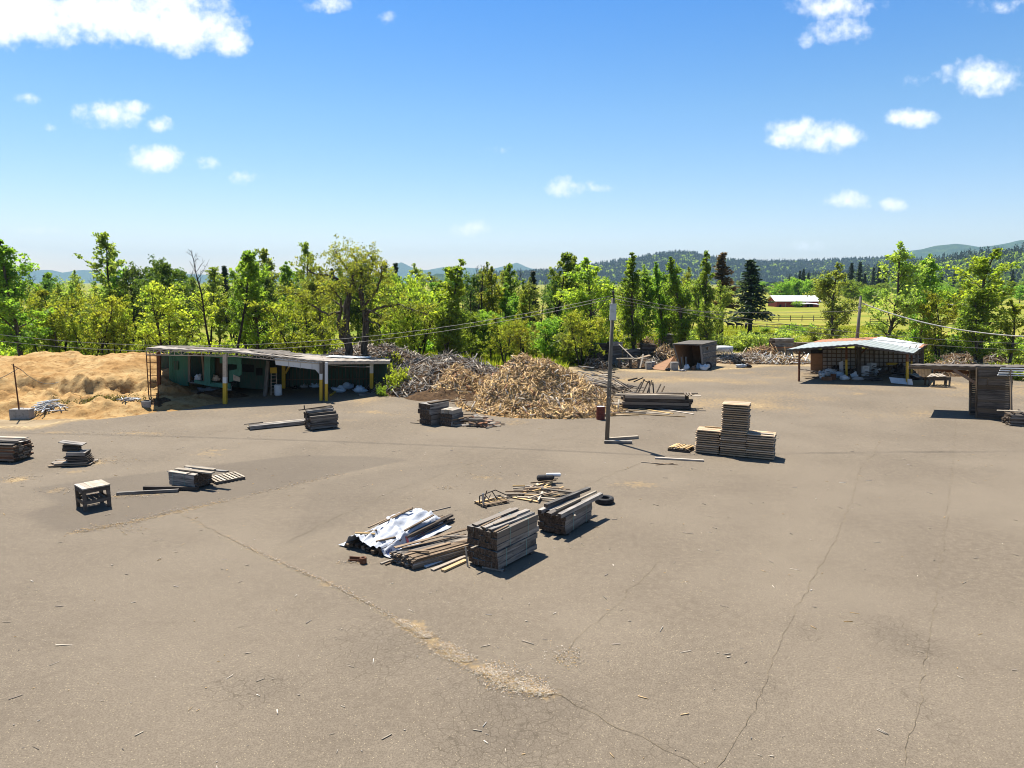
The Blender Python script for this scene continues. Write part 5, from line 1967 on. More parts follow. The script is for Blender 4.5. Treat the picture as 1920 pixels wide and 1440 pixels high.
# small pallet of lath in front
ft = Frame(G(1252, 845), G(1290, 849))
g = 'tan laths on the small pallet beside the pallet stacks'
board(ft.p(0, .02, .06), ft.p(1.2, .02, .06), .10, .10, 'wood_dark', 'dark front bearer under the tan laths', None)
board(ft.p(0, .92, .06), ft.p(1.2, .92, .06), .10, .10, 'wood_dark', 'dark rear bearer under the tan laths', None)
for k in range(8):
    board(ft.p(.06 + .14 * k, -.05, .135 + .03 * (k % 2)), ft.p(.10 + .14 * k, 1.0, .135 + .03 * (k % 2)), .11, .035, 'wood_brown', 'brown lath in the lower layer of the small pallet by the pallet stacks', 'lower laths by the pallet stacks', 0, 'wooden_lath', 'lath')
for k in range(7):
    board(ft.p(.08 + .15 * k, -.02, .20 + .015 * (k % 3)), ft.p(.26 + .15 * k, .98, .20 + .02 * (k % 2)), .09, .04, 'wood_tan', 'tan lath in the top layer of the small pallet by the pallet stacks', 'top laths by the pallet stacks', 0, 'wooden_lath', 'lath')
flat_board(1228, 860, 1319, 865, .16, .08, 'wood_pale', 'long pale plank on the asphalt in front of the pallet stacks')
for k, (a, b_, c_, d_) in enumerate([(1202, 867, 1240, 870), (1222, 868, 1272, 872), (1230, 872, 1262, 869)]):
    flat_board(a, b_, c_, d_, .07, .03, 'wood_brown', 'thin broken stick lying in front of the long pale plank', 'thin sticks before the long pale plank')

# ------------------------------------------------------------------ left part of the yard
# work table
tc_ = (G(138, 951) + G(210, 949)) / 2
A, B_, C_ = G(158, 960), G(210, 949), G(138, 951)
tf = Frame(A, B_)
Lt = (B_ - A).length
Wt = 1.0
th_ = .93
root = thing('work_table', tf.p(Lt / 2, Wt / 2), math.atan2(tf.x.y, tf.x.x), 'heavy wooden work table with a pale top standing alone at the left', 'table')
m = MB()
for k in range(6):
    m.box((-Lt / 2 + Lt / 6 * (k + .5), 0, th_ - .02), (Lt / 6 * .97, Wt * 1.06, .045), None, 0, 0, .004)
m.build('tabletop', ['wood_pale'], root)
for sx_ in (-1, 1):
    for sy_ in (-1, 1):
        m = MB()
        m.box((sx_ * (Lt / 2 - .07), sy_ * (Wt / 2 - .07), (th_ - .045) / 2), (.12, .12, th_ - .05), None, 0)
        m.build('leg', ['wood_dark'], root)
for (nm, z, hh) in [('apron', th_ - .13, .16), ('stretcher', .34, .13)]:
    for sy_ in (-1, 1):
        m = MB()
        m.box((0, sy_ * (Wt / 2 - .02), z), (Lt - .02, .045, hh), None, 0)
        m.build(nm, ['wood_dark'], root)
    for sx_ in (-1, 1):
        m = MB()
        m.box((sx_ * (Lt / 2 - .02), 0, z), (.045, Wt - .1, hh), None, 0)
        m.build(nm, ['wood_dark'], root)
for k in range(4):
    m = MB()
    m.box((-Lt / 2 + .22 + k * (Lt - .44) / 3, 0, .41), (.14, Wt - .16, .03), None, 0)
    m.build('shelf_slat', ['wood_dark'], root)
m = MB()
m.beam((Lt / 2 - .1, Wt / 2 - .05, .80), (-Lt / 2 + .1, Wt / 2 - .05, .45), .05, .1)
m.build('brace', ['wood_dark'], root)

# bundle and pallet
fb = Frame(G(363, 919), G(405, 911))
fb.y = (G(317, 912) - G(363, 919)).normalized()
fb2 = Frame(G(363, 919), G(317, 912))
# length runs along the left side face
root, zb = bundle(Frame(G(317, 912), G(363, 919)), 1.52, 1.05, 3, 4, .19, 0.0, 'strapped timber bundle with loose boards on top beside the work table', None, 'timber_bundle', (.18, .62), 'wood_grey', 6)
fq = Frame(G(363, 919), G(317, 912))
root_rot = math.atan2(fq.x.y, fq.x.x)
g = 'loose boards on the bundle beside the table'
bx = Frame(G(363, 919), G(317, 912))
bx.y = (G(404, 911) - G(363, 919)).normalized()
board(bx.p(-.05, .12, zb + .03), bx.p(1.55, .10, zb + .03), .20, .04, 'wood_pale', 'pale board along the near edge of the bundle beside the table', g)
board(bx.p(-.55, .46, zb + .10), bx.p(1.55, .42, zb + .10), .24, .05, 'wood_pale', 'widest pale board along the middle of the bundle beside the table', g)
board(bx.p(-.25, .78, zb + .16), bx.p(1.4, .70, zb + .16), .18, .05, 'wood_pale', 'raised pale board behind the widest board on the bundle', g)
board(bx.p(-.75, .95, zb + .10), bx.p(.5, .90, zb + .10), .20, .05, 'wood_grey', 'grey board jutting over the right corner of the bundle beside the table', g)
board(bx.p(.2, 1.05, zb + .10), bx.p(1.5, 1.02, zb + .10), .16, .05, 'wood_grey', 'grey board along the far edge of the bundle beside the table', g)
for k in range(5):
    board(bx.p(.3 + .1 * k, .6 + .05 * k, zb + .05), bx.p(.3 + .1 * k + .05, .0 + .2 * k, zb + .05), .06, .05, 'wood_dark', 'dark sticker lath between the top boards of the bundle beside the table', 'sticker laths on the bundle')
fp = Frame(G(408, 908), G(450, 900))
root = thing('wooden_pallet', fp.p(.6, .55, 0), math.atan2(fp.x.y, fp.x.x), 'grey slatted wooden pallet lying behind the bundle beside the table', 'pallet')
for y in (-.5, 0, .5):
    m = MB()
    m.box((0, y, .055), (1.35, .09, .10), None, 0)
    m.build('stringer', ['wood_dark'], root)
for k in range(8):
    m = MB()
    m.box((-.62 + .177 * k, 0, .122), (.10, 1.2, .025), None, 0)
    m.build('deck_board', ['wood_pale'], root)
flat_board(219, 928, 335, 922, .14, .12, 'wood_grey', 'long grey timber on the ground beside the work table')
flat_board(270, 918, 372, 919, .17, .15, 'wood_dark', 'thick dark timber on the ground reaching to the bundle beside the table')

# leaning stack by the left
fs = Frame(G(108, 876), G(152, 874))
g = 'boards of the tumbled stack at the left'
z = .0
r = random.Random(3)
lab = 'grey board in the tumbled leaning stack left of centre left'
for (x0, x1, n, off) in [(-.35, 1.45, 2, 0), (-.25, 1.30, 2, .05)]:
    for k in range(4):
        board(fs.p(x0 + r.uniform(-.15, .1), .12 + .24 * k, z + .07), fs.p(x1 + r.uniform(-.1, .1), .10 + .24 * k + r.uniform(-.1, .1), z + .07), .2, .05, 'wood_grey' if k % 2 else 'wood_brown', 'bottom board of the tumbled leaning stack behind the work table', g)
    z += .085
for l in range(4):
    for k in range(3):
        board(fs.p(.42 - .05 * l, .18 + .25 * k, z + .05), fs.p(1.40 - .03 * l, .14 + .25 * k, z + .05), .23, .045, 'wood_dark', 'middle board of the tumbled leaning stack behind the work table', g)
    z += .075
for k in range(3):
    board(fs.p(.40, .18 + .26 * k, z + .16), fs.p(1.25, .18 + .26 * k, z + .10), .25, .16, 'wood_grey', 'thick block on the middle of the tumbled leaning stack', g)
z2_ = z + .12
for l in range(5):
    for k in range(2):
        board(fs.p(.12 + .01 * l, .48 + .26 * k, z2_ + .14 - .0 * l), fs.p(.80 + .02 * l, .48 + .26 * k, z2_ + .06), .24, .045, 'wood_dark', 'upper board of the tumbled leaning stack behind the work table', g)
    z2_ += .068
for k in range(2):
    board(fs.p(.0, .46 + .3 * k, z2_ + .24), fs.p(1.10, .40 + .3 * k, z2_ + .06), .24, .045, 'wood_grey', 'pale tilted board on top of the tumbled leaning stack', g)

# board stack at the left edge
fe = Frame(G(-32, 866), G(31, 868))
board_stack(fe, 1.75, 1.25, 9, 4, .080, 'wood_brown', 'rusty brown board in the stack at the left edge of the photo', 'boards of the stack at the left edge', .09, .016, .06, .01, .2, 8, 'wood_rust')
board_stack(fe, 1.7, 1.2, 3, 4, .06, 'wood_grey', 'grey top board in the stack at the left edge of the photo', 'top boards of the stack at the left edge', .09 + 9 * .088, .012, .10, .02, .3, 9, 'wood_pale')
for x in (.2, 1.5):
    board(fe.p(x, -.02, .045), fe.p(x, 1.27, .045), .1, .09, 'wood_dark', 'dark bearer under the stack at the left edge of the photo', 'bearers at the left edge')

# long low pile and square stack in the middle distance
fm = Frame(G(470, 807), G(577, 796))
board_stack(fm, 3.6, .95, 2, 4, .11, 'wood_grey', 'long grey plank in the low long pile left of the square stack', 'planks of the low long pile', .04, .01, .14, .02, 0, 10, 'wood_pale', None, 'long_plank')
for x in (.4, 3.0):
    board(fm.p(x, -.02, .02), fm.p(x, .95, .02), .1, .04, 'wood_dark', 'dark bearer under the low long plank pile', 'bearers of the low long pile')
board(fm.p(-.25, .55, .31), fm.p(.9, .70, .31), .12, .04, 'wood_dark', 'dark offcut on the left end of the low long plank pile')
fm = Frame(G(583, 808), G(636, 802))
zq = board_stack(fm, 1.72, 1.25, 8, 5, .132, 'wood_grey', 'grey board in the neat square stack in front of the green shed', 'boards of the square stack', .07, .012, .06, .012, .25, 11, 'wood_dark')
for x in (.15, 1.45):
    board(fm.p(x, -.02, .035), fm.p(x, 1.25, .035), .1, .07, 'wood_dark', 'dark bearer under the neat square stack', 'bearers of the square stack')
board(fm.p(-.55, .45, zq + .12), fm.p(1.6, .75, zq + .16), .10, .05, 'wood_dark', 'dark stick poking left over the top of the square stack')
board(fm.p(-.30, .85, zq + .06), fm.p(1.75, .95, zq + .06), .16, .05, 'wood_grey', 'grey plank along the back of the square stack top')
board(fm.p(-.18, .55, zq + .10), fm.p(-.18, .55, zq + .36), .05, .05, 'wood_dark', 'short upright peg at the left of the square stack top')
# the pair of big timber blocks and the kindling
f1 = Frame(G(831, 797), G(800, 795))
f1 = Frame(G(808, 798), G(850, 789))
bz = .0
for l, (dx, L) in enumerate([(0, 1.65), (.03, 1.6), (-.12, 1.75), (-.05, 1.7)]):
    for k in range(3):
        hh = .32 if l < 2 else .34
        board(f1.p(dx, .16 + .36 * k, bz + hh / 2), f1.p(dx + L, .16 + .36 * k, bz + hh / 2), .34, hh * .93, 'wood_grey', 'big grey timber in the left, taller block stack by the kindling', 'timbers of the taller block stack', 0, 'heavy_timber', 'timber')
    bz += hh + (.03 if l == 1 else .008)
board(f1.p(.1, .25, bz + .04), f1.p(1.8, .2, bz + .04), .3, .07, 'wood_dark', 'dark plank lying on the taller block stack')
f2 = Frame(G(846, 800), G(885, 789))
bz = 0.0
for l in range(4):
    for k in range(3):
        board(f2.p(.0 + .05 * l - .02 * k, .14 + .30 * k, bz + .13), f2.p(1.55 - .12 * l, .14 + .30 * k, bz + .13), .28, .245, 'wood_grey' if l < 3 else 'wood_pale', 'big timber in the right, lower block stack by the kindling', 'timbers of the lower block stack', 0, 'heavy_timber', 'timber')
    bz += .255
flat_board(770, 793, 805, 796, .09, .04, 'wood_brown', 'thin board on the ground left of the taller block stack')
flat_board(783, 789, 800, 791, .07, .04, 'wood_brown', 'short stick on the ground left of the taller block stack')
r = random.Random(23)
kc = G(893, 797)
for k in range(64):
    a = r.gauss(.35, .35)
    L = r.uniform(.5, 1.4)
    t_ = r.random()
    cx, cy = kc.x + r.uniform(-1.1, 1.2), kc.y + r.uniform(-.7, .8)
    zc = .04 + max(0, .85 * (1 - abs(cx - kc.x + .4) / 1.3)) * r.random()
    dz = r.uniform(-.12, .12) * min(1, zc * 3)
    board((cx - L / 2 * math.cos(a), cy - L / 2 * math.sin(a), max(.03, zc - dz)), (cx + L / 2 * math.cos(a), cy + L / 2 * math.sin(a), max(.03, zc + dz)), r.uniform(.07, .15), r.uniform(.04, .09), r.choice(['wood_rust', 'wood_brown', 'wood_brown', 'wood_pale', 'wood_grey']),
          'split stick in the kindling heap at the foot of the two block stacks', 'sticks of the kindling heap', r.uniform(0, 1), 'wood_stick', 'stick')

# ------------------------------------------------------------------ beside the big heap: drum, long timbers, stakes, laths
p = G(1126, 786)
root = thing('oil_drum', p, 0, 'rusty dark red oil drum at the foot of the tan scrap heap', 'drum')
m = MB()
m.lathe([(.285, 0), (.29, .02), (.285, .04), (.285, .28), (.30, .30), (.285, .32), (.285, .56), (.30, .58), (.285, .60), (.285, .84), (.295, .87), (.28, .88), (.27, .85)], (0, 0, 0), 28)
m.build('body', 'barrel_red', root)
m = MB()
m.lathe([(.268, .852), (.268, .858), (.02, .858)], (0, 0, 0), 24)
m.build('lid', 'steel_white', root)
fL = Frame(G(1165, 766), G(1300, 769))
zl = 0.04
for l in range(4):
    jy = NPR.uniform(-.05, .05)
    for k in range(4):
        a = fL.p(.05 * l + NPR.uniform(-.15, .15), .16 + .33 * k + jy, zl + .12)
        b_ = fL.p(5.05 - .1 * l + NPR.uniform(-.35, .2), .16 + .33 * k + jy, zl + .12)
        board(a, b_, .30, .205, ['wood_dark', 'wood_brown', 'wood_dark', 'wood_brown'][(l + k) % 4], 'long dark timber in the heavy stack right of the utility pole', 'timbers of the long heavy stack', 0, 'heavy_timber', 'timber')
    zl += .235
board(fL.p(-.4, .2, zl + .03), fL.p(5.6, .25, zl + .03), .26, .05, 'wood_pale', 'long pale plank along the front of the heavy timber stack')
board(fL.p(1.2, .6, zl + .03), fL.p(5.2, .75, zl + .03), .2, .05, 'wood_brown', 'brown plank along the middle of the heavy timber stack top')
board(fL.p(2.6, 1.1, zl + .05), fL.p(5.5, 1.25, zl + .05), .2, .05, 'wood_dark', 'dark plank along the back of the heavy timber stack top')
for k in range(3):
    board(fL.p(4.5 + .2 * k, -.02, zl + .09 + .0 * k), fL.p(4.55 + .2 * k, 1.3, zl + .09), .1, .06, 'wood_brown', 'cross block on the right end of the heavy timber stack', 'cross blocks on the heavy stack')
# upright stakes
sb = G(1212, 742)
r = random.Random(9)
stk = [(1195, 740, 1208, 711), (1203, 741, 1216, 714), (1212, 742, 1222, 713), (1217, 741, 1218, 714), (1226, 742, 1224, 717), (1229, 741, 1239, 720), (1237, 742, 1246, 724), (1190, 738, 1203, 716)]
root = thing('stake_rack', sb, 0, 'rack of leaning upright stakes behind the long heavy timber stack', 'rack')
for (a, b_, c_, d_) in stk:
    p0 = G(a, b_)
    p1 = D(c_, d_, p0.y + .5)
    m = MB()
    m.beam(p0 - sb, p1 - sb, .09, .07, 0)
    m.build('stake', ['wood_dark'], root)
for (a, b_, c_, d_, dy) in [(1190, 738, 1242, 743, .2), (1205, 714, 1226, 724, .5)]:
    p0 = D(a, b_ - 2, sb.y + dy)
    p1 = D(c_, d_ - 2, sb.y + dy)
    m = MB()
    m.beam(p0 - sb, p1 - sb, .09, .07, 0)
    m.build('rail', ['wood_dark'], root)
flat_board(1178, 714, 1194, 710, .14, .12, 'wood_dark', 'short dark beam on the asphalt behind the stake rack')
board(D(1188, 716, 61), D(1206, 711, 61) + Vector((0, 0, .15)), .12, .10, 'wood_dark', 'dark beam resting on top of the stake rack')
flat_board(1130, 702, 1153, 699, .14, .10, 'wood_dark', 'dark plank end sticking out behind the utility pole')
# dark slabs and long boards at the right flank of the heap
r = random.Random(41)
for k in range(70):
    px_ = r.uniform(1098, 1190)
    f_ = (px_ - 1098) / 92
    py_ = r.uniform(716 + 8 * f_, 746)
    p = G(px_, py_)
    zc = max(.08, (1.7 - 1.5 * f_) * r.random())
    a = r.gauss(-.35, .5)
    L = r.uniform(.8, 2.3)
    sl = r.gauss(-.18, .14)
    dv = Vector((math.cos(a), math.sin(a), sl)).normalized()
    c_ = Vector((p.x, p.y, max(zc, abs(sl) * L * .5 + .03)))
    board(c_ - dv * L / 2, c_ + dv * L / 2, r.uniform(.08, .2), r.uniform(.03, .07), r.choice(['wood_dark', 'wood_dark', 'wood_grey', 'wood_grey', 'wood_brown', 'wood_pale']),
          'weathered offcut in the dark tangle on the right flank of the tan scrap heap', 'offcuts on the right flank of the heap', r.uniform(-.5, .5), 'rough_offcut', 'offcut')
for k in range(34):
    px_ = r.uniform(1115, 1180)
    py_ = r.uniform(755, 782)
    p = G(px_, py_)
    a = r.gauss(-.12, .32)
    L = r.uniform(1.0, 3.2)
    zc = .03 + .35 * r.random() * (1180 - px_) / 65
    c_ = Vector((p.x, p.y, zc))
    dv = Vector((math.cos(a), math.sin(a), r.uniform(-.06, .01))).normalized()
    a_, b2 = c_ - dv * L / 2, c_ + dv * L / 2
    a_.z, b2.z = max(.03, a_.z), max(.03, b2.z)
    board(a_, b2, r.uniform(.06, .16), r.uniform(.025, .05), r.choice(['wood_tan', 'wood_pale', 'wood_brown', 'wood_tan']), 'tan lath in the fan of loose boards beside the oil drum', 'laths fanned out beside the drum', 0, 'wooden_lath', 'lath')
for (a, b_, c_, d_, w, mt, lb) in [(1188, 759, 1300, 777, .16, 'wood_pale', 'longest pale board running out in front of the heavy timber stack'), (1185, 764, 1262, 776, .16, 'wood_tan', 'tan board second in front of the heavy timber stack'), (1170, 776, 1285, 782, .07, 'wood_tan', 'thin tan lath closest to the camera in front of the heavy stack'),
                                   (1165, 770, 1255, 777, .12, 'wood_pale', 'pale board between the other loose boards before the heavy stack'), (1210, 763, 1240, 766, .25, 'wood_pale', 'short wide pale board before the heavy stack')]:
    flat_board(a, b_, c_, d_, w, .04, mt, lb)
board(G(1103, 764) + Vector((0, 0, 0)), D(1101, 742, G(1103, 764).y + .2), .10, .04, 'wood_pale', 'pale slat standing upright in the scrap left of the drum')

# ------------------------------------------------------------------ utility poles and wires
pb = G(1138, 826)
ptop = D(1150, 549, pb.y)
root = thing('utility_pole', pb, 0, 'tall bare grey utility pole with a box near its top in the yard', 'utility pole')
pt = ptop - pb
m = MB()
m.tube([(0, 0, -.05), tuple(pt * .5), tuple(pt * .965)], [.128, .110, .092], 14)
m.build('shaft', 'bark_grey', root, smooth=True)
m = MB()
b0 = pt * .87
m.box((b0.x, b0.y - .20, b0.z + .02), (.34, .22, .88), None, 0, None, 0)
m.box((b0.x, b0.y - .20, b0.z + .475), (.38, .25, .03), None, 0, None, 0)
m.box((b0.x, b0.y - .315, b0.z + .02), (.28, .012, .78), None, 0)
m.build('equipment_box', 'box_grey', root)
m = MB()
m.tube([tuple(pt * .95), tuple(pt * 1.0)], .03, 8)
m.lathe([(.04, 0), (.075, .05), (.06, .10), (.085, .15), (.05, .22), (.02, .25)], tuple(pt * .985), 12)
m.build('insulator', 'steel_dark', root, smooth=True)
for k, a in enumerate((.30, .36, .42)):
    m = MB()
    q = pt * a
    m.box((q.x, q.y - .135, q.z), (.05, .02, .10), None, 0)
    m.build('tag_plate', 'galv', root)
flat_board(1141, 826, 1196, 822, .20, .16, 'wood_pale', 'pale timber lying at the foot of the utility pole, pointing right')
flat_board(1133, 831, 1185, 832, .20, .16, 'wood_grey', 'grey timber lying in front of the utility pole foot')


def wire(a, b_, sag, rad, label, mat='wire', n=48, name='overhead_wire', group=None):
    a, b_ = Vector(a), Vector(b_)
    pts = []
    for i in range(n + 1):
        t_ = i / n
        p = a.lerp(b_, t_)
        p.z -= sag * 4 * t_ * (1 - t_)
        pts.append(tuple(p))
    m = MB()
    m.tube(pts, rad, 6)
    return tag(m.build(name, mat, local=a, smooth=True), label, 'wire', group)


wa = ptop + Vector((0, 0, -.15))
wire(wa, (-47, 46.5, 8.2), 3.05, .014, 'upper wire sagging from the utility pole across the yard to the left')
wire(wa + Vector((0, .1, -.16)), (-47, 46.5, 7.75), 3.10, .014, 'lower wire sagging from the utility pole across the yard to the left')
wire(wa, (62, 39.5, 8.6), 2.9, .014, 'upper wire sagging from the utility pole across the yard to the right')
wire(wa + Vector((0, .1, -.16)), (62, 39.5, 8.15), 3.0, .014, 'lower wire sagging from the utility pole across the yard to the right')
Y2 = 73.0
p2t = D(1614, 556, Y2)
p2b = Vector((p2t.x - .15, Y2, 0))
root = thing('utility_pole', p2b, 0, 'slimmer utility pole rising behind the metal roofed shed', 'utility pole')
q = p2t - p2b
m = MB()
m.tube([(0, 0, 0), tuple(q * .5), tuple(q)], [.20, .17, .12], 12)
m.build('shaft', 'bark_grey', root, smooth=True)
m = MB()
m.lathe([(.15, 0), (.17, .04), (.17, .16), (.15, .20)], tuple(q * .84), 12)
m.build('band', 'galv', root)
m = MB()
m.lathe([(.04, 0), (.08, .05), (.06, .12), (.02, .18)], tuple(q), 10)
m.build('insulator', 'steel_dark', root)
wire(p2t + Vector((0, 0, -.6)), D(2100, 628, 56), 1.35, .055, 'thick pale cable drooping from the slimmer pole to the right edge', 'rope')
wire(p2t + Vector((0, 0, -1.4)), (6.0, 84, 7.4), .9, .02, 'thin wire between the slimmer pole and the trees on the left')

# leaning post with wires at far left
p = G(38, 786)
pt2 = D(25, 682, p.y) - p
root = thing('steel_post', p, 0, 'thin leaning rusty post with wires in front of the sand heap', 'post')
m = MB()
m.tube([(0, 0, 0), tuple(pt2)], [.05, .04], 8)
m.build('shaft', 'rust', root)
m = MB()
m.tube([tuple(pt2 + Vector((-.12, 0, -.05))), tuple(pt2 + Vector((.5, 0, -.42)))], .025, 6)
m.build('arm', 'rust', root)
wire(p + pt2 + Vector((.3, 0, -.3)), D(-60, 724, p.y), .25, .02, 'slack wire running left from the leaning rusty post', n=14)
wire(p + pt2 + Vector((.5, 0, -.42)), D(110, 716, 50), .45, .018, 'slack wire running right from the leaning rusty post', n=14)


def block(c, L, W, H, rz, mat, name, label, cat):
    m = MB()
    a, b2 = L / 2, W / 2
    ch = .03
    pr = [(-a + ch, 0), (a - ch, 0), (a, ch), (a, H - ch), (a - ch, H), (-a + ch, H), (-a, H - ch), (-a, ch)]
    vs = [(x, -b2, z) for x, z in pr] + [(x, b2, z) for x, z in pr]
    fs = [list(range(8)), list(range(8, 16))[::-1]] + [[i, 8 + i, 8 + (i + 1) % 8, (i + 1) % 8] for i in range(8)]
    m.add(vs, fs)
    m.tube([(-.15, 0, H - .02), (-.12, 0, H + .07), (.12, 0, H + .07), (.15, 0, H - .02)], .015, 6)
    return tag(m.build(name, mat, loc=c, rot=(0, 0, rz)), label, cat)


block(G(42, 785), 1.28, .6, .68, .02, 'concrete', 'concrete_block', 'grey concrete block at the foot of the leaning rusty post', 'block')
r = random.Random(5)
for (cx, cy, n, sx_, hz_, lab, grp) in [(90, 778, 42, .95, .55, 'silvery pole in the small heap beside the concrete block', 'poles of the heap beside the block'), (245, 770, 22, .75, .25, 'silvery stick in the small heap left of the concrete bucket', 'sticks left of the concrete bucket')]:
    c_ = G(cx, cy)
    for k in range(n):
        a = r.uniform(0, 3.14)
        L = r.uniform(.5, 1.5) * (1 if sx_ > .8 else .8)
        x, y = c_.x + r.gauss(0, sx_ * .45), c_.y + r.gauss(0, .35)
        z = .04 + max(0, float(sand_h(np.array([x]), np.array([y]))[0])) + hz_ * r.random() * max(0, 1 - abs(x - c_.x) / sx_)
        dz = r.uniform(-.10, .10)
        m = MB()
        p0 = Vector((x - L / 2 * math.cos(a), y - L / 2 * math.sin(a), max(.03, z - dz)))
        p1 = Vector((x + L / 2 * math.cos(a), y + L / 2 * math.sin(a), max(.03, z + dz)))
        m.tube([tuple(p0), tuple((p0 + p1) / 2 + Vector((r.gauss(0, .03), r.gauss(0, .03), .03))), tuple(p1)], r.uniform(.025, .05), 6)
        tag(m.build('wood_pole', 'grey_panel' if r.random() < .6 else 'plastic_white', local=tuple((p0 + p1) / 2)), lab, 'pole', grp)
p = G(275, 771)
p.z = max(0, float(sand_h(np.array([p.x]), np.array([p.y]))[0]) - .03)
root = thing('concrete_bucket', p, 0, 'round pale concrete tub at the corner of the shed shadow', 'tub')
m = MB()
m.lathe([(.27, 0), (.31, .08), (.31, .46), (.29, .50), (.24, .50), (.22, .30), (.02, .28)], (0, 0, 0), 24)
m.build('body', 'concrete', root)
m = MB()
m.tube([(-.2, -.22, .5), (.05, -.1, .57), (.2, .2, .5)], .03, 6)
m.build('handle', 'steel_dark', root)
p0, p1 = G(228, 758), G(266, 757)
m = MB()
m.tube([tuple(p0 + Vector((0, 0, .14))), tuple(p1 + Vector((0, 0, .14)))], .10, 10)
tag(m.build('pipe', 'yellow_paint', local=tuple(p0)), 'yellowish pipe lying behind the concrete tub', 'pipe')
# ------------------------------------------------------------------ the green shed
YF = lambda px_: 52.65 + (px_ - 422) / 183.0 * 1.72
shed = thing('open_shed', (-18, 57, 0), 0, 'long open fronted green shed with a sagging tin roof and yellow footed posts', 'shed')
SO = Vector((-18, 57, 0))


def SD(px_, py_, Y_):
    return D(px_, py_, Y_) - SO


def part(mb, name, mats, parent=None, smooth=False):
    return mb.build(name, mats, parent or shed, smooth=smooth)


A = SD(274, 652, YF(274))
MID = SD(437, 658.5, YF(437))
B_ = SD(608, 677, YF(608))
C_ = SD(731, 676.5, 58.8)
Dk = SD(733, 672.5, 62.6)
Bk = SD(602, 664.5, 62.5)
MK = SD(440, 653.5, 62.0)
E_ = SD(300, 648.5, 61.5)


def ribbed(mb, a, b_, c_, d_, n, amp, th, m=0):
    """corrugated sheet between four corners, ribs running from a-d to b-c"""
    U = np.linspace(0, 1, n)
    a, b_, c_, d_ = [np.array(q) for q in (a, b_, c_, d_)]
    rows = []
    for v in np.linspace(0, 1, 7):
        p0 = a * (1 - v) + d_ * v
        p1 = b_ * (1 - v) + c_ * v
        row = p0[None] * (1 - U[:, None]) + p1[None] * U[:, None]
        row[:, 2] += amp * np.sign(np.sin(np.arange(n) * 1.57)) + .05 * (vnoise(row[:, 0], row[:, 1], .8, 3) - .5)
        rows.append(row)
    P = np.stack(rows, 1)
    mb.grid(P, m)
    P2 = P.copy()
    P2[..., 2] -= th
    mb.grid(P2[::-1], m)
    # rims
    for e, e2 in ((P[:, 0], P2[:, 0]), (P[:, -1], P2[:, -1]), (P[0], P2[0]), (P[-1], P2[-1])):
        mb.grid(np.stack([e, e2], 1), m)


m = MB()
ribbed(m, A, MID, MK, E_, 36, .012, .07)
ribbed(m, MID, B_, Bk, MK, 40, .012, .07)
ribbed(m, B_ + Vector((.01, 0, .0)), C_, Dk, Bk + Vector((.01, 0, 0)), 34, .012, .07)
part(m, 'roof', 'roof_old')
m = MB()
ribbed(m, SD(312, 650.0, 58.0), SD(546, 660.5, 59.0), SD(543, 657.5, 62.6), SD(316, 647.2, 62.0), 50, .012, .12)
part(m, 'roof_patch', 'roof_dark')
for (a, b_, mt) in [((330, 653, 54.5), (430, 657, 55), 'roof_dark'), ((470, 660.5, 55), (560, 667, 55.6), 'roof_dark'), ((610, 670, 58), (690, 672.5, 59.8), 'steel_white')]:
    m = MB()
    p0, p1 = SD(*a), SD(*b_)
    n_ = Vector((0, 1.6, -.03))
    m.slab([p0 + Vector((0, 0, .05)), p1 + Vector((0, 0, .05)), p1 + n_ + Vector((0, 0, .05)), p0 + n_ + Vector((0, 0, .05))], .02)
    part(m, 'loose_sheet', mt)
# lattice truss along the front edge
FRONT = lambda f_: A.lerp(MID, f_ / .49) if f_ < .49 else MID.lerp(B_, (f_ - .49) / .51)
BACK = lambda f_: E_.lerp(MK, f_ / .49) if f_ < .49 else MK.lerp(Bk, (f_ - .49) / .51)
m = MB()
n = 26
lo = []
for i in range(n + 1):
    f_ = i / n
    t0 = FRONT(f_) + Vector((0, .02, -.09))
    lo.append((t0, t0 + Vector((0, 0, -(.42 - .26 * f_)))))
for i in range(n):
    m.beam(lo[i][0], lo[i + 1][0], .07, .06)
    m.beam(lo[i][1], lo[i + 1][1], .07, .06)
    m.beam(lo[i][0], lo[i][1], .04, .04)
    m.beam(lo[i][1] if i % 2 else lo[i][0], lo[i + 1][0] if i % 2 else lo[i + 1][1], .035, .035)
part(m, 'truss', 'tan_paint')
m = MB()
for f_ in np.linspace(.02, .98, 16):
    m.beam(FRONT(f_) + Vector((0, .1, -.16)), BACK(f_) + Vector((0, -.1, -.16)), .08, .14)
for f_ in np.linspace(.05, .95, 7):
    m.beam(B_.lerp(C_, f_) + Vector((0, .1, -.16)), Bk.lerp(Dk, f_) + Vector((0, -.1, -.16)), .08, .14)
part(m, 'rafters', 'wood_dark')
m = MB()
m.beam(B_ + Vector((.05, .05, -.16)), C_ + Vector((0, 0, -.16)), .08, .20)
part(m, 'fascia_board', 'tan_paint')


def banded_post(px_, ybase, ytop, w, bands, name='post', Yo=None, lean=0):
    """bands: (upper limit as fraction of height, material)"""
    p = G(px_, ybase) - SO if Yo is None else Vector((D(px_, ybase, Yo).x - SO.x, Yo - SO.y, 0))
    top = SD(px_ + lean, ytop, p.y + SO.y)
    m = MB()
    z0 = 0
    for i, (f_, mt) in enumerate(bands):
        q0, q1 = p.lerp(top, z0), p.lerp(top, f_)
        m.beam(q0, q1, w, w, i)
        z0 = f_
    return part(m, name, [b[1] for b in bands])


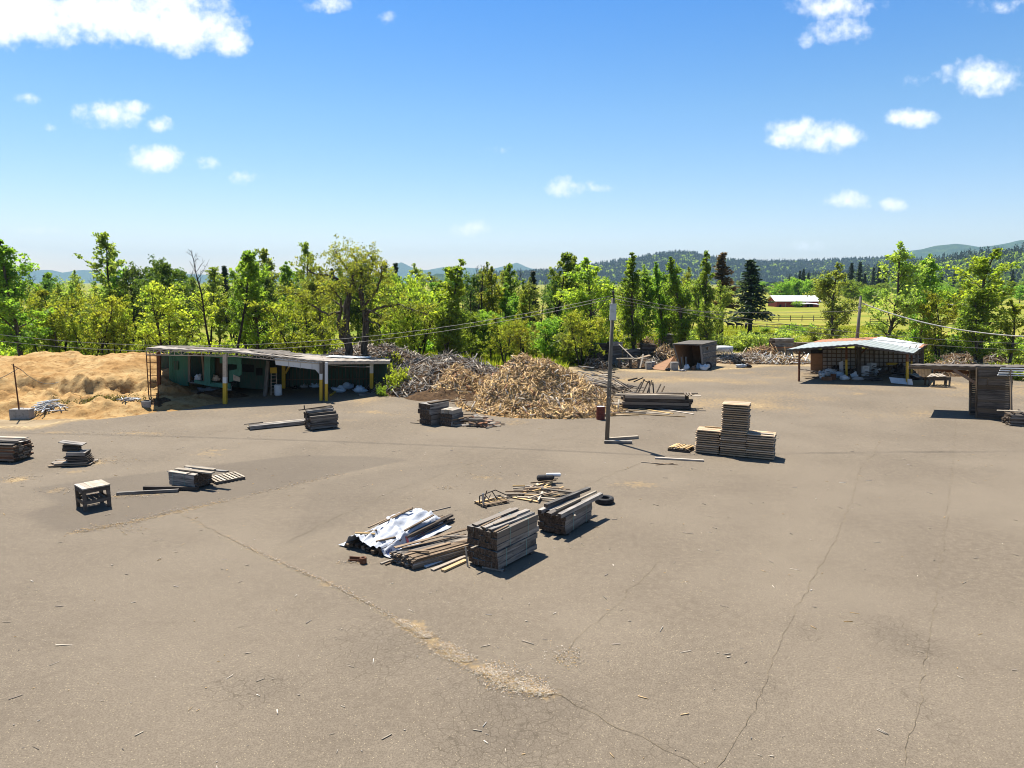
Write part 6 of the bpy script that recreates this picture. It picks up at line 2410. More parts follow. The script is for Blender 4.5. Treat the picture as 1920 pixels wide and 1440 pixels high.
banded_post(298, 748, 656, .24, [(1, 'rust')])
banded_post(422, 757, 664, .26, [(.42, 'yellow_paint'), (.54, 'white_paint'), (1, 'tan_paint')])
banded_post(602, 751, 679, .20, [(.55, 'yellow_paint'), (.7, 'white_paint'), (1, 'wood_grey')])
banded_post(606, 750, 679, .14, [(1, 'wood_dark')])
banded_post(612, 752, 679, .20, [(.45, 'yellow_paint'), (1, 'white_paint')])
banded_post(697, 733, 677, .28, [(.6, 'yellow_paint'), (1, 'white_paint')])
banded_post(532, 728, 684, .26, [(1, 'yellow_paint')])
banded_post(625, 726, 682, .30, [(1, 'yellow_paint')], lean=-2)
banded_post(497, 743, 676, .26, [(1, 'wood_grey')], lean=6)
m = MB()
p = G(532, 728) - SO
m.beam(SD(535, 700, p.y + SO.y), SD(544, 685, p.y + SO.y), .16, .16)
part(m, 'brace', 'yellow_paint')
# ladder frame at the left end
m = MB()
Yl = 52.2
for (a, b_) in [((274, 659), (279, 744)), ((281, 659), (283, 744)), ((294, 661), (297, 746))]:
    m.beam(SD(a[0], a[1], Yl), SD(b_[0], b_[1], Yl), .055, .055)
for k in range(7):
    y_ = 667 + k * 12.5
    m.beam(SD(275 + k * .7, y_, Yl), SD(295 + k * .3, y_, Yl), .045, .045)
part(m, 'ladder_frame', 'rust')
# walls
def wall(mb, pl, pr, m=0, th=.10):
    """pl, pr: (px, y_top, y_bottom, Y) at the two ends"""
    q = [SD(pl[0], pl[2], pl[3]), SD(pr[0], pr[2], pr[3]), SD(pr[0], pr[1], pr[3]), SD(pl[0], pl[1], pl[3])]
    for v in q[:2]:
        v.z = max(v.z, 0)
    d = (q[1] - q[0]).normalized()
    nn = Vector((-d.y, d.x, 0)).normalized() * th
    k = [tuple(v) for v in q] + [tuple(v + nn) for v in q]
    mb.add(k, [[0, 1, 2, 3], [7, 6, 5, 4], [0, 4, 5, 1], [1, 5, 6, 2], [2, 6, 7, 3], [3, 7, 4, 0]], m)


m = MB()
wall(m, (317, 661, 720, 58.4), (353, 662, 724, 58.1))
part(m, 'wall', 'green_paint')
m = MB()
for k in range(9):
    px_ = 319 + k * 4.1
    m.beam(SD(px_, 662, 58.28), SD(px_, 722, 58.28), .03, .03)
part(m, 'wall_battens', 'green_paint')
m = MB()
wall(m, (326, 677, 693, 58.2), (334, 677, 693, 58.16), 0, .02)
part(m, 'wall_patch', 'dark_green')
m = MB()
m.beam(SD(355, 664, 57.9), SD(355, 716, 57.9), .18, .18)
m.beam(SD(379, 664, 57.6), SD(384, 716, 57.6), .16, .16)
m.beam(SD(353, 664, 57.8), SD(384, 665, 57.6), .12, .18)
part(m, 'door_frame', 'wood_brown')
# the raised hut in the middle
hut = MB()
wall(hut, (364, 712, 718, 57.5), (392, 717, 724, 57.3))
wall(hut, (392, 717, 724, 57.3), (432, 719, 729, 57.0))
wall(hut, (383, 664, 718, 57.3), (394, 664, 720, 57.2))
wall(hut, (394, 664, 670, 57.2), (470, 668, 672, 56.8))
wall(hut, (412, 670, 681, 57.1), (452, 672, 684, 56.9))
wall(hut, (444, 682, 708, 56.9), (453, 683, 702, 56.85))
wall(hut, (430, 695, 717, 57.0), (446, 692, 711, 56.9))
part(hut, 'hut_front', 'teal_paint')
m = MB()
wall(m, (394, 672, 716, 58.8), (402, 672, 716, 58.8))
wall(m, (404, 672, 716, 59.0), (420, 672, 716, 59.0), 1)
part(m, 'hut_inner_wall', ['green_paint', 'wood_dark'])
m = MB()
m.slab([SD(356, 716, 57.6), SD(436, 722, 57.1), SD(440, 716, 60.2), SD(360, 712, 60.2)], .1)
part(m, 'hut_floor', 'wood_grey')
m = MB()
wall(m, (437, 702, 713, 56.8), (450, 708, 716, 56.75), 0, .03)
part(m, 'torn_panel', 'tan_paint')
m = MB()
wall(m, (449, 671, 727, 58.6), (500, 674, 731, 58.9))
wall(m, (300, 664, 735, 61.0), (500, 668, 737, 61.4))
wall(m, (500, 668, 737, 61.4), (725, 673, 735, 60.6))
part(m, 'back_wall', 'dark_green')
m = MB()
for k in range(34):
    px_ = 503 + k * 6.6
    f_ = (px_ - 500) / 225
    Y_ = 61.4 - .8 * f_ - .08
    m.beam(SD(px_, 670 + 4 * f_, Y_), SD(px_, 735, Y_), .05, .05)
for yy_ in (690, 712):
    m.beam(SD(502, yy_, 61.25), SD(724, yy_ - 2, 60.45), .10, .06)
part(m, 'wall_studs', 'wood_dark')
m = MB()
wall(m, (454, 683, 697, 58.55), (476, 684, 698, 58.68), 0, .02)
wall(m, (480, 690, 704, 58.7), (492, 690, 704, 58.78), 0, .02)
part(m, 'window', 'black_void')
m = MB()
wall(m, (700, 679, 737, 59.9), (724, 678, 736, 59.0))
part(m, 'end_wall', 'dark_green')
m = MB()
for k in range(6):
    px_ = 702 + k * 4.2
    m.beam(SD(px_, 679, 59.86 - .15 * k), SD(px_, 736, 59.86 - .15 * k), .05, .05)
part(m, 'end_wall_battens', 'green_paint')
# white fascia panel with a chamfered bracket
pl = [(515, 671), (603, 680), (603, 716), (599, 702), (591, 693), (517, 684)]
m = MB()
f0 = [SD(a, b_, YF(a) + .02) for a, b_ in pl]
f1 = [v + Vector((-.02, .08, 0)) for v in f0]
m.add([tuple(v) for v in f0 + f1], [[0, 5, 4, 1], [1, 4, 3, 2], [6, 7, 10, 11], [7, 8, 9, 10]] + [[i, (i + 1) % 6, 6 + (i + 1) % 6, 6 + i] for i in range(6)])
part(m, 'white_panel', 'white_paint')
m = MB()
for a in (541, 563, 585):
    m.beam(SD(a, 674 + (a - 515) * .09, YF(a)), SD(a, 687 + (a - 515) * .09, YF(a)), .03, .02)
part(m, 'panel_seams', 'galv')


# loose things in and round the shed
def bag(c, sx_, sy_, sz_, mat, label, cat='bag', name='plastic_bag', seed=1, group=None):
    n_, k_ = 20, 11
    vs = []
    for j in range(k_):
        ph = math.pi * (j / (k_ - 1)) - math.pi / 2
        for i in range(n_):
            a = 2 * math.pi * i / n_
            q = Vector((math.cos(a) * math.cos(ph), math.sin(a) * math.cos(ph), math.sin(ph)))
            d_ = 1 + .55 * mnoise.noise(q * 1.7 + Vector((seed * 3.1, 0, 0))) + .25 * mnoise.noise(q * 4.5 + Vector((0, seed * 2.3, 0)))
            vs.append((q.x * sx_ * d_, q.y * sy_ * d_, max(0, (q.z * .9 + .55) * sz_ * d_)))
    fs = [[j * n_ + i, j * n_ + (i + 1) % n_, (j + 1) * n_ + (i + 1) % n_, (j + 1) * n_ + i] for j in range(k_ - 1) for i in range(n_)]
    m = MB()
    m.add(vs, fs)
    return tag(m.build(name, mat, loc=c, smooth=True), label, cat, group)


def bin_(c, R, H, mat, label, cat='bucket', name='bucket', taper=.86):
    root = thing(name, c, RND.uniform(0, 6), label, cat)
    m = MB()
    m.lathe([(R * taper, 0), (R * (taper + 1) / 2, H * .5), (R, H * .96), (R * 1.06, H), (R * .94, H), (R * .9, H * .9), (.01, H * .85)], (0, 0, 0), 20)
    m.build('body', mat, root)
    m = MB()
    pts = [(R * math.cos(a), R * .15, H * .98 + R * .55 * math.sin(a)) for a in np.linspace(0, math.pi, 9)]
    m.tube(pts, .012, 5)
    m.build('handle', 'steel_dark', root)
    return root


p = G(522, 741)
root = thing('plastic_drum', p, 0, 'white plastic drum standing beside the ladder in the green shed', 'drum')
m = MB()
m.lathe([(.26, 0), (.30, .04), (.30, .24), (.285, .26), (.30, .28), (.30, .56), (.285, .58), (.30, .60), (.30, .82), (.24, .88), (.05, .885)], (0, 0, 0), 24)
m.build('body', 'plastic_white', root)
for a in (-.1, .12):
    m = MB()
    m.lathe([(.045, .86), (.045, .915), (.01, .915)], (a, .05, 0), 10)
    m.build('cap', 'steel_dark', root)
p = G(514, 741)
root = thing('step_ladder', (p.x, p.y, 0), .2, 'pale ladder with a yellow top standing in the green shed', 'ladder')
m = MB()
for sx_ in (-.24, .24):
    m.beam((sx_, 0, 0), (sx_ * .8, .35, 1.75), .06, .04)
m.build('rails', 'tan_paint', root)
for k in range(6):
    m = MB()
    z = .25 + .26 * k
    m.beam((-.22, .35 * z / 1.75, z), (.22, .35 * z / 1.75, z), .09, .03)
    m.build('rung', 'tan_paint', root)
m = MB()
m.box((0, .35, 1.98), (.50, .10, .46))
m.build('top', 'yellow_paint', root)
bin_(G(429, 735), .25, .5, 'plastic_white', 'small white bucket on the ground under the raised green hut')
bag(D(372, 712, 57.9) - Vector((0, 0, .02)), .30, .25, .32, 'plastic_white', 'white bag lying in the doorway of the green hut', seed=2)
bag(D(405, 714, 57.7), .28, .22, .32, 'tan_paint', 'small cream bundle on the floor of the green hut', 'bundle', 'cloth_bundle', 3)
for i, (a, b_, s, mt, lab) in enumerate([(637, 735, .75, 'pale_blue', 'pale blue plastic sheet bundle on the ground left of the shed right post'), (652, 729, .72, 'pale_blue', 'pale blue sheet bundle behind the two others near the shed right post'), (675, 735, .78, 'pale_blue', 'pale blue sheet bundle nearest the shed right post'),
                                         (592, 726, .7, 'pale_blue', 'greyish sheet bundle in the shade behind the double post'), (570, 727, .45, 'grey_panel', 'dark grey heap of cloth in the shade of the green shed'), (552, 729, .4, 'steel_dark', 'dark bundle in the shade beside the yellow inner post')]):
    bag(G(a, b_), s * .7, s * .5, s * .42, mt, lab, 'sheet', 'plastic_bundle', 10 + i)
bag(G(392, 735), .9, .35, .28, 'grey_panel', 'pale rubbish sack on the sand under the green hut', seed=8)
flat_board(672, 742, 703, 740, .35, .14, 'wood_grey', 'short grey timber lying before the shed right post')
flat_board(620, 742, 632, 733, .14, .10, 'yellow_paint', 'yellow offcut on the ground near the double post')
r = random.Random(77)
for k in range(22):
    a = r.uniform(-.4, .9)
    p = G(r.uniform(318, 420), r.uniform(728, 742))
    L = r.uniform(.6, 1.8)
    z = r.uniform(.05, .4)
    board((p.x - L / 2 * math.cos(a), p.y - L / 2 * math.sin(a), z), (p.x + L / 2 * math.cos(a), p.y + L / 2 * math.sin(a), z * .6), r.uniform(.06, .2), .035, r.choice(['wood_grey', 'wood_grey', 'wood_brown', 'wood_pale']), 'grey stick in the litter at the foot of the raised green hut', 'sticks under the green hut', name='wood_stick', cat='stick')
m = MB()
for (a, b_, c_, d_) in [(728, 734, 734, 724), (734, 724, 741, 726), (741, 726, 741, 736)]:
    m.tube([tuple(D(a, b_, 57.2)), tuple(D(c_, d_, 57.2))], .05, 6)
tag(m.build('bent_pipe', 'plastic_white', local=tuple(G(734, 736))), 'white bent pipe beside the right end of the green shed', 'pipe')
wire(SD(480, 657, 54) + SO, SD(697, 688, 57) + SO, .35, .02, 'thin cable strung across the front of the green shed', 'rope')

# ------------------------------------------------------------------ the metal roofed shed on the right
RO = Vector((33, 67, 0))
rs = thing('metal_shed', RO, 0, 'open shed with a low metal gable roof, full of junk, at the right', 'shed')


def RD(px_, py_, Y_):
    return D(px_, py_, Y_) - RO


FL, FA, FR = RD(1476, 655, 64.6), RD(1603, 645, 63.9), RD(1713, 662, 62.4)
BL_, BA, BR = RD(1541, 636.5, 74.0), RD(1652, 631.5, 73.4), RD(1738, 646, 71.6)
ML, MA, MR_ = FL.lerp(BL_, .66), FA.lerp(BA, .52), FR.lerp(BR, .36)


def rsheet(a, b_, c_, d_, nm, mt, n=40, amp=.014):
    m = MB()
    ribbed(m, a, b_, c_, d_, n, amp, .05)
    m.build(nm, mt, rs)


up = Vector((0, 0, .012))
rsheet(FL, FA, MA, ML, 'canopy_sheet', 'steel_green', 46)
rsheet(FA + up * .5, FR, MR_, MA + up * .5, 'canopy_sheet', 'steel_green', 46)
rsheet(ML + up, MA + up, BA + up, BL_ + up, 'roof_slope', 'rust_roof', 46)
rsheet(MA + up * 2, MR_ + up * 2, BR + up * 2, BA + up * 2, 'roof_slope', 'steel_white', 46)
m = MB()
p0, p1 = FR.lerp(BR, .55), FR.lerp(BR, .98)
m.slab([p0 + Vector((-1.1, 0, .10)), p0 + Vector((.1, 0, .06)), p1 + Vector((.1, 0, .06)), p1 + Vector((-1.6, 0, .12))], .03)
m.build('roof_patch', 'rust_roof', rs)
m = MB()
for k, (dx, h) in enumerate([(-.9, .35), (-.5, .4), (.05, .3)]):
    q = FR.lerp(BR, .35 + .1 * k) + Vector((dx, 0, 0))
    m.beam(q, q + Vector((.1 + .1 * k, 0, h)), .06, .06)
m.build('broken_rafters', 'wood_brown', rs)
m = MB()
for (a, b_) in [(FL, FA), (FA, FR)]:
    m.beam(a + Vector((0, .06, -.12)), b_ + Vector((0, .06, -.12)), .08, .16)
m.beam(FR + Vector((0, 0, -.12)), BR + Vector((0, 0, -.12)), .08, .16)
m.beam(FL + Vector((.1, 0, -.12)), BL_ + Vector((.1, 0, -.12)), .08, .16)
for f_ in np.linspace(.1, .9, 9):
    m.beam(FL.lerp(FA, f_) + Vector((0, .15, -.14)), BL_.lerp(BA, f_) + Vector((0, -.1, -.14)), .06, .14)
    m.beam(FA.lerp(FR, f_) + Vector((0, .15, -.14)), BA.lerp(BR, f_) + Vector((0, -.1, -.14)), .06, .14)
m.build('rafters', 'wood_dark', rs)


def rpost(px_, yb, yt, w, bands, lean=0):
    p = G(px_, yb) - RO
    top = RD(px_ + lean, yt, p.y + RO.y)
    m = MB()
    z0 = 0
    for i, (f_, mt) in enumerate(bands):
        m.beam(p.lerp(top, z0), p.lerp(top, f_), w, w, i)
        z0 = f_
    m.build('post', [b[1] for b in bands], rs)


rpost(1498, 715, 658, .15, [(1, 'rust')], 1)
rpost(1587, 707, 650, .15, [(.58, 'yellow_paint'), (1, 'rust')])
rpost(1609, 706, 651, .34, [(1, 'bark')], 2)
rpost(1701, 721, 661, .17, [(.72, 'yellow_paint'), (1, 'rust')])
rpost(1709, 706, 664, .13, [(.7, 'yellow_paint'), (1, 'rust')])
m = MB()
q = G(1498, 715) - RO
m.beam(RD(1500, 672, 64.9), RD(1512, 660, 65.0), .08, .08)
m.beam(RD(1613, 664, 68.6), RD(1625, 652, 68.6), .10, .10)
m.build('brace', 'rust', rs)


def rwall(mb, pl, pr, m=0, th=.10):
    q = [RD(pl[0], pl[2], pl[3]), RD(pr[0], pr[2], pr[3]), RD(pr[0], pr[1], pr[3]), RD(pl[0], pl[1], pl[3])]
    for v in q[:2]:
        v.z = max(v.z, 0)
    d = (q[1] - q[0]).normalized()
    nn = Vector((-d.y, d.x, 0)).normalized() * th
    k = [tuple(v) for v in q] + [tuple(v + nn) for v in q]
    mb.add(k, [[0, 1, 2, 3], [7, 6, 5, 4], [0, 4, 5, 1], [1, 5, 6, 2], [2, 6, 7, 3], [3, 7, 4, 0]], m)


m = MB()
rwall(m, (1541, 652, 705, 71.8), (1729, 655, 705, 70.4))
m.build('back_wall', 'grey_panel', rs)
m = MB()
for k in range(22):
    f_ = k / 21
    px_ = 1542 + 186 * f_
    Y_ = 71.8 - 1.4 * f_ - .07
    w = .16 if k in (8, 11, 21) else .07
    m.beam(RD(px_, 652 + 3 * f_, Y_), RD(px_, 703, Y_), w, .06)
for k in range(7):
    yy_ = 655 + 7.5 * k
    m.beam(RD(1542, yy_, 71.76), RD(1728, yy_ + 2.5, 70.36), .05, .09)
m.build('wall_frame', 'wood_dark', rs)
m = MB()
rwall(m, (1520, 663, 700, 70.8), (1542, 663, 700, 70.7), 0, .06)
m.build('door_panel', 'plywood', rs)
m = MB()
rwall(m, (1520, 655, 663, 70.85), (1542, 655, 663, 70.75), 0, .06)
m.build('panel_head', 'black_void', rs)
m = MB()
for (px_, Y_) in [(1719, 66.5), (1726, 69.0), (1730, 70.3)]:
    m.beam(RD(px_, 652, Y_), RD(px_, 706 - (Y_ - 66) * .5, Y_), .16, .16)
for yy_ in (662, 672, 682):
    m.beam(RD(1716, yy_ + 1, 65.5), RD(1730, yy_ - 1, 70.3), .06, .08)
m.build('side_frame', 'wood_dark', rs)


def crate(c, L, W, H, rz, mat, label, cat='crate', name='crate', ch=.02, parent=None):
    """a box with bevelled edges, a lid line and a handle strip"""
    root = thing(name, c, rz, label, cat)
    m = MB()
    a, b2 = L / 2, W / 2
    pr = [(-a + ch, -b2), (a - ch, -b2), (a, -b2 + ch), (a, b2 - ch), (a - ch, b2), (-a + ch, b2), (-a, b2 - ch), (-a, -b2 + ch)]
    vs = [(x, y, 0) for x, y in pr] + [(x, y, H - ch) for x, y in pr] + [(x * (1 - ch / a), y * (1 - ch / b2), H) for x, y in pr]
    fs = [list(range(8))[::-1], list(range(16, 24))] + [[i + 8 * j, (i + 1) % 8 + 8 * j, (i + 1) % 8 + 8 + 8 * j, i + 8 + 8 * j] for j in range(2) for i in range(8)]
    m.add(vs, fs)
    m.build('body', mat, root)
    m = MB()
    m.box((0, -b2 - .012, H * .80), (L * .5, .02, H * .06))
    m.build('strip', 'steel_dark', root)
    return root


crate(G(1619, 704), .72, .65, .98, .1, 'plastic_white', 'white square appliance standing in the middle of the junk filled shed', 'appliance', 'appliance')
crate(G(1633, 700), .68, .6, 1.05, .35, 'plastic_white', 'taller white appliance turned sideways behind the first one', 'appliance', 'appliance')
bin_(G(1645, 702), .32, .6, 'plastic_white', 'white tub right of the two white appliances')
root = thing('blue_barrel', G(1553, 694), 0, 'dull blue barrel at the left side of the junk filled shed', 'barrel')
m = MB()
m.lathe([(.48, .35), (.52, .4), (.50, .75), (.52, 1.1), (.50, 1.45), (.1, 1.46)], (0, 0, 0), 20)
m.build('body', 'blue_paint', root)
m = MB()
m.box((0, 0, .17), (.9, .9, .34))
m.build('stand', 'wood_dark', root)
board(G(1578, 703) + Vector((0, 0, 0)), D(1577, 678, G(1578, 703).y + .4), .75, .05, 'box_grey', 'tall grey panel leaning in the left part of the junk filled shed', None, math.pi / 2, 'panel', 'panel')
pz = G(1672, 719)
mm = MB()
q = [D(1667, 707, 63.6), D(1699, 710, 63.0), D(1701, 721, 62.6), D(1671, 718, 63.3)]
mm.slab(q, .04)
tag(mm.build('white_panel', 'steel_white', local=tuple(pz)), 'white sheet panel leaning at the foot of the right yellow post', 'panel')
mm = MB()
mm.slab([D(1702, 710, 62.3), D(1710, 711, 62.0), D(1712, 722, 61.9), D(1702, 721, 62.2)], .04)
tag(mm.build('white_panel', 'steel_white', local=tuple(G(1706, 721))), 'small curved white panel right of the right yellow post', 'panel')
JUNK = [(1556, 704, .9, .6, .5, 'plastic_white', 'big white plastic sack left of the yellow middle post'), (1570, 707, .8, .5, .45, 'pale_blue', 'bluish sheet heap beside the yellow middle post'), (1540, 706, .4, .4, .5, 'box_grey', 'grey sack at the left end of the junk'), (1602, 708, .5, .35, .4, 'plastic_white', 'small white sack at the foot of the bark post'),
        (1583, 712, .6, .4, .35, 'plastic_white', 'crumpled white bag in front of the yellow middle post'), (1594, 704, .6, .5, .6, 'steel_dark', 'black bin bag behind the crumpled white bag'), (1567, 699, .7, .5, .6, 'steel_dark', 'black bin bag under the blue barrel'), (1659, 703, .9, .5, .4, 'wood_dark', 'dark heap right of the white tub'),
        (1652, 694, .5, .4, .8, 'yellow_paint', 'mustard coloured bundle behind the taller appliance'), (1686, 704, .7, .5, .9, 'steel_dark', 'dark rounded machine cover near the right yellow post'), (1692, 694, .5, .3, .8, 'pale_blue', 'pale drum shaped bundle at the right side of the shed'), (1630, 712, 1.1, .5, .25, 'wood_dark', 'flat dark rubbish heap in front of the white appliances'),
        (1644, 714, .8, .4, .22, 'steel_dark', 'oily black rags on the ground in front of the tub'), (1720, 712, .8, .5, .5, 'steel_dark', 'dark rubbish heap right of the right yellow post'), (1608, 713, .7, .35, .28, 'grey_panel', 'grey rags in front of the bark post'), (1675, 700, .6, .5, .6, 'wood_brown', 'brown cloth heap behind the white sheet panel')]
for i, (a, b_, x_, y_, z_, mt, lab) in enumerate(JUNK):
    bag(G(a, b_), x_ * .72, y_ * .72, z_ * .8, mt, lab, 'junk heap' if 'heap' in lab or 'rags' in lab else 'bag', 'junk_bundle', 40 + i)
bin_(G(1562, 712), .26, .55, 'rust', 'rusty red bucket with a cream lid in front of the junk')
bin_(G(1541, 709), .24, .45, 'plastic_white', 'white bucket at the left front of the junk')
crate(G(1550, 713), .8, .5, .30, .1, 'wood_rust', 'low brown wooden box at the left front of the junk', 'crate')
m = MB()
m.box((0, 0, .1), (1.0, .3, .2))
tag(m.build('yellow_bar', 'yellow_paint', loc=D(1672, 684, 70)), 'yellow beam hung along the back wall of the junk filled shed', 'beam')
r = random.Random(55)
for k in range(46):
    p = G(r.uniform(1508, 1725), r.uniform(700, 713))
    a = r.gauss(.1, .6)
    L = r.uniform(.6, 2.0)
    z = r.uniform(.04, .6)
    dz = r.uniform(-.25, .25) * min(1, z * 2)
    board((p.x - L / 2 * math.cos(a), p.y - L / 2 * math.sin(a), max(.03, z - dz)), (p.x + L / 2 * math.cos(a), p.y + L / 2 * math.sin(a), max(.03, z + dz)), r.uniform(.06, .25), .04, r.choice(['wood_dark', 'wood_grey', 'wood_brown', 'wood_pale', 'wood_dark']),
          'broken lath in the junk on the floor of the metal roofed shed', 'laths in the junk of the metal roofed shed', 0, 'broken_lath', 'lath')
# bench right of the shed
bf = Frame(G(1742, 724), G(1790, 724))
root = thing('work_bench', bf.p(.98, .5), math.atan2(bf.x.y, bf.x.x), 'low slatted dark bench loaded with pale boards right of the metal roofed shed', 'bench')
m = MB()
m.box((0, -.30, .62), (2.0, .08, .30))
m.box((0, .35, .62), (2.0, .08, .30))
m.build('apron', 'wood_dark', root)
for (x, y) in [(-.85, -.3), (-.45, -.3), (.6, -.3), (.92, -.3), (-.85, .35), (.92, .35)]:
    m = MB()
    m.box((x, y, .30), (.12, .1, .60))
    m.build('leg', 'wood_dark', root)
for k in range(9):
    board(bf.p(-1.1 + .30 * k, -.1, .82 + .03 * (k % 3)), bf.p(-.9 + .33 * k, 1.5, .90 + .03 * (k % 2)), .22, .04, 'wood_pale', 'pale board lying across the low dark bench', 'boards on the low dark bench')
flat_board(1745, 726, 1775, 727, .14, .06, 'wood_dark', 'dark stick on the ground before the low bench')
flat_board(1770, 727, 1793, 728, .14, .06, 'wood_dark', 'second dark stick on the ground before the low bench')

# ------------------------------------------------------------------ plank walled shelter at the right edge
TO = Vector((32.3, 47.5, 0))
tw = thing('plank_shelter', TO, 0, 'dark plank walled shelter with a long flat overhanging roof at the right edge', 'shelter')


def TD(px_, py_, Y_):
    return D(px_, py_, Y_) - TO


m = MB()
r = random.Random(6)
pl0, pr0 = G(1833, 784) - TO, G(1894, 789) - TO
pl1, pr1 = TD(1834, 690, pl0.y + TO.y + .2), TD(1899, 690, pr0.y + TO.y + .3)
dpt = Vector((.35, 1.25, 0))
NP = 24
for k in range(NP):
    f0_, f1_ = k / NP, (k + .93) / NP
    for (s0, s1, o_) in [(pl0, pr0, Vector((0, 0, 0))), (pl0 + dpt, pr0 + dpt, Vector((0, 0, 0)))]:
        t0, t1 = (pl1, pr1) if s0 is pl0 else (pl1 + dpt, pr1 + dpt)
        c0_, c1_ = s0.lerp(t0, (f0_ + f1_) / 2), s1.lerp(t1, (f0_ + f1_) / 2)
        e = (c1_ - c0_).normalized()
        m.beam(c0_ - e * r.uniform(-.02, .05), c1_ + e * r.uniform(-.02, .05), .05, 3.36 / NP * r.uniform(.90, .97), 0, 0, r.uniform(-.03, .03))
cin = dpt * .45  # inner board added to keep light from showing through the plank gaps
q4 = [pl0 + cin, pr0 + cin, pr1 + cin, pl1 + cin]
e = (pr0 - pl0).normalized() * .16
q4 = [q4[0] + e, q4[1] - e, q4[2] - e, q4[3] + e]
m.add([tuple(v) for v in q4] + [tuple(v + Vector((0, .12, 0))) for v in q4], [[0, 1, 2, 3], [7, 6, 5, 4], [0, 4, 5, 1], [1, 5, 6, 2], [2, 6, 7, 3], [3, 7, 4, 0]])
m.build('planking', 'wood_dark', tw)
for (s, t_) in [(pl0, pl1), (pr0, pr1), (pl0 + dpt, pl1 + dpt), (pr0 + dpt, pr1 + dpt)]:
    m = MB()
    e = (pr0 - pl0).normalized()
    inn = .07 if s in (pl0,) else -.07
    m.beam(s + Vector((0, .09, 0)) , t_ + Vector((0, .09, 0)), .14, .10)
    m.build('corner_post', 'wood_brown', tw)
m = MB()
e = (pr0 - pl0)
m.box(tuple(pl0.lerp(pl1, .72) + e * .28 + Vector((0, -.05, 0))), (.04, .03, .5))
m.box(tuple(pl0.lerp(pl1, .80) + e * .42 + Vector((0, -.05, 0))), (.55, .03, .04))
m.build('wall_batten', 'wood_brown', tw)
# roof
ra, rb = TD(1704, 684.5, 48.6), TD(2010, 690, 46.4)
rc, rd = TD(1990, 684.5, 49.6), TD(1716, 681.8, 51.4)
m = MB()
ribbed(m, ra, rb, rc, rd, 60, .012, .05)
m.build('roof', 'roof_dark', tw)
m = MB()
dn_ = Vector((0, 0, -.16))
m.beam(ra + dn_, rb + dn_, .09, .20)
m.beam(rd + dn_, rc + dn_, .09, .20)
for f_ in np.linspace(.03, .97, 15):
    m.beam(ra.lerp(rb, f_) + dn_, rd.lerp(rc, f_) + dn_, .07, .16)
m.build('rafters', 'wood_brown', tw)
m = MB()
m.beam(TD(1788, 693, 48.0), TD(1835, 722, 47.3), .16, .18)
m.build('brace', 'wood_rust', tw)
m = MB()
m.beam(TD(1752, 692, 49.5), TD(1830, 700, 48.8), .10, .22)
m.beam(TD(1752, 692, 49.5), TD(1752, 700, 49.5), .1, .1)
m.build('crossbeam', 'wood_rust', tw)
# hanging corrugated sheet
m = MB()
n_ = 22
P = np.zeros((n_, 6, 3))
for i in range(n_):
    for j in range(6):
        u, v = i / (n_ - 1), j / 5
        top = TD(1706 + 42 * u, 686.5 + 1.5 * u, 49.0)
        bot = TD(1712 + 34 * u, 688 + 19 * math.sin(min(1, .1 + 1.0 * u) * 2.2) ** 1.2 * (1 if u < .9 else .85), 49.4)
        p = top.lerp(bot, v)
        P[i, j] = (p.x, p.y + .05 * math.sin(i * 1.9), p.z)
m.grid(P)
o = m.build('hanging_sheet', 'tan_paint', tw, smooth=True)
md = o.modifiers.new('solid', 'SOLIDIFY')
md.thickness = .02
# white pipe rack by the wall
root = thing('pipe_rack', G(1905, 792), 0, 'rack of thin white pipes beside the top of the dark plank wall', 'pipe rack')
ro = G(1905, 792)
for (a, b_, c_, d_) in [(1876, 690.5, 1960, 692), (1874, 694.5, 1960, 697), (1872, 699.5, 1960, 702), (1870, 703, 1960, 706)]:
    m = MB()
    m.tube([tuple(D(a, b_, 46.0) - ro), tuple(D(c_, d_, 45.7) - ro)], .035, 8)
    m.build('pipe', 'plastic_white', root)
m = MB()
m.beam(D(1896, 692, 45.9) - ro, D(1893, 712, 45.9) - ro, .05, .05)
m.beam(D(1896, 692, 45.9) - ro, D(1889, 706, 45.9) - ro, .04, .04)
m.beam(D(1895, 705, 45.9) - ro, G(1897, 793) - ro, .09, .09)
m.build('upright', 'wood_brown', root)
fx = Frame(G(1893, 798), G(1940, 800))
board_stack(fx, 2.2, 1.1, 8, 4, .075, 'wood_dark', 'board in the stack leaning against the dark plank wall at the right edge', 'boards at the right edge', .02, .022, .08, .02, .2, 44, 'wood_grey')
board(fx.p(-.7, .2, .92), fx.p(2.2, .25, .90), .14, .04, 'wood_pale', 'pale plank sticking out left on top of the stack at the right edge')
for k in range(3):
    board(fx.p(.2 + .5 * k, -.05, .80), fx.p(.35 + .5 * k, 1.1, .86), .1, .06, 'wood_dark', 'cross stick on the stack at the right edge', 'cross sticks at the right edge')

# ------------------------------------------------------------------ tilted plywood box and the scrap round it
BO = Vector((20, 75.5, 0))
bxr = thing('plywood_box', BO, 0, 'large open plywood box leaning to the left at the far edge of the yard', 'box')


def BD(px_, py_, Y_):
    return D(px_, py_, Y_) - BO


f_bl, f_br, r_br = G(1276, 692) - BO, G(1318, 693) - BO, G(1343, 686) - BO
f_tl, f_tr, r_tr = BD(1262, 645.5, 74.3), BD(1313, 646.5, 74.1), BD(1344, 640, 77.6)
b_bl, b_tl = f_bl + (r_br - f_br), f_tl + (r_tr - f_tr)


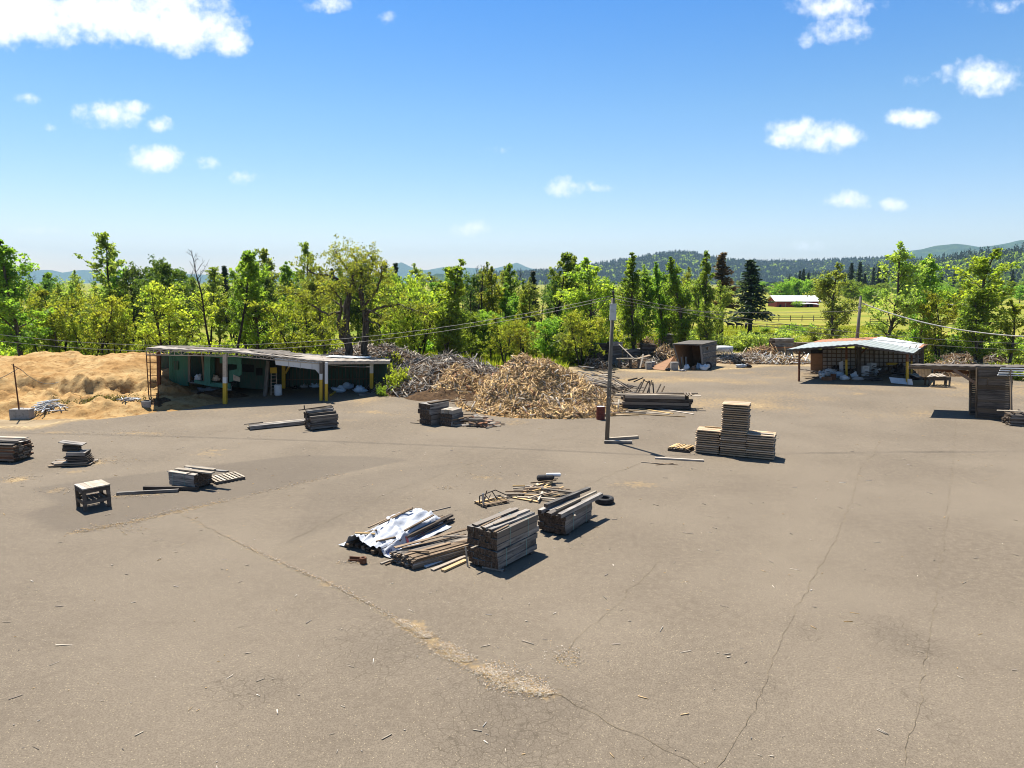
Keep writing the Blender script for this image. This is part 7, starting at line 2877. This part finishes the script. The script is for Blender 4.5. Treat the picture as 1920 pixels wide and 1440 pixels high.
def panelq(q, mt, nm, th=.09, par=None):
    m = MB()
    a, b_, c_, d_ = q
    nn = (b_ - a).cross(d_ - a).normalized() * th
    k = [tuple(v) for v in q] + [tuple(v + nn) for v in q]
    m.add(k, [[0, 1, 2, 3], [7, 6, 5, 4], [0, 4, 5, 1], [1, 5, 6, 2], [2, 6, 7, 3], [3, 7, 4, 0]])
    return m.build(nm, mt, par or bxr)


panelq([r_br, f_br, f_tr, r_tr], 'wood_grey', 'side_wall')
panelq([f_bl, b_bl, b_tl, f_tl], 'plywood', 'side_wall', -.09)
panelq([b_bl, r_br, r_tr, b_tl], 'plywood', 'back_wall', -.08)
upv = Vector((0, 0, .01))
ext = (f_tl - f_tr).normalized() * .12
m = MB()
m.slab([f_tl + ext + upv + Vector((0, -.15, .06)), f_tr - ext + upv + Vector((0, -.15, .06)), r_tr - ext + upv + Vector((0, .1, .06)), b_tl + ext + upv + Vector((0, .1, .06))], .06)
m.build('top', 'wood_grey', bxr)
m = MB()
for (a, b_) in [(f_bl, f_tl), (f_br, f_tr), (f_tl, f_tr)]:
    m.beam(a + Vector((0, -.06, 0)), b_ + Vector((0, -.06, 0)), .16, .12)
m.build('front_frame', 'wood_grey', bxr)
m = MB()
for f_ in (.12, .40, .62, .88):
    m.beam(f_br.lerp(f_tr, f_) + Vector((.07, 0, 0)), r_br.lerp(r_tr, f_) + Vector((.07, 0, 0)), .05, .10)
m.build('side_battens', 'wood_grey', bxr)
m = MB()
m.box(tuple(f_br.lerp(f_tr, .80).lerp(r_br.lerp(r_tr, .80), .38) + Vector((.06, -.02, 0))), (.05, .25, .32))
m.build('patch', 'plywood_pale', bxr)
board(G(1283, 692) + Vector((0, .5, 0)), D(1275, 657, 75.4), .50, .05, 'plywood_pale', 'reddish plank leaning inside the tilted plywood box', None, .3, 'plank', 'plank')
board(G(1276, 692) + Vector((.1, .3, 0)), D(1275, 669, 75.0), .34, .05, 'grey_panel', 'short pale grey board leaning at the left inside the plywood box', None, .2, 'plank', 'plank')
board(G(1289, 692) + Vector((0, .5, 0)), D(1286, 669, 75.4), .2, .05, 'wood_grey', 'thin grey board leaning inside the plywood box beside the reddish plank', None, .2, 'plank', 'plank')
mm = MB()
mm.slab([G(1213, 692) + Vector((0, 0, .05)), G(1245, 695) + Vector((0, 0, .05)), D(1272, 690, 75.2), D(1264, 667, 76.2)], .05)
tag(mm.build('plywood_sheet', 'plywood', local=tuple(G(1240, 690))), 'tan plywood sheet propped like a ramp against the left of the plywood box', 'plywood sheet')
for i, (a, b_, x_, y_, z_, mt, lab) in enumerate([(1287, 693, .5, .4, .55, 'plastic_white', 'white bag at the open front of the plywood box'), (1300, 694, .4, .3, .4, 'wood_rust', 'brown bundle beside the white bag at the plywood box'), (1310, 692, .45, .4, .6, 'box_grey', 'pale bundle at the right front of the plywood box'), (1280, 696, .7, .3, .22, 'grey_panel', 'flat grey rubbish before the plywood box'),
                                                   (1252, 695, .5, .35, .28, 'rubber', 'black rubber heap left of the plywood box'), (1390, 689, 1.0, .5, .4, 'box_grey', 'heap of pale and dark rags on the dirt right of the plywood box'), (1402, 689, .7, .4, .4, 'steel_dark', 'dark heap of rubbish on the dirt right of the pale rags')]):
    bag(G(a, b_), x_ * .55, y_ * .55, z_ * .62, mt, lab, 'junk heap' if 'heap' in lab or 'rubbish' in lab else 'bag', 'junk_bundle', 70 + i)
crate(G(1264, 694), .75, .5, .85, .05, 'concrete', 'upright grey cabinet standing left of the plywood box front', 'cabinet', 'cabinet')
# wheel
root = thing('old_wheel', tuple(G(1327, 693) + Vector((0, 0, .36))), .3, 'old wheel with a white rim lying against the plywood box', 'wheel')
m = MB()
m.tube([(math.cos(a) * .36, 0, math.sin(a) * .36) for a in np.linspace(0, 2 * math.pi, 20)], .11, 8, cap=False)
m.build('tyre', 'rubber', root, smooth=True)
m = MB()
m.tube([(0, -.09, 0), (0, -.05, 0), (0, .05, 0), (0, .09, 0)], [.05, .25, .25, .05], 16)
m.build('rim', 'plastic_white', root)
bag(G(1320, 694), .4, .35, .4, 'plastic_white', 'crumpled white sack beside the old wheel', seed=91)


def far_stack(px0, py0, px1, py1, L, W, rows, across, th, label, mat='wood_grey', z0=0.0, feet=True, seed=1, alongright=True):
    f_ = Frame(G(px0, py0), G(px1, py1))
    return bundle(f_, L, W, rows, across, th, z0, label, None, 'timber_stack', (), mat, seed, feet, .06)


far_stack(1105, 684, 1150, 682, 3.4, 1.2, 5, 4, .44, 'dark grey timber stack behind the utility pole at the foot of the woods', 'wood_dark', seed=11)
far_stack(1147, 684, 1168, 683, 1.3, 1.2, 6, 3, .40, 'tall pale grey timber stack just right of the dark one behind the utility pole', 'wood_grey', seed=12)
far_stack(1168, 676, 1200, 675, 3.0, 1.2, 4, 3, .30, 'long low grey timber stack behind the broken table', 'wood_grey', seed=13)
far_stack(1203, 676, 1226, 676, 1.6, 1.2, 7, 3, .26, 'square dark timber stack left of the tall crate tower', 'wood_dark', seed=14)
far_stack(1238, 664, 1262, 664, 1.6, 1.3, 9, 2, .27, 'tall tower of grey timber blocks left behind the plywood box', 'wood_grey', seed=15)
far_stack(1452, 668, 1494, 667, 2.6, 1.3, 7, 2, .30, 'big dark grey timber stack left behind the metal roofed shed', 'wood_grey', seed=16)
far_stack(1496, 664, 1540, 663, 3.0, 1.3, 5, 2, .27, 'low dark timber stack hidden behind the left eave of the metal roofed shed', 'wood_dark', seed=17)
m = MB()
m.box((0, 0, .04), (2.7, .3, .08), None, 0, 1)
tag(m.build('wooden_board', ['wood_rust', 'wood_end'], loc=D(1470, 652, 87.2)), 'rusty brown plank across the front of the big dark grey stack', 'board')
# table with a fallen plank
root = thing('broken_table', G(1180, 690), 0, 'rough low table with a warped plank top in front of the grey timber stacks', 'table')
m = MB()
m.box((-.1, 0, 1.0), (2.6, .8, .09), None, 0)
m.beam((.9, 0, 1.0), (2.2, .1, 1.35), .8, .08)
m.build('tabletop', 'wood_brown', root)
for x in (-1.1, .1, 1.0):
    m = MB()
    m.box((x, 0, .48), (.22, .5, .95))
    m.build('leg', 'wood_dark', root)
board(D(1160, 645, 76), D(1188, 672, 74.5), .12, .06, 'wood_pale', 'pale pole slanting down over the broken table')
board(D(1200, 690, 73.5), D(1206, 664, 74.5), .14, .06, 'wood_pale', 'pale board standing in the scrap right of the broken table')
crate(G(1216, 692), .6, .5, .75, .1, 'concrete', 'grey square tub in the scrap left of the plywood sheet', 'tub', 'tub')
crate(G(1223, 690), .55, .5, .7, -.1, 'grey_panel', 'second grey tub just right of the first one', 'tub', 'tub')


def blob_h(c, rx, ry, h, seed):
    def f_(x, y):
        d = np.sqrt(((x - c[0]) / rx) ** 2 + ((y - c[1]) / ry) ** 2)
        z = h * np.clip(1 - d ** 1.5, 0, 1)
        return z + (vnoise(x, y, .9, seed, 4) - .5) * .5 * np.clip(z, 0, 1) - .04
    return f_


for (px_, py_, rx, ry, h, n_, mats, pb_, lab, sd_) in [
        (1205, 686, 3.4, 2.2, .75, 520, ['wood_pale', 'wood_grey', 'wood_brown'], [.4, .35, .25], 'loose pale scrap strewn round the broken table', 61),
        (1246, 676, 2.8, 2.6, 1.5, 620, ['wood_tan', 'wood_brown', 'wood_pale'], [.5, .25, .25], 'tan scrap heap left of the plywood box below the tower of blocks', 62),
        (1212, 662, 2.0, 1.6, 1.9, 320, ['wood_rust', 'wood_tan', 'wood_brown'], [.4, .4, .2], 'rusty tan scrap heap between the dark stack and the tower of blocks', 63),
        (1400, 678, 4.6, 2.8, .95, 1000, ['wood_pale', 'plastic_white', 'wood_brown'], [.6, .15, .25], 'long pale scrap heap right of the plywood box', 64),
        (1462, 680, 3.8, 2.0, .75, 620, ['wood_pale', 'wood_tan', 'plastic_white'], [.4, .3, .3], 'scrap heap in front of the big dark grey stack', 65),
        (1430, 668, 3.0, 1.6, 1.1, 420, ['wood_tan', 'wood_brown', 'wood_rust'], [.5, .3, .2], 'tan board heap between the bramble row and the pale scrap', 66),
        (1350, 676, 2.4, 2.2, .7, 320, ['wood_pale', 'wood_grey', 'wood_brown'], [.4, .4, .2], 'scattered pale boards just right of the plywood box', 67),
        (1790, 700, 6.5, 2.6, 1.2, 900, ['wood_tan', 'wood_pale', 'wood_grey'], [.45, .35, .2], 'pale board heap behind the low bench and the plank wall', 68),
        (1830, 682, 6.0, 3.0, 1.7, 800, ['wood_brown', 'wood_pale', 'wood_grey'], [.4, .3, .3], 'brushy scrap heap under the trees behind the plank shelter roof', 69),
        (1122, 690, 1.6, 1.4, .9, 200, ['wood_brown', 'wood_grey', 'wood_pale'], [.4, .4, .2], 'small brown stick heap left behind the utility pole', 70)]:
    c_ = G(px_, py_)
    scrap_heap('scrap_heap', blob_h((c_.x, c_.y), rx, ry, h, sd_), (c_.x - rx, c_.x + rx), (c_.y - ry, c_.y + ry), n_, mats, pb_, (.3, 2.2), lab, 'scrap heap', 'bark_mulch', sd_)
for (a, b_, c_, d_, Y_, R_, mt, lab) in [(1344, 655, 1373, 655, 86, .45, 'plastic_white', 'pale bleached log right behind the plywood box'), (1418, 658, 1446, 657, 88, .5, 'bark', 'dark grey log lying below the bramble row')]:
    p0, p1 = D(a, b_, Y_), D(c_, d_, Y_)
    p0.z = p1.z = max(p0.z, R_)
    m = MB()
    m.tube([tuple(p0), tuple(p0.lerp(p1, .5) + Vector((0, 0, .04))), tuple(p1)], [R_, R_ * .94, R_ * .9], 12)
    tag(m.build('log', mt, local=tuple(p0), smooth=True), lab, 'log')

# ------------------------------------------------------------------ far meadow: barn, fences, horses
BY = 268.0
b0, b1 = D(1456, 575, BY), D(1527, 575, BY)
ez, rz_ = D(1460, 563.5, BY).z, D(1460, 554, BY + 4).z
bd = 9.0
barn = thing('barn', (b0.x, BY, 0), 0, 'long red barn with a bright white roof far across the meadow', 'barn')
Lb = b1.x - b0.x + 1.5
m = MB()
vs = [(0, 0, 0), (Lb, 0, 0), (Lb, bd, 0), (0, bd, 0), (0, 0, ez), (Lb, 0, ez), (Lb, bd, ez), (0, bd, ez), (0, bd / 2, rz_ - .15), (Lb, bd / 2, rz_ - .15)]
m.add(vs, [[0, 1, 5, 4], [1, 2, 6, 9, 5], [2, 3, 7, 6], [3, 0, 4, 8, 7]])
m.build('wall', 'barn_red', barn)
m = MB()
m.slab([Vector((-1.0, -.9, ez - .25)), Vector((Lb + .6, -.9, ez - .25)), Vector((Lb + .6, bd / 2, rz_)), Vector((-1.0, bd / 2, rz_))], .12)
m.slab([Vector((-1.0, bd / 2 + .01, rz_)), Vector((Lb + .6, bd / 2 + .01, rz_)), Vector((Lb + .6, bd + .9, ez - .25)), Vector((-1.0, bd + .9, ez - .25))], .12)
m.build('roof', 'barn_roof', barn)
for (x, w_, h_) in [(1.4, .8, .9), (3.4, .25, 1.5), (9.0, 1.6, 1.6), (12.5, 2.2, 1.4)]:
    m = MB()
    m.box((x, -.03, h_ / 2), (w_, .05, h_))
    m.build('door', 'black_void' if w_ > .5 else 'wood_pale', barn)
m = MB()
m.slab([Vector((5.8, -4, 1.1)), Vector((11.0, -4, 1.3)), Vector((11.0, -1, 1.6)), Vector((5.8, -1, 1.5))], .1)
m.slab([Vector((10.8, -4, 1.35)), Vector((14.5, -4, 1.0)), Vector((14.5, -1, 1.35)), Vector((10.8, -1, 1.62))], .1)
m.build('lean_to_roof', 'barn_roof', barn)
m = MB()
for x in (6, 8.4, 10.8, 14.2):
    m.beam((x, -3.8, 0), (x, -3.8, 1.15), .14, .14)
m.build('lean_to_posts', 'wood_grey', barn)
sp_ = D(1788, 575, 250)
fsd = thing('low_shed', (sp_.x, 250, 0), 0, 'long low shed with a brownish grey roof far off behind the right hand trees', 'shed')
m = MB()
m.box((3.2, 1.5, .55), (6.0, 3.0, 1.1))
m.build('wall', 'wood_brown', fsd)
m = MB()
m.slab([Vector((-.2, -.3, 1.05)), Vector((6.6, -.3, 1.05)), Vector((6.6, 3.3, 1.5)), Vector((-.2, 3.3, 1.5))], .1)
m.build('roof', 'grey_panel', fsd)


def rail_fence(x0, x1, Y0, Y1, gap, h, rails, label):
    root = thing('field_fence', (x0, Y0, 0), 0, label, 'fence')
    n_ = int((x1 - x0) / gap)
    for i in range(n_ + 1):
        f_ = i / n_
        m = MB()
        m.beam(((x1 - x0) * f_, (Y1 - Y0) * f_, -.03), ((x1 - x0) * f_, (Y1 - Y0) * f_, h + .12), .13, .13)
        m.build('post', 'wood_dark', root)
    for k in range(rails):
        z = h * (k + 1) / rails
        m = MB()
        m.beam((0, -.08, z), ((x1 - x0), (Y1 - Y0) - .08, z), .05, .11)
        m.build('rail', 'wood_dark', root)


rail_fence(D(1395, 605, 168).x, D(1590, 605, 168).x, 168, 168, 2.6, 1.25, 3, 'dark three-rail field fence between the meadow and the red barn')
rail_fence(D(1400, 612, 140).x, D(1560, 612, 134).x, 141, 132, 3.2, 1.0, 2, 'nearer two-rail fence line crossing the bright meadow')
rail_fence(D(1640, 607, 150).x, D(1900, 607, 146).x, 152, 146, 3.0, 1.2, 3, 'dark rail fence glimpsed between the right hand trees')


def horse(loc, rz, label, head_down, sc=1.0):
    """one continuous skinned body: legs, trunk, neck, head, tail"""
    V_, E_2, R_ = [], [], []

    def v(p, r_, con=None):
        V_.append(p)
        R_.append(r_)
        if con is not None:
            E_2.append((con, len(V_) - 1))
        return len(V_) - 1
    pel = v((-.55, 0, 1.12), .24)
    bel = v((-.05, 0, 1.05), .27, pel)
    che = v((.45, 0, 1.08), .26, bel)
    wit = v((.62, 0, 1.22), .19, che)
    if head_down:
        n1_ = v((.92, 0, 1.10), .14, wit)
        n2_ = v((1.15, 0, .80), .11, n1_)
        h1 = v((1.25, .0, .55), .10, n2_)
        h2 = v((1.33, 0, .28), .065, h1)
    else:
        n1_ = v((.88, 0, 1.42), .14, wit)
        n2_ = v((1.08, 0, 1.62), .11, n1_)
        h1 = v((1.28, 0, 1.58), .10, n2_)
        h2 = v((1.50, 0, 1.42), .065, h1)
    v((n2_ and V_[n2_][0] - .02, .06, V_[n2_][2] + .16), .025, n2_)
    v((V_[n2_][0] - .02, -.06, V_[n2_][2] + .16), .025, n2_)
    for s in (-1, 1):
        a = v((-.58, .13 * s, .86), .15, pel)
        b2 = v((-.52, .13 * s, .66), .085, a)
        c2 = v((-.66, .13 * s, .46), .06, b2)
        d2 = v((-.62, .13 * s, .12), .042, c2)
        v((-.57, .13 * s, .03), .055, d2)
        a = v((.48, .12 * s, .80), .12, che)
        b2 = v((.47, .12 * s, .46), .06, a)
        c2 = v((.47, .12 * s, .12), .042, b2)
        v((.51, .12 * s, .03), .055, c2)
    t1 = v((-.82, 0, 1.05), .06, pel)
    t2 = v((-.92, 0, .75), .055, t1)
    v((-.90, 0, .48), .03, t2)
    me = bpy.data.meshes.new('horse')
    me.from_pydata(V_, E_2, [])
    me.materials.append(M['hide_dark'])
    o = bpy.data.objects.new('horse', me)
    COL.objects.link(o)
    sk = o.modifiers.new('skin', 'SKIN')
    for i, q in enumerate(me.skin_vertices[0].data):
        q.radius = (R_[i], R_[i])
    me.skin_vertices[0].data[0].use_root = True
    sk.use_smooth_shade = True
    sb_ = o.modifiers.new('sub', 'SUBSURF')
    sb_.levels = sb_.render_levels = 2
    o.location = loc
    o.rotation_euler = (0, 0, rz)
    o.scale = (sc, sc, sc)
    tag(o, label, 'horse', 'horses in the meadow')


horse(tuple(G(1369, 617)), math.pi, 'dark horse on the left of the three in the meadow, head up', False, .95)
horse(tuple(G(1385.5, 617)), math.pi, 'dark horse in the middle of the three in the meadow', False, .95)
horse(tuple(G(1399, 617)), 1.2, 'dark horse on the right of the three in the meadow, beside the conifer', True, .95)
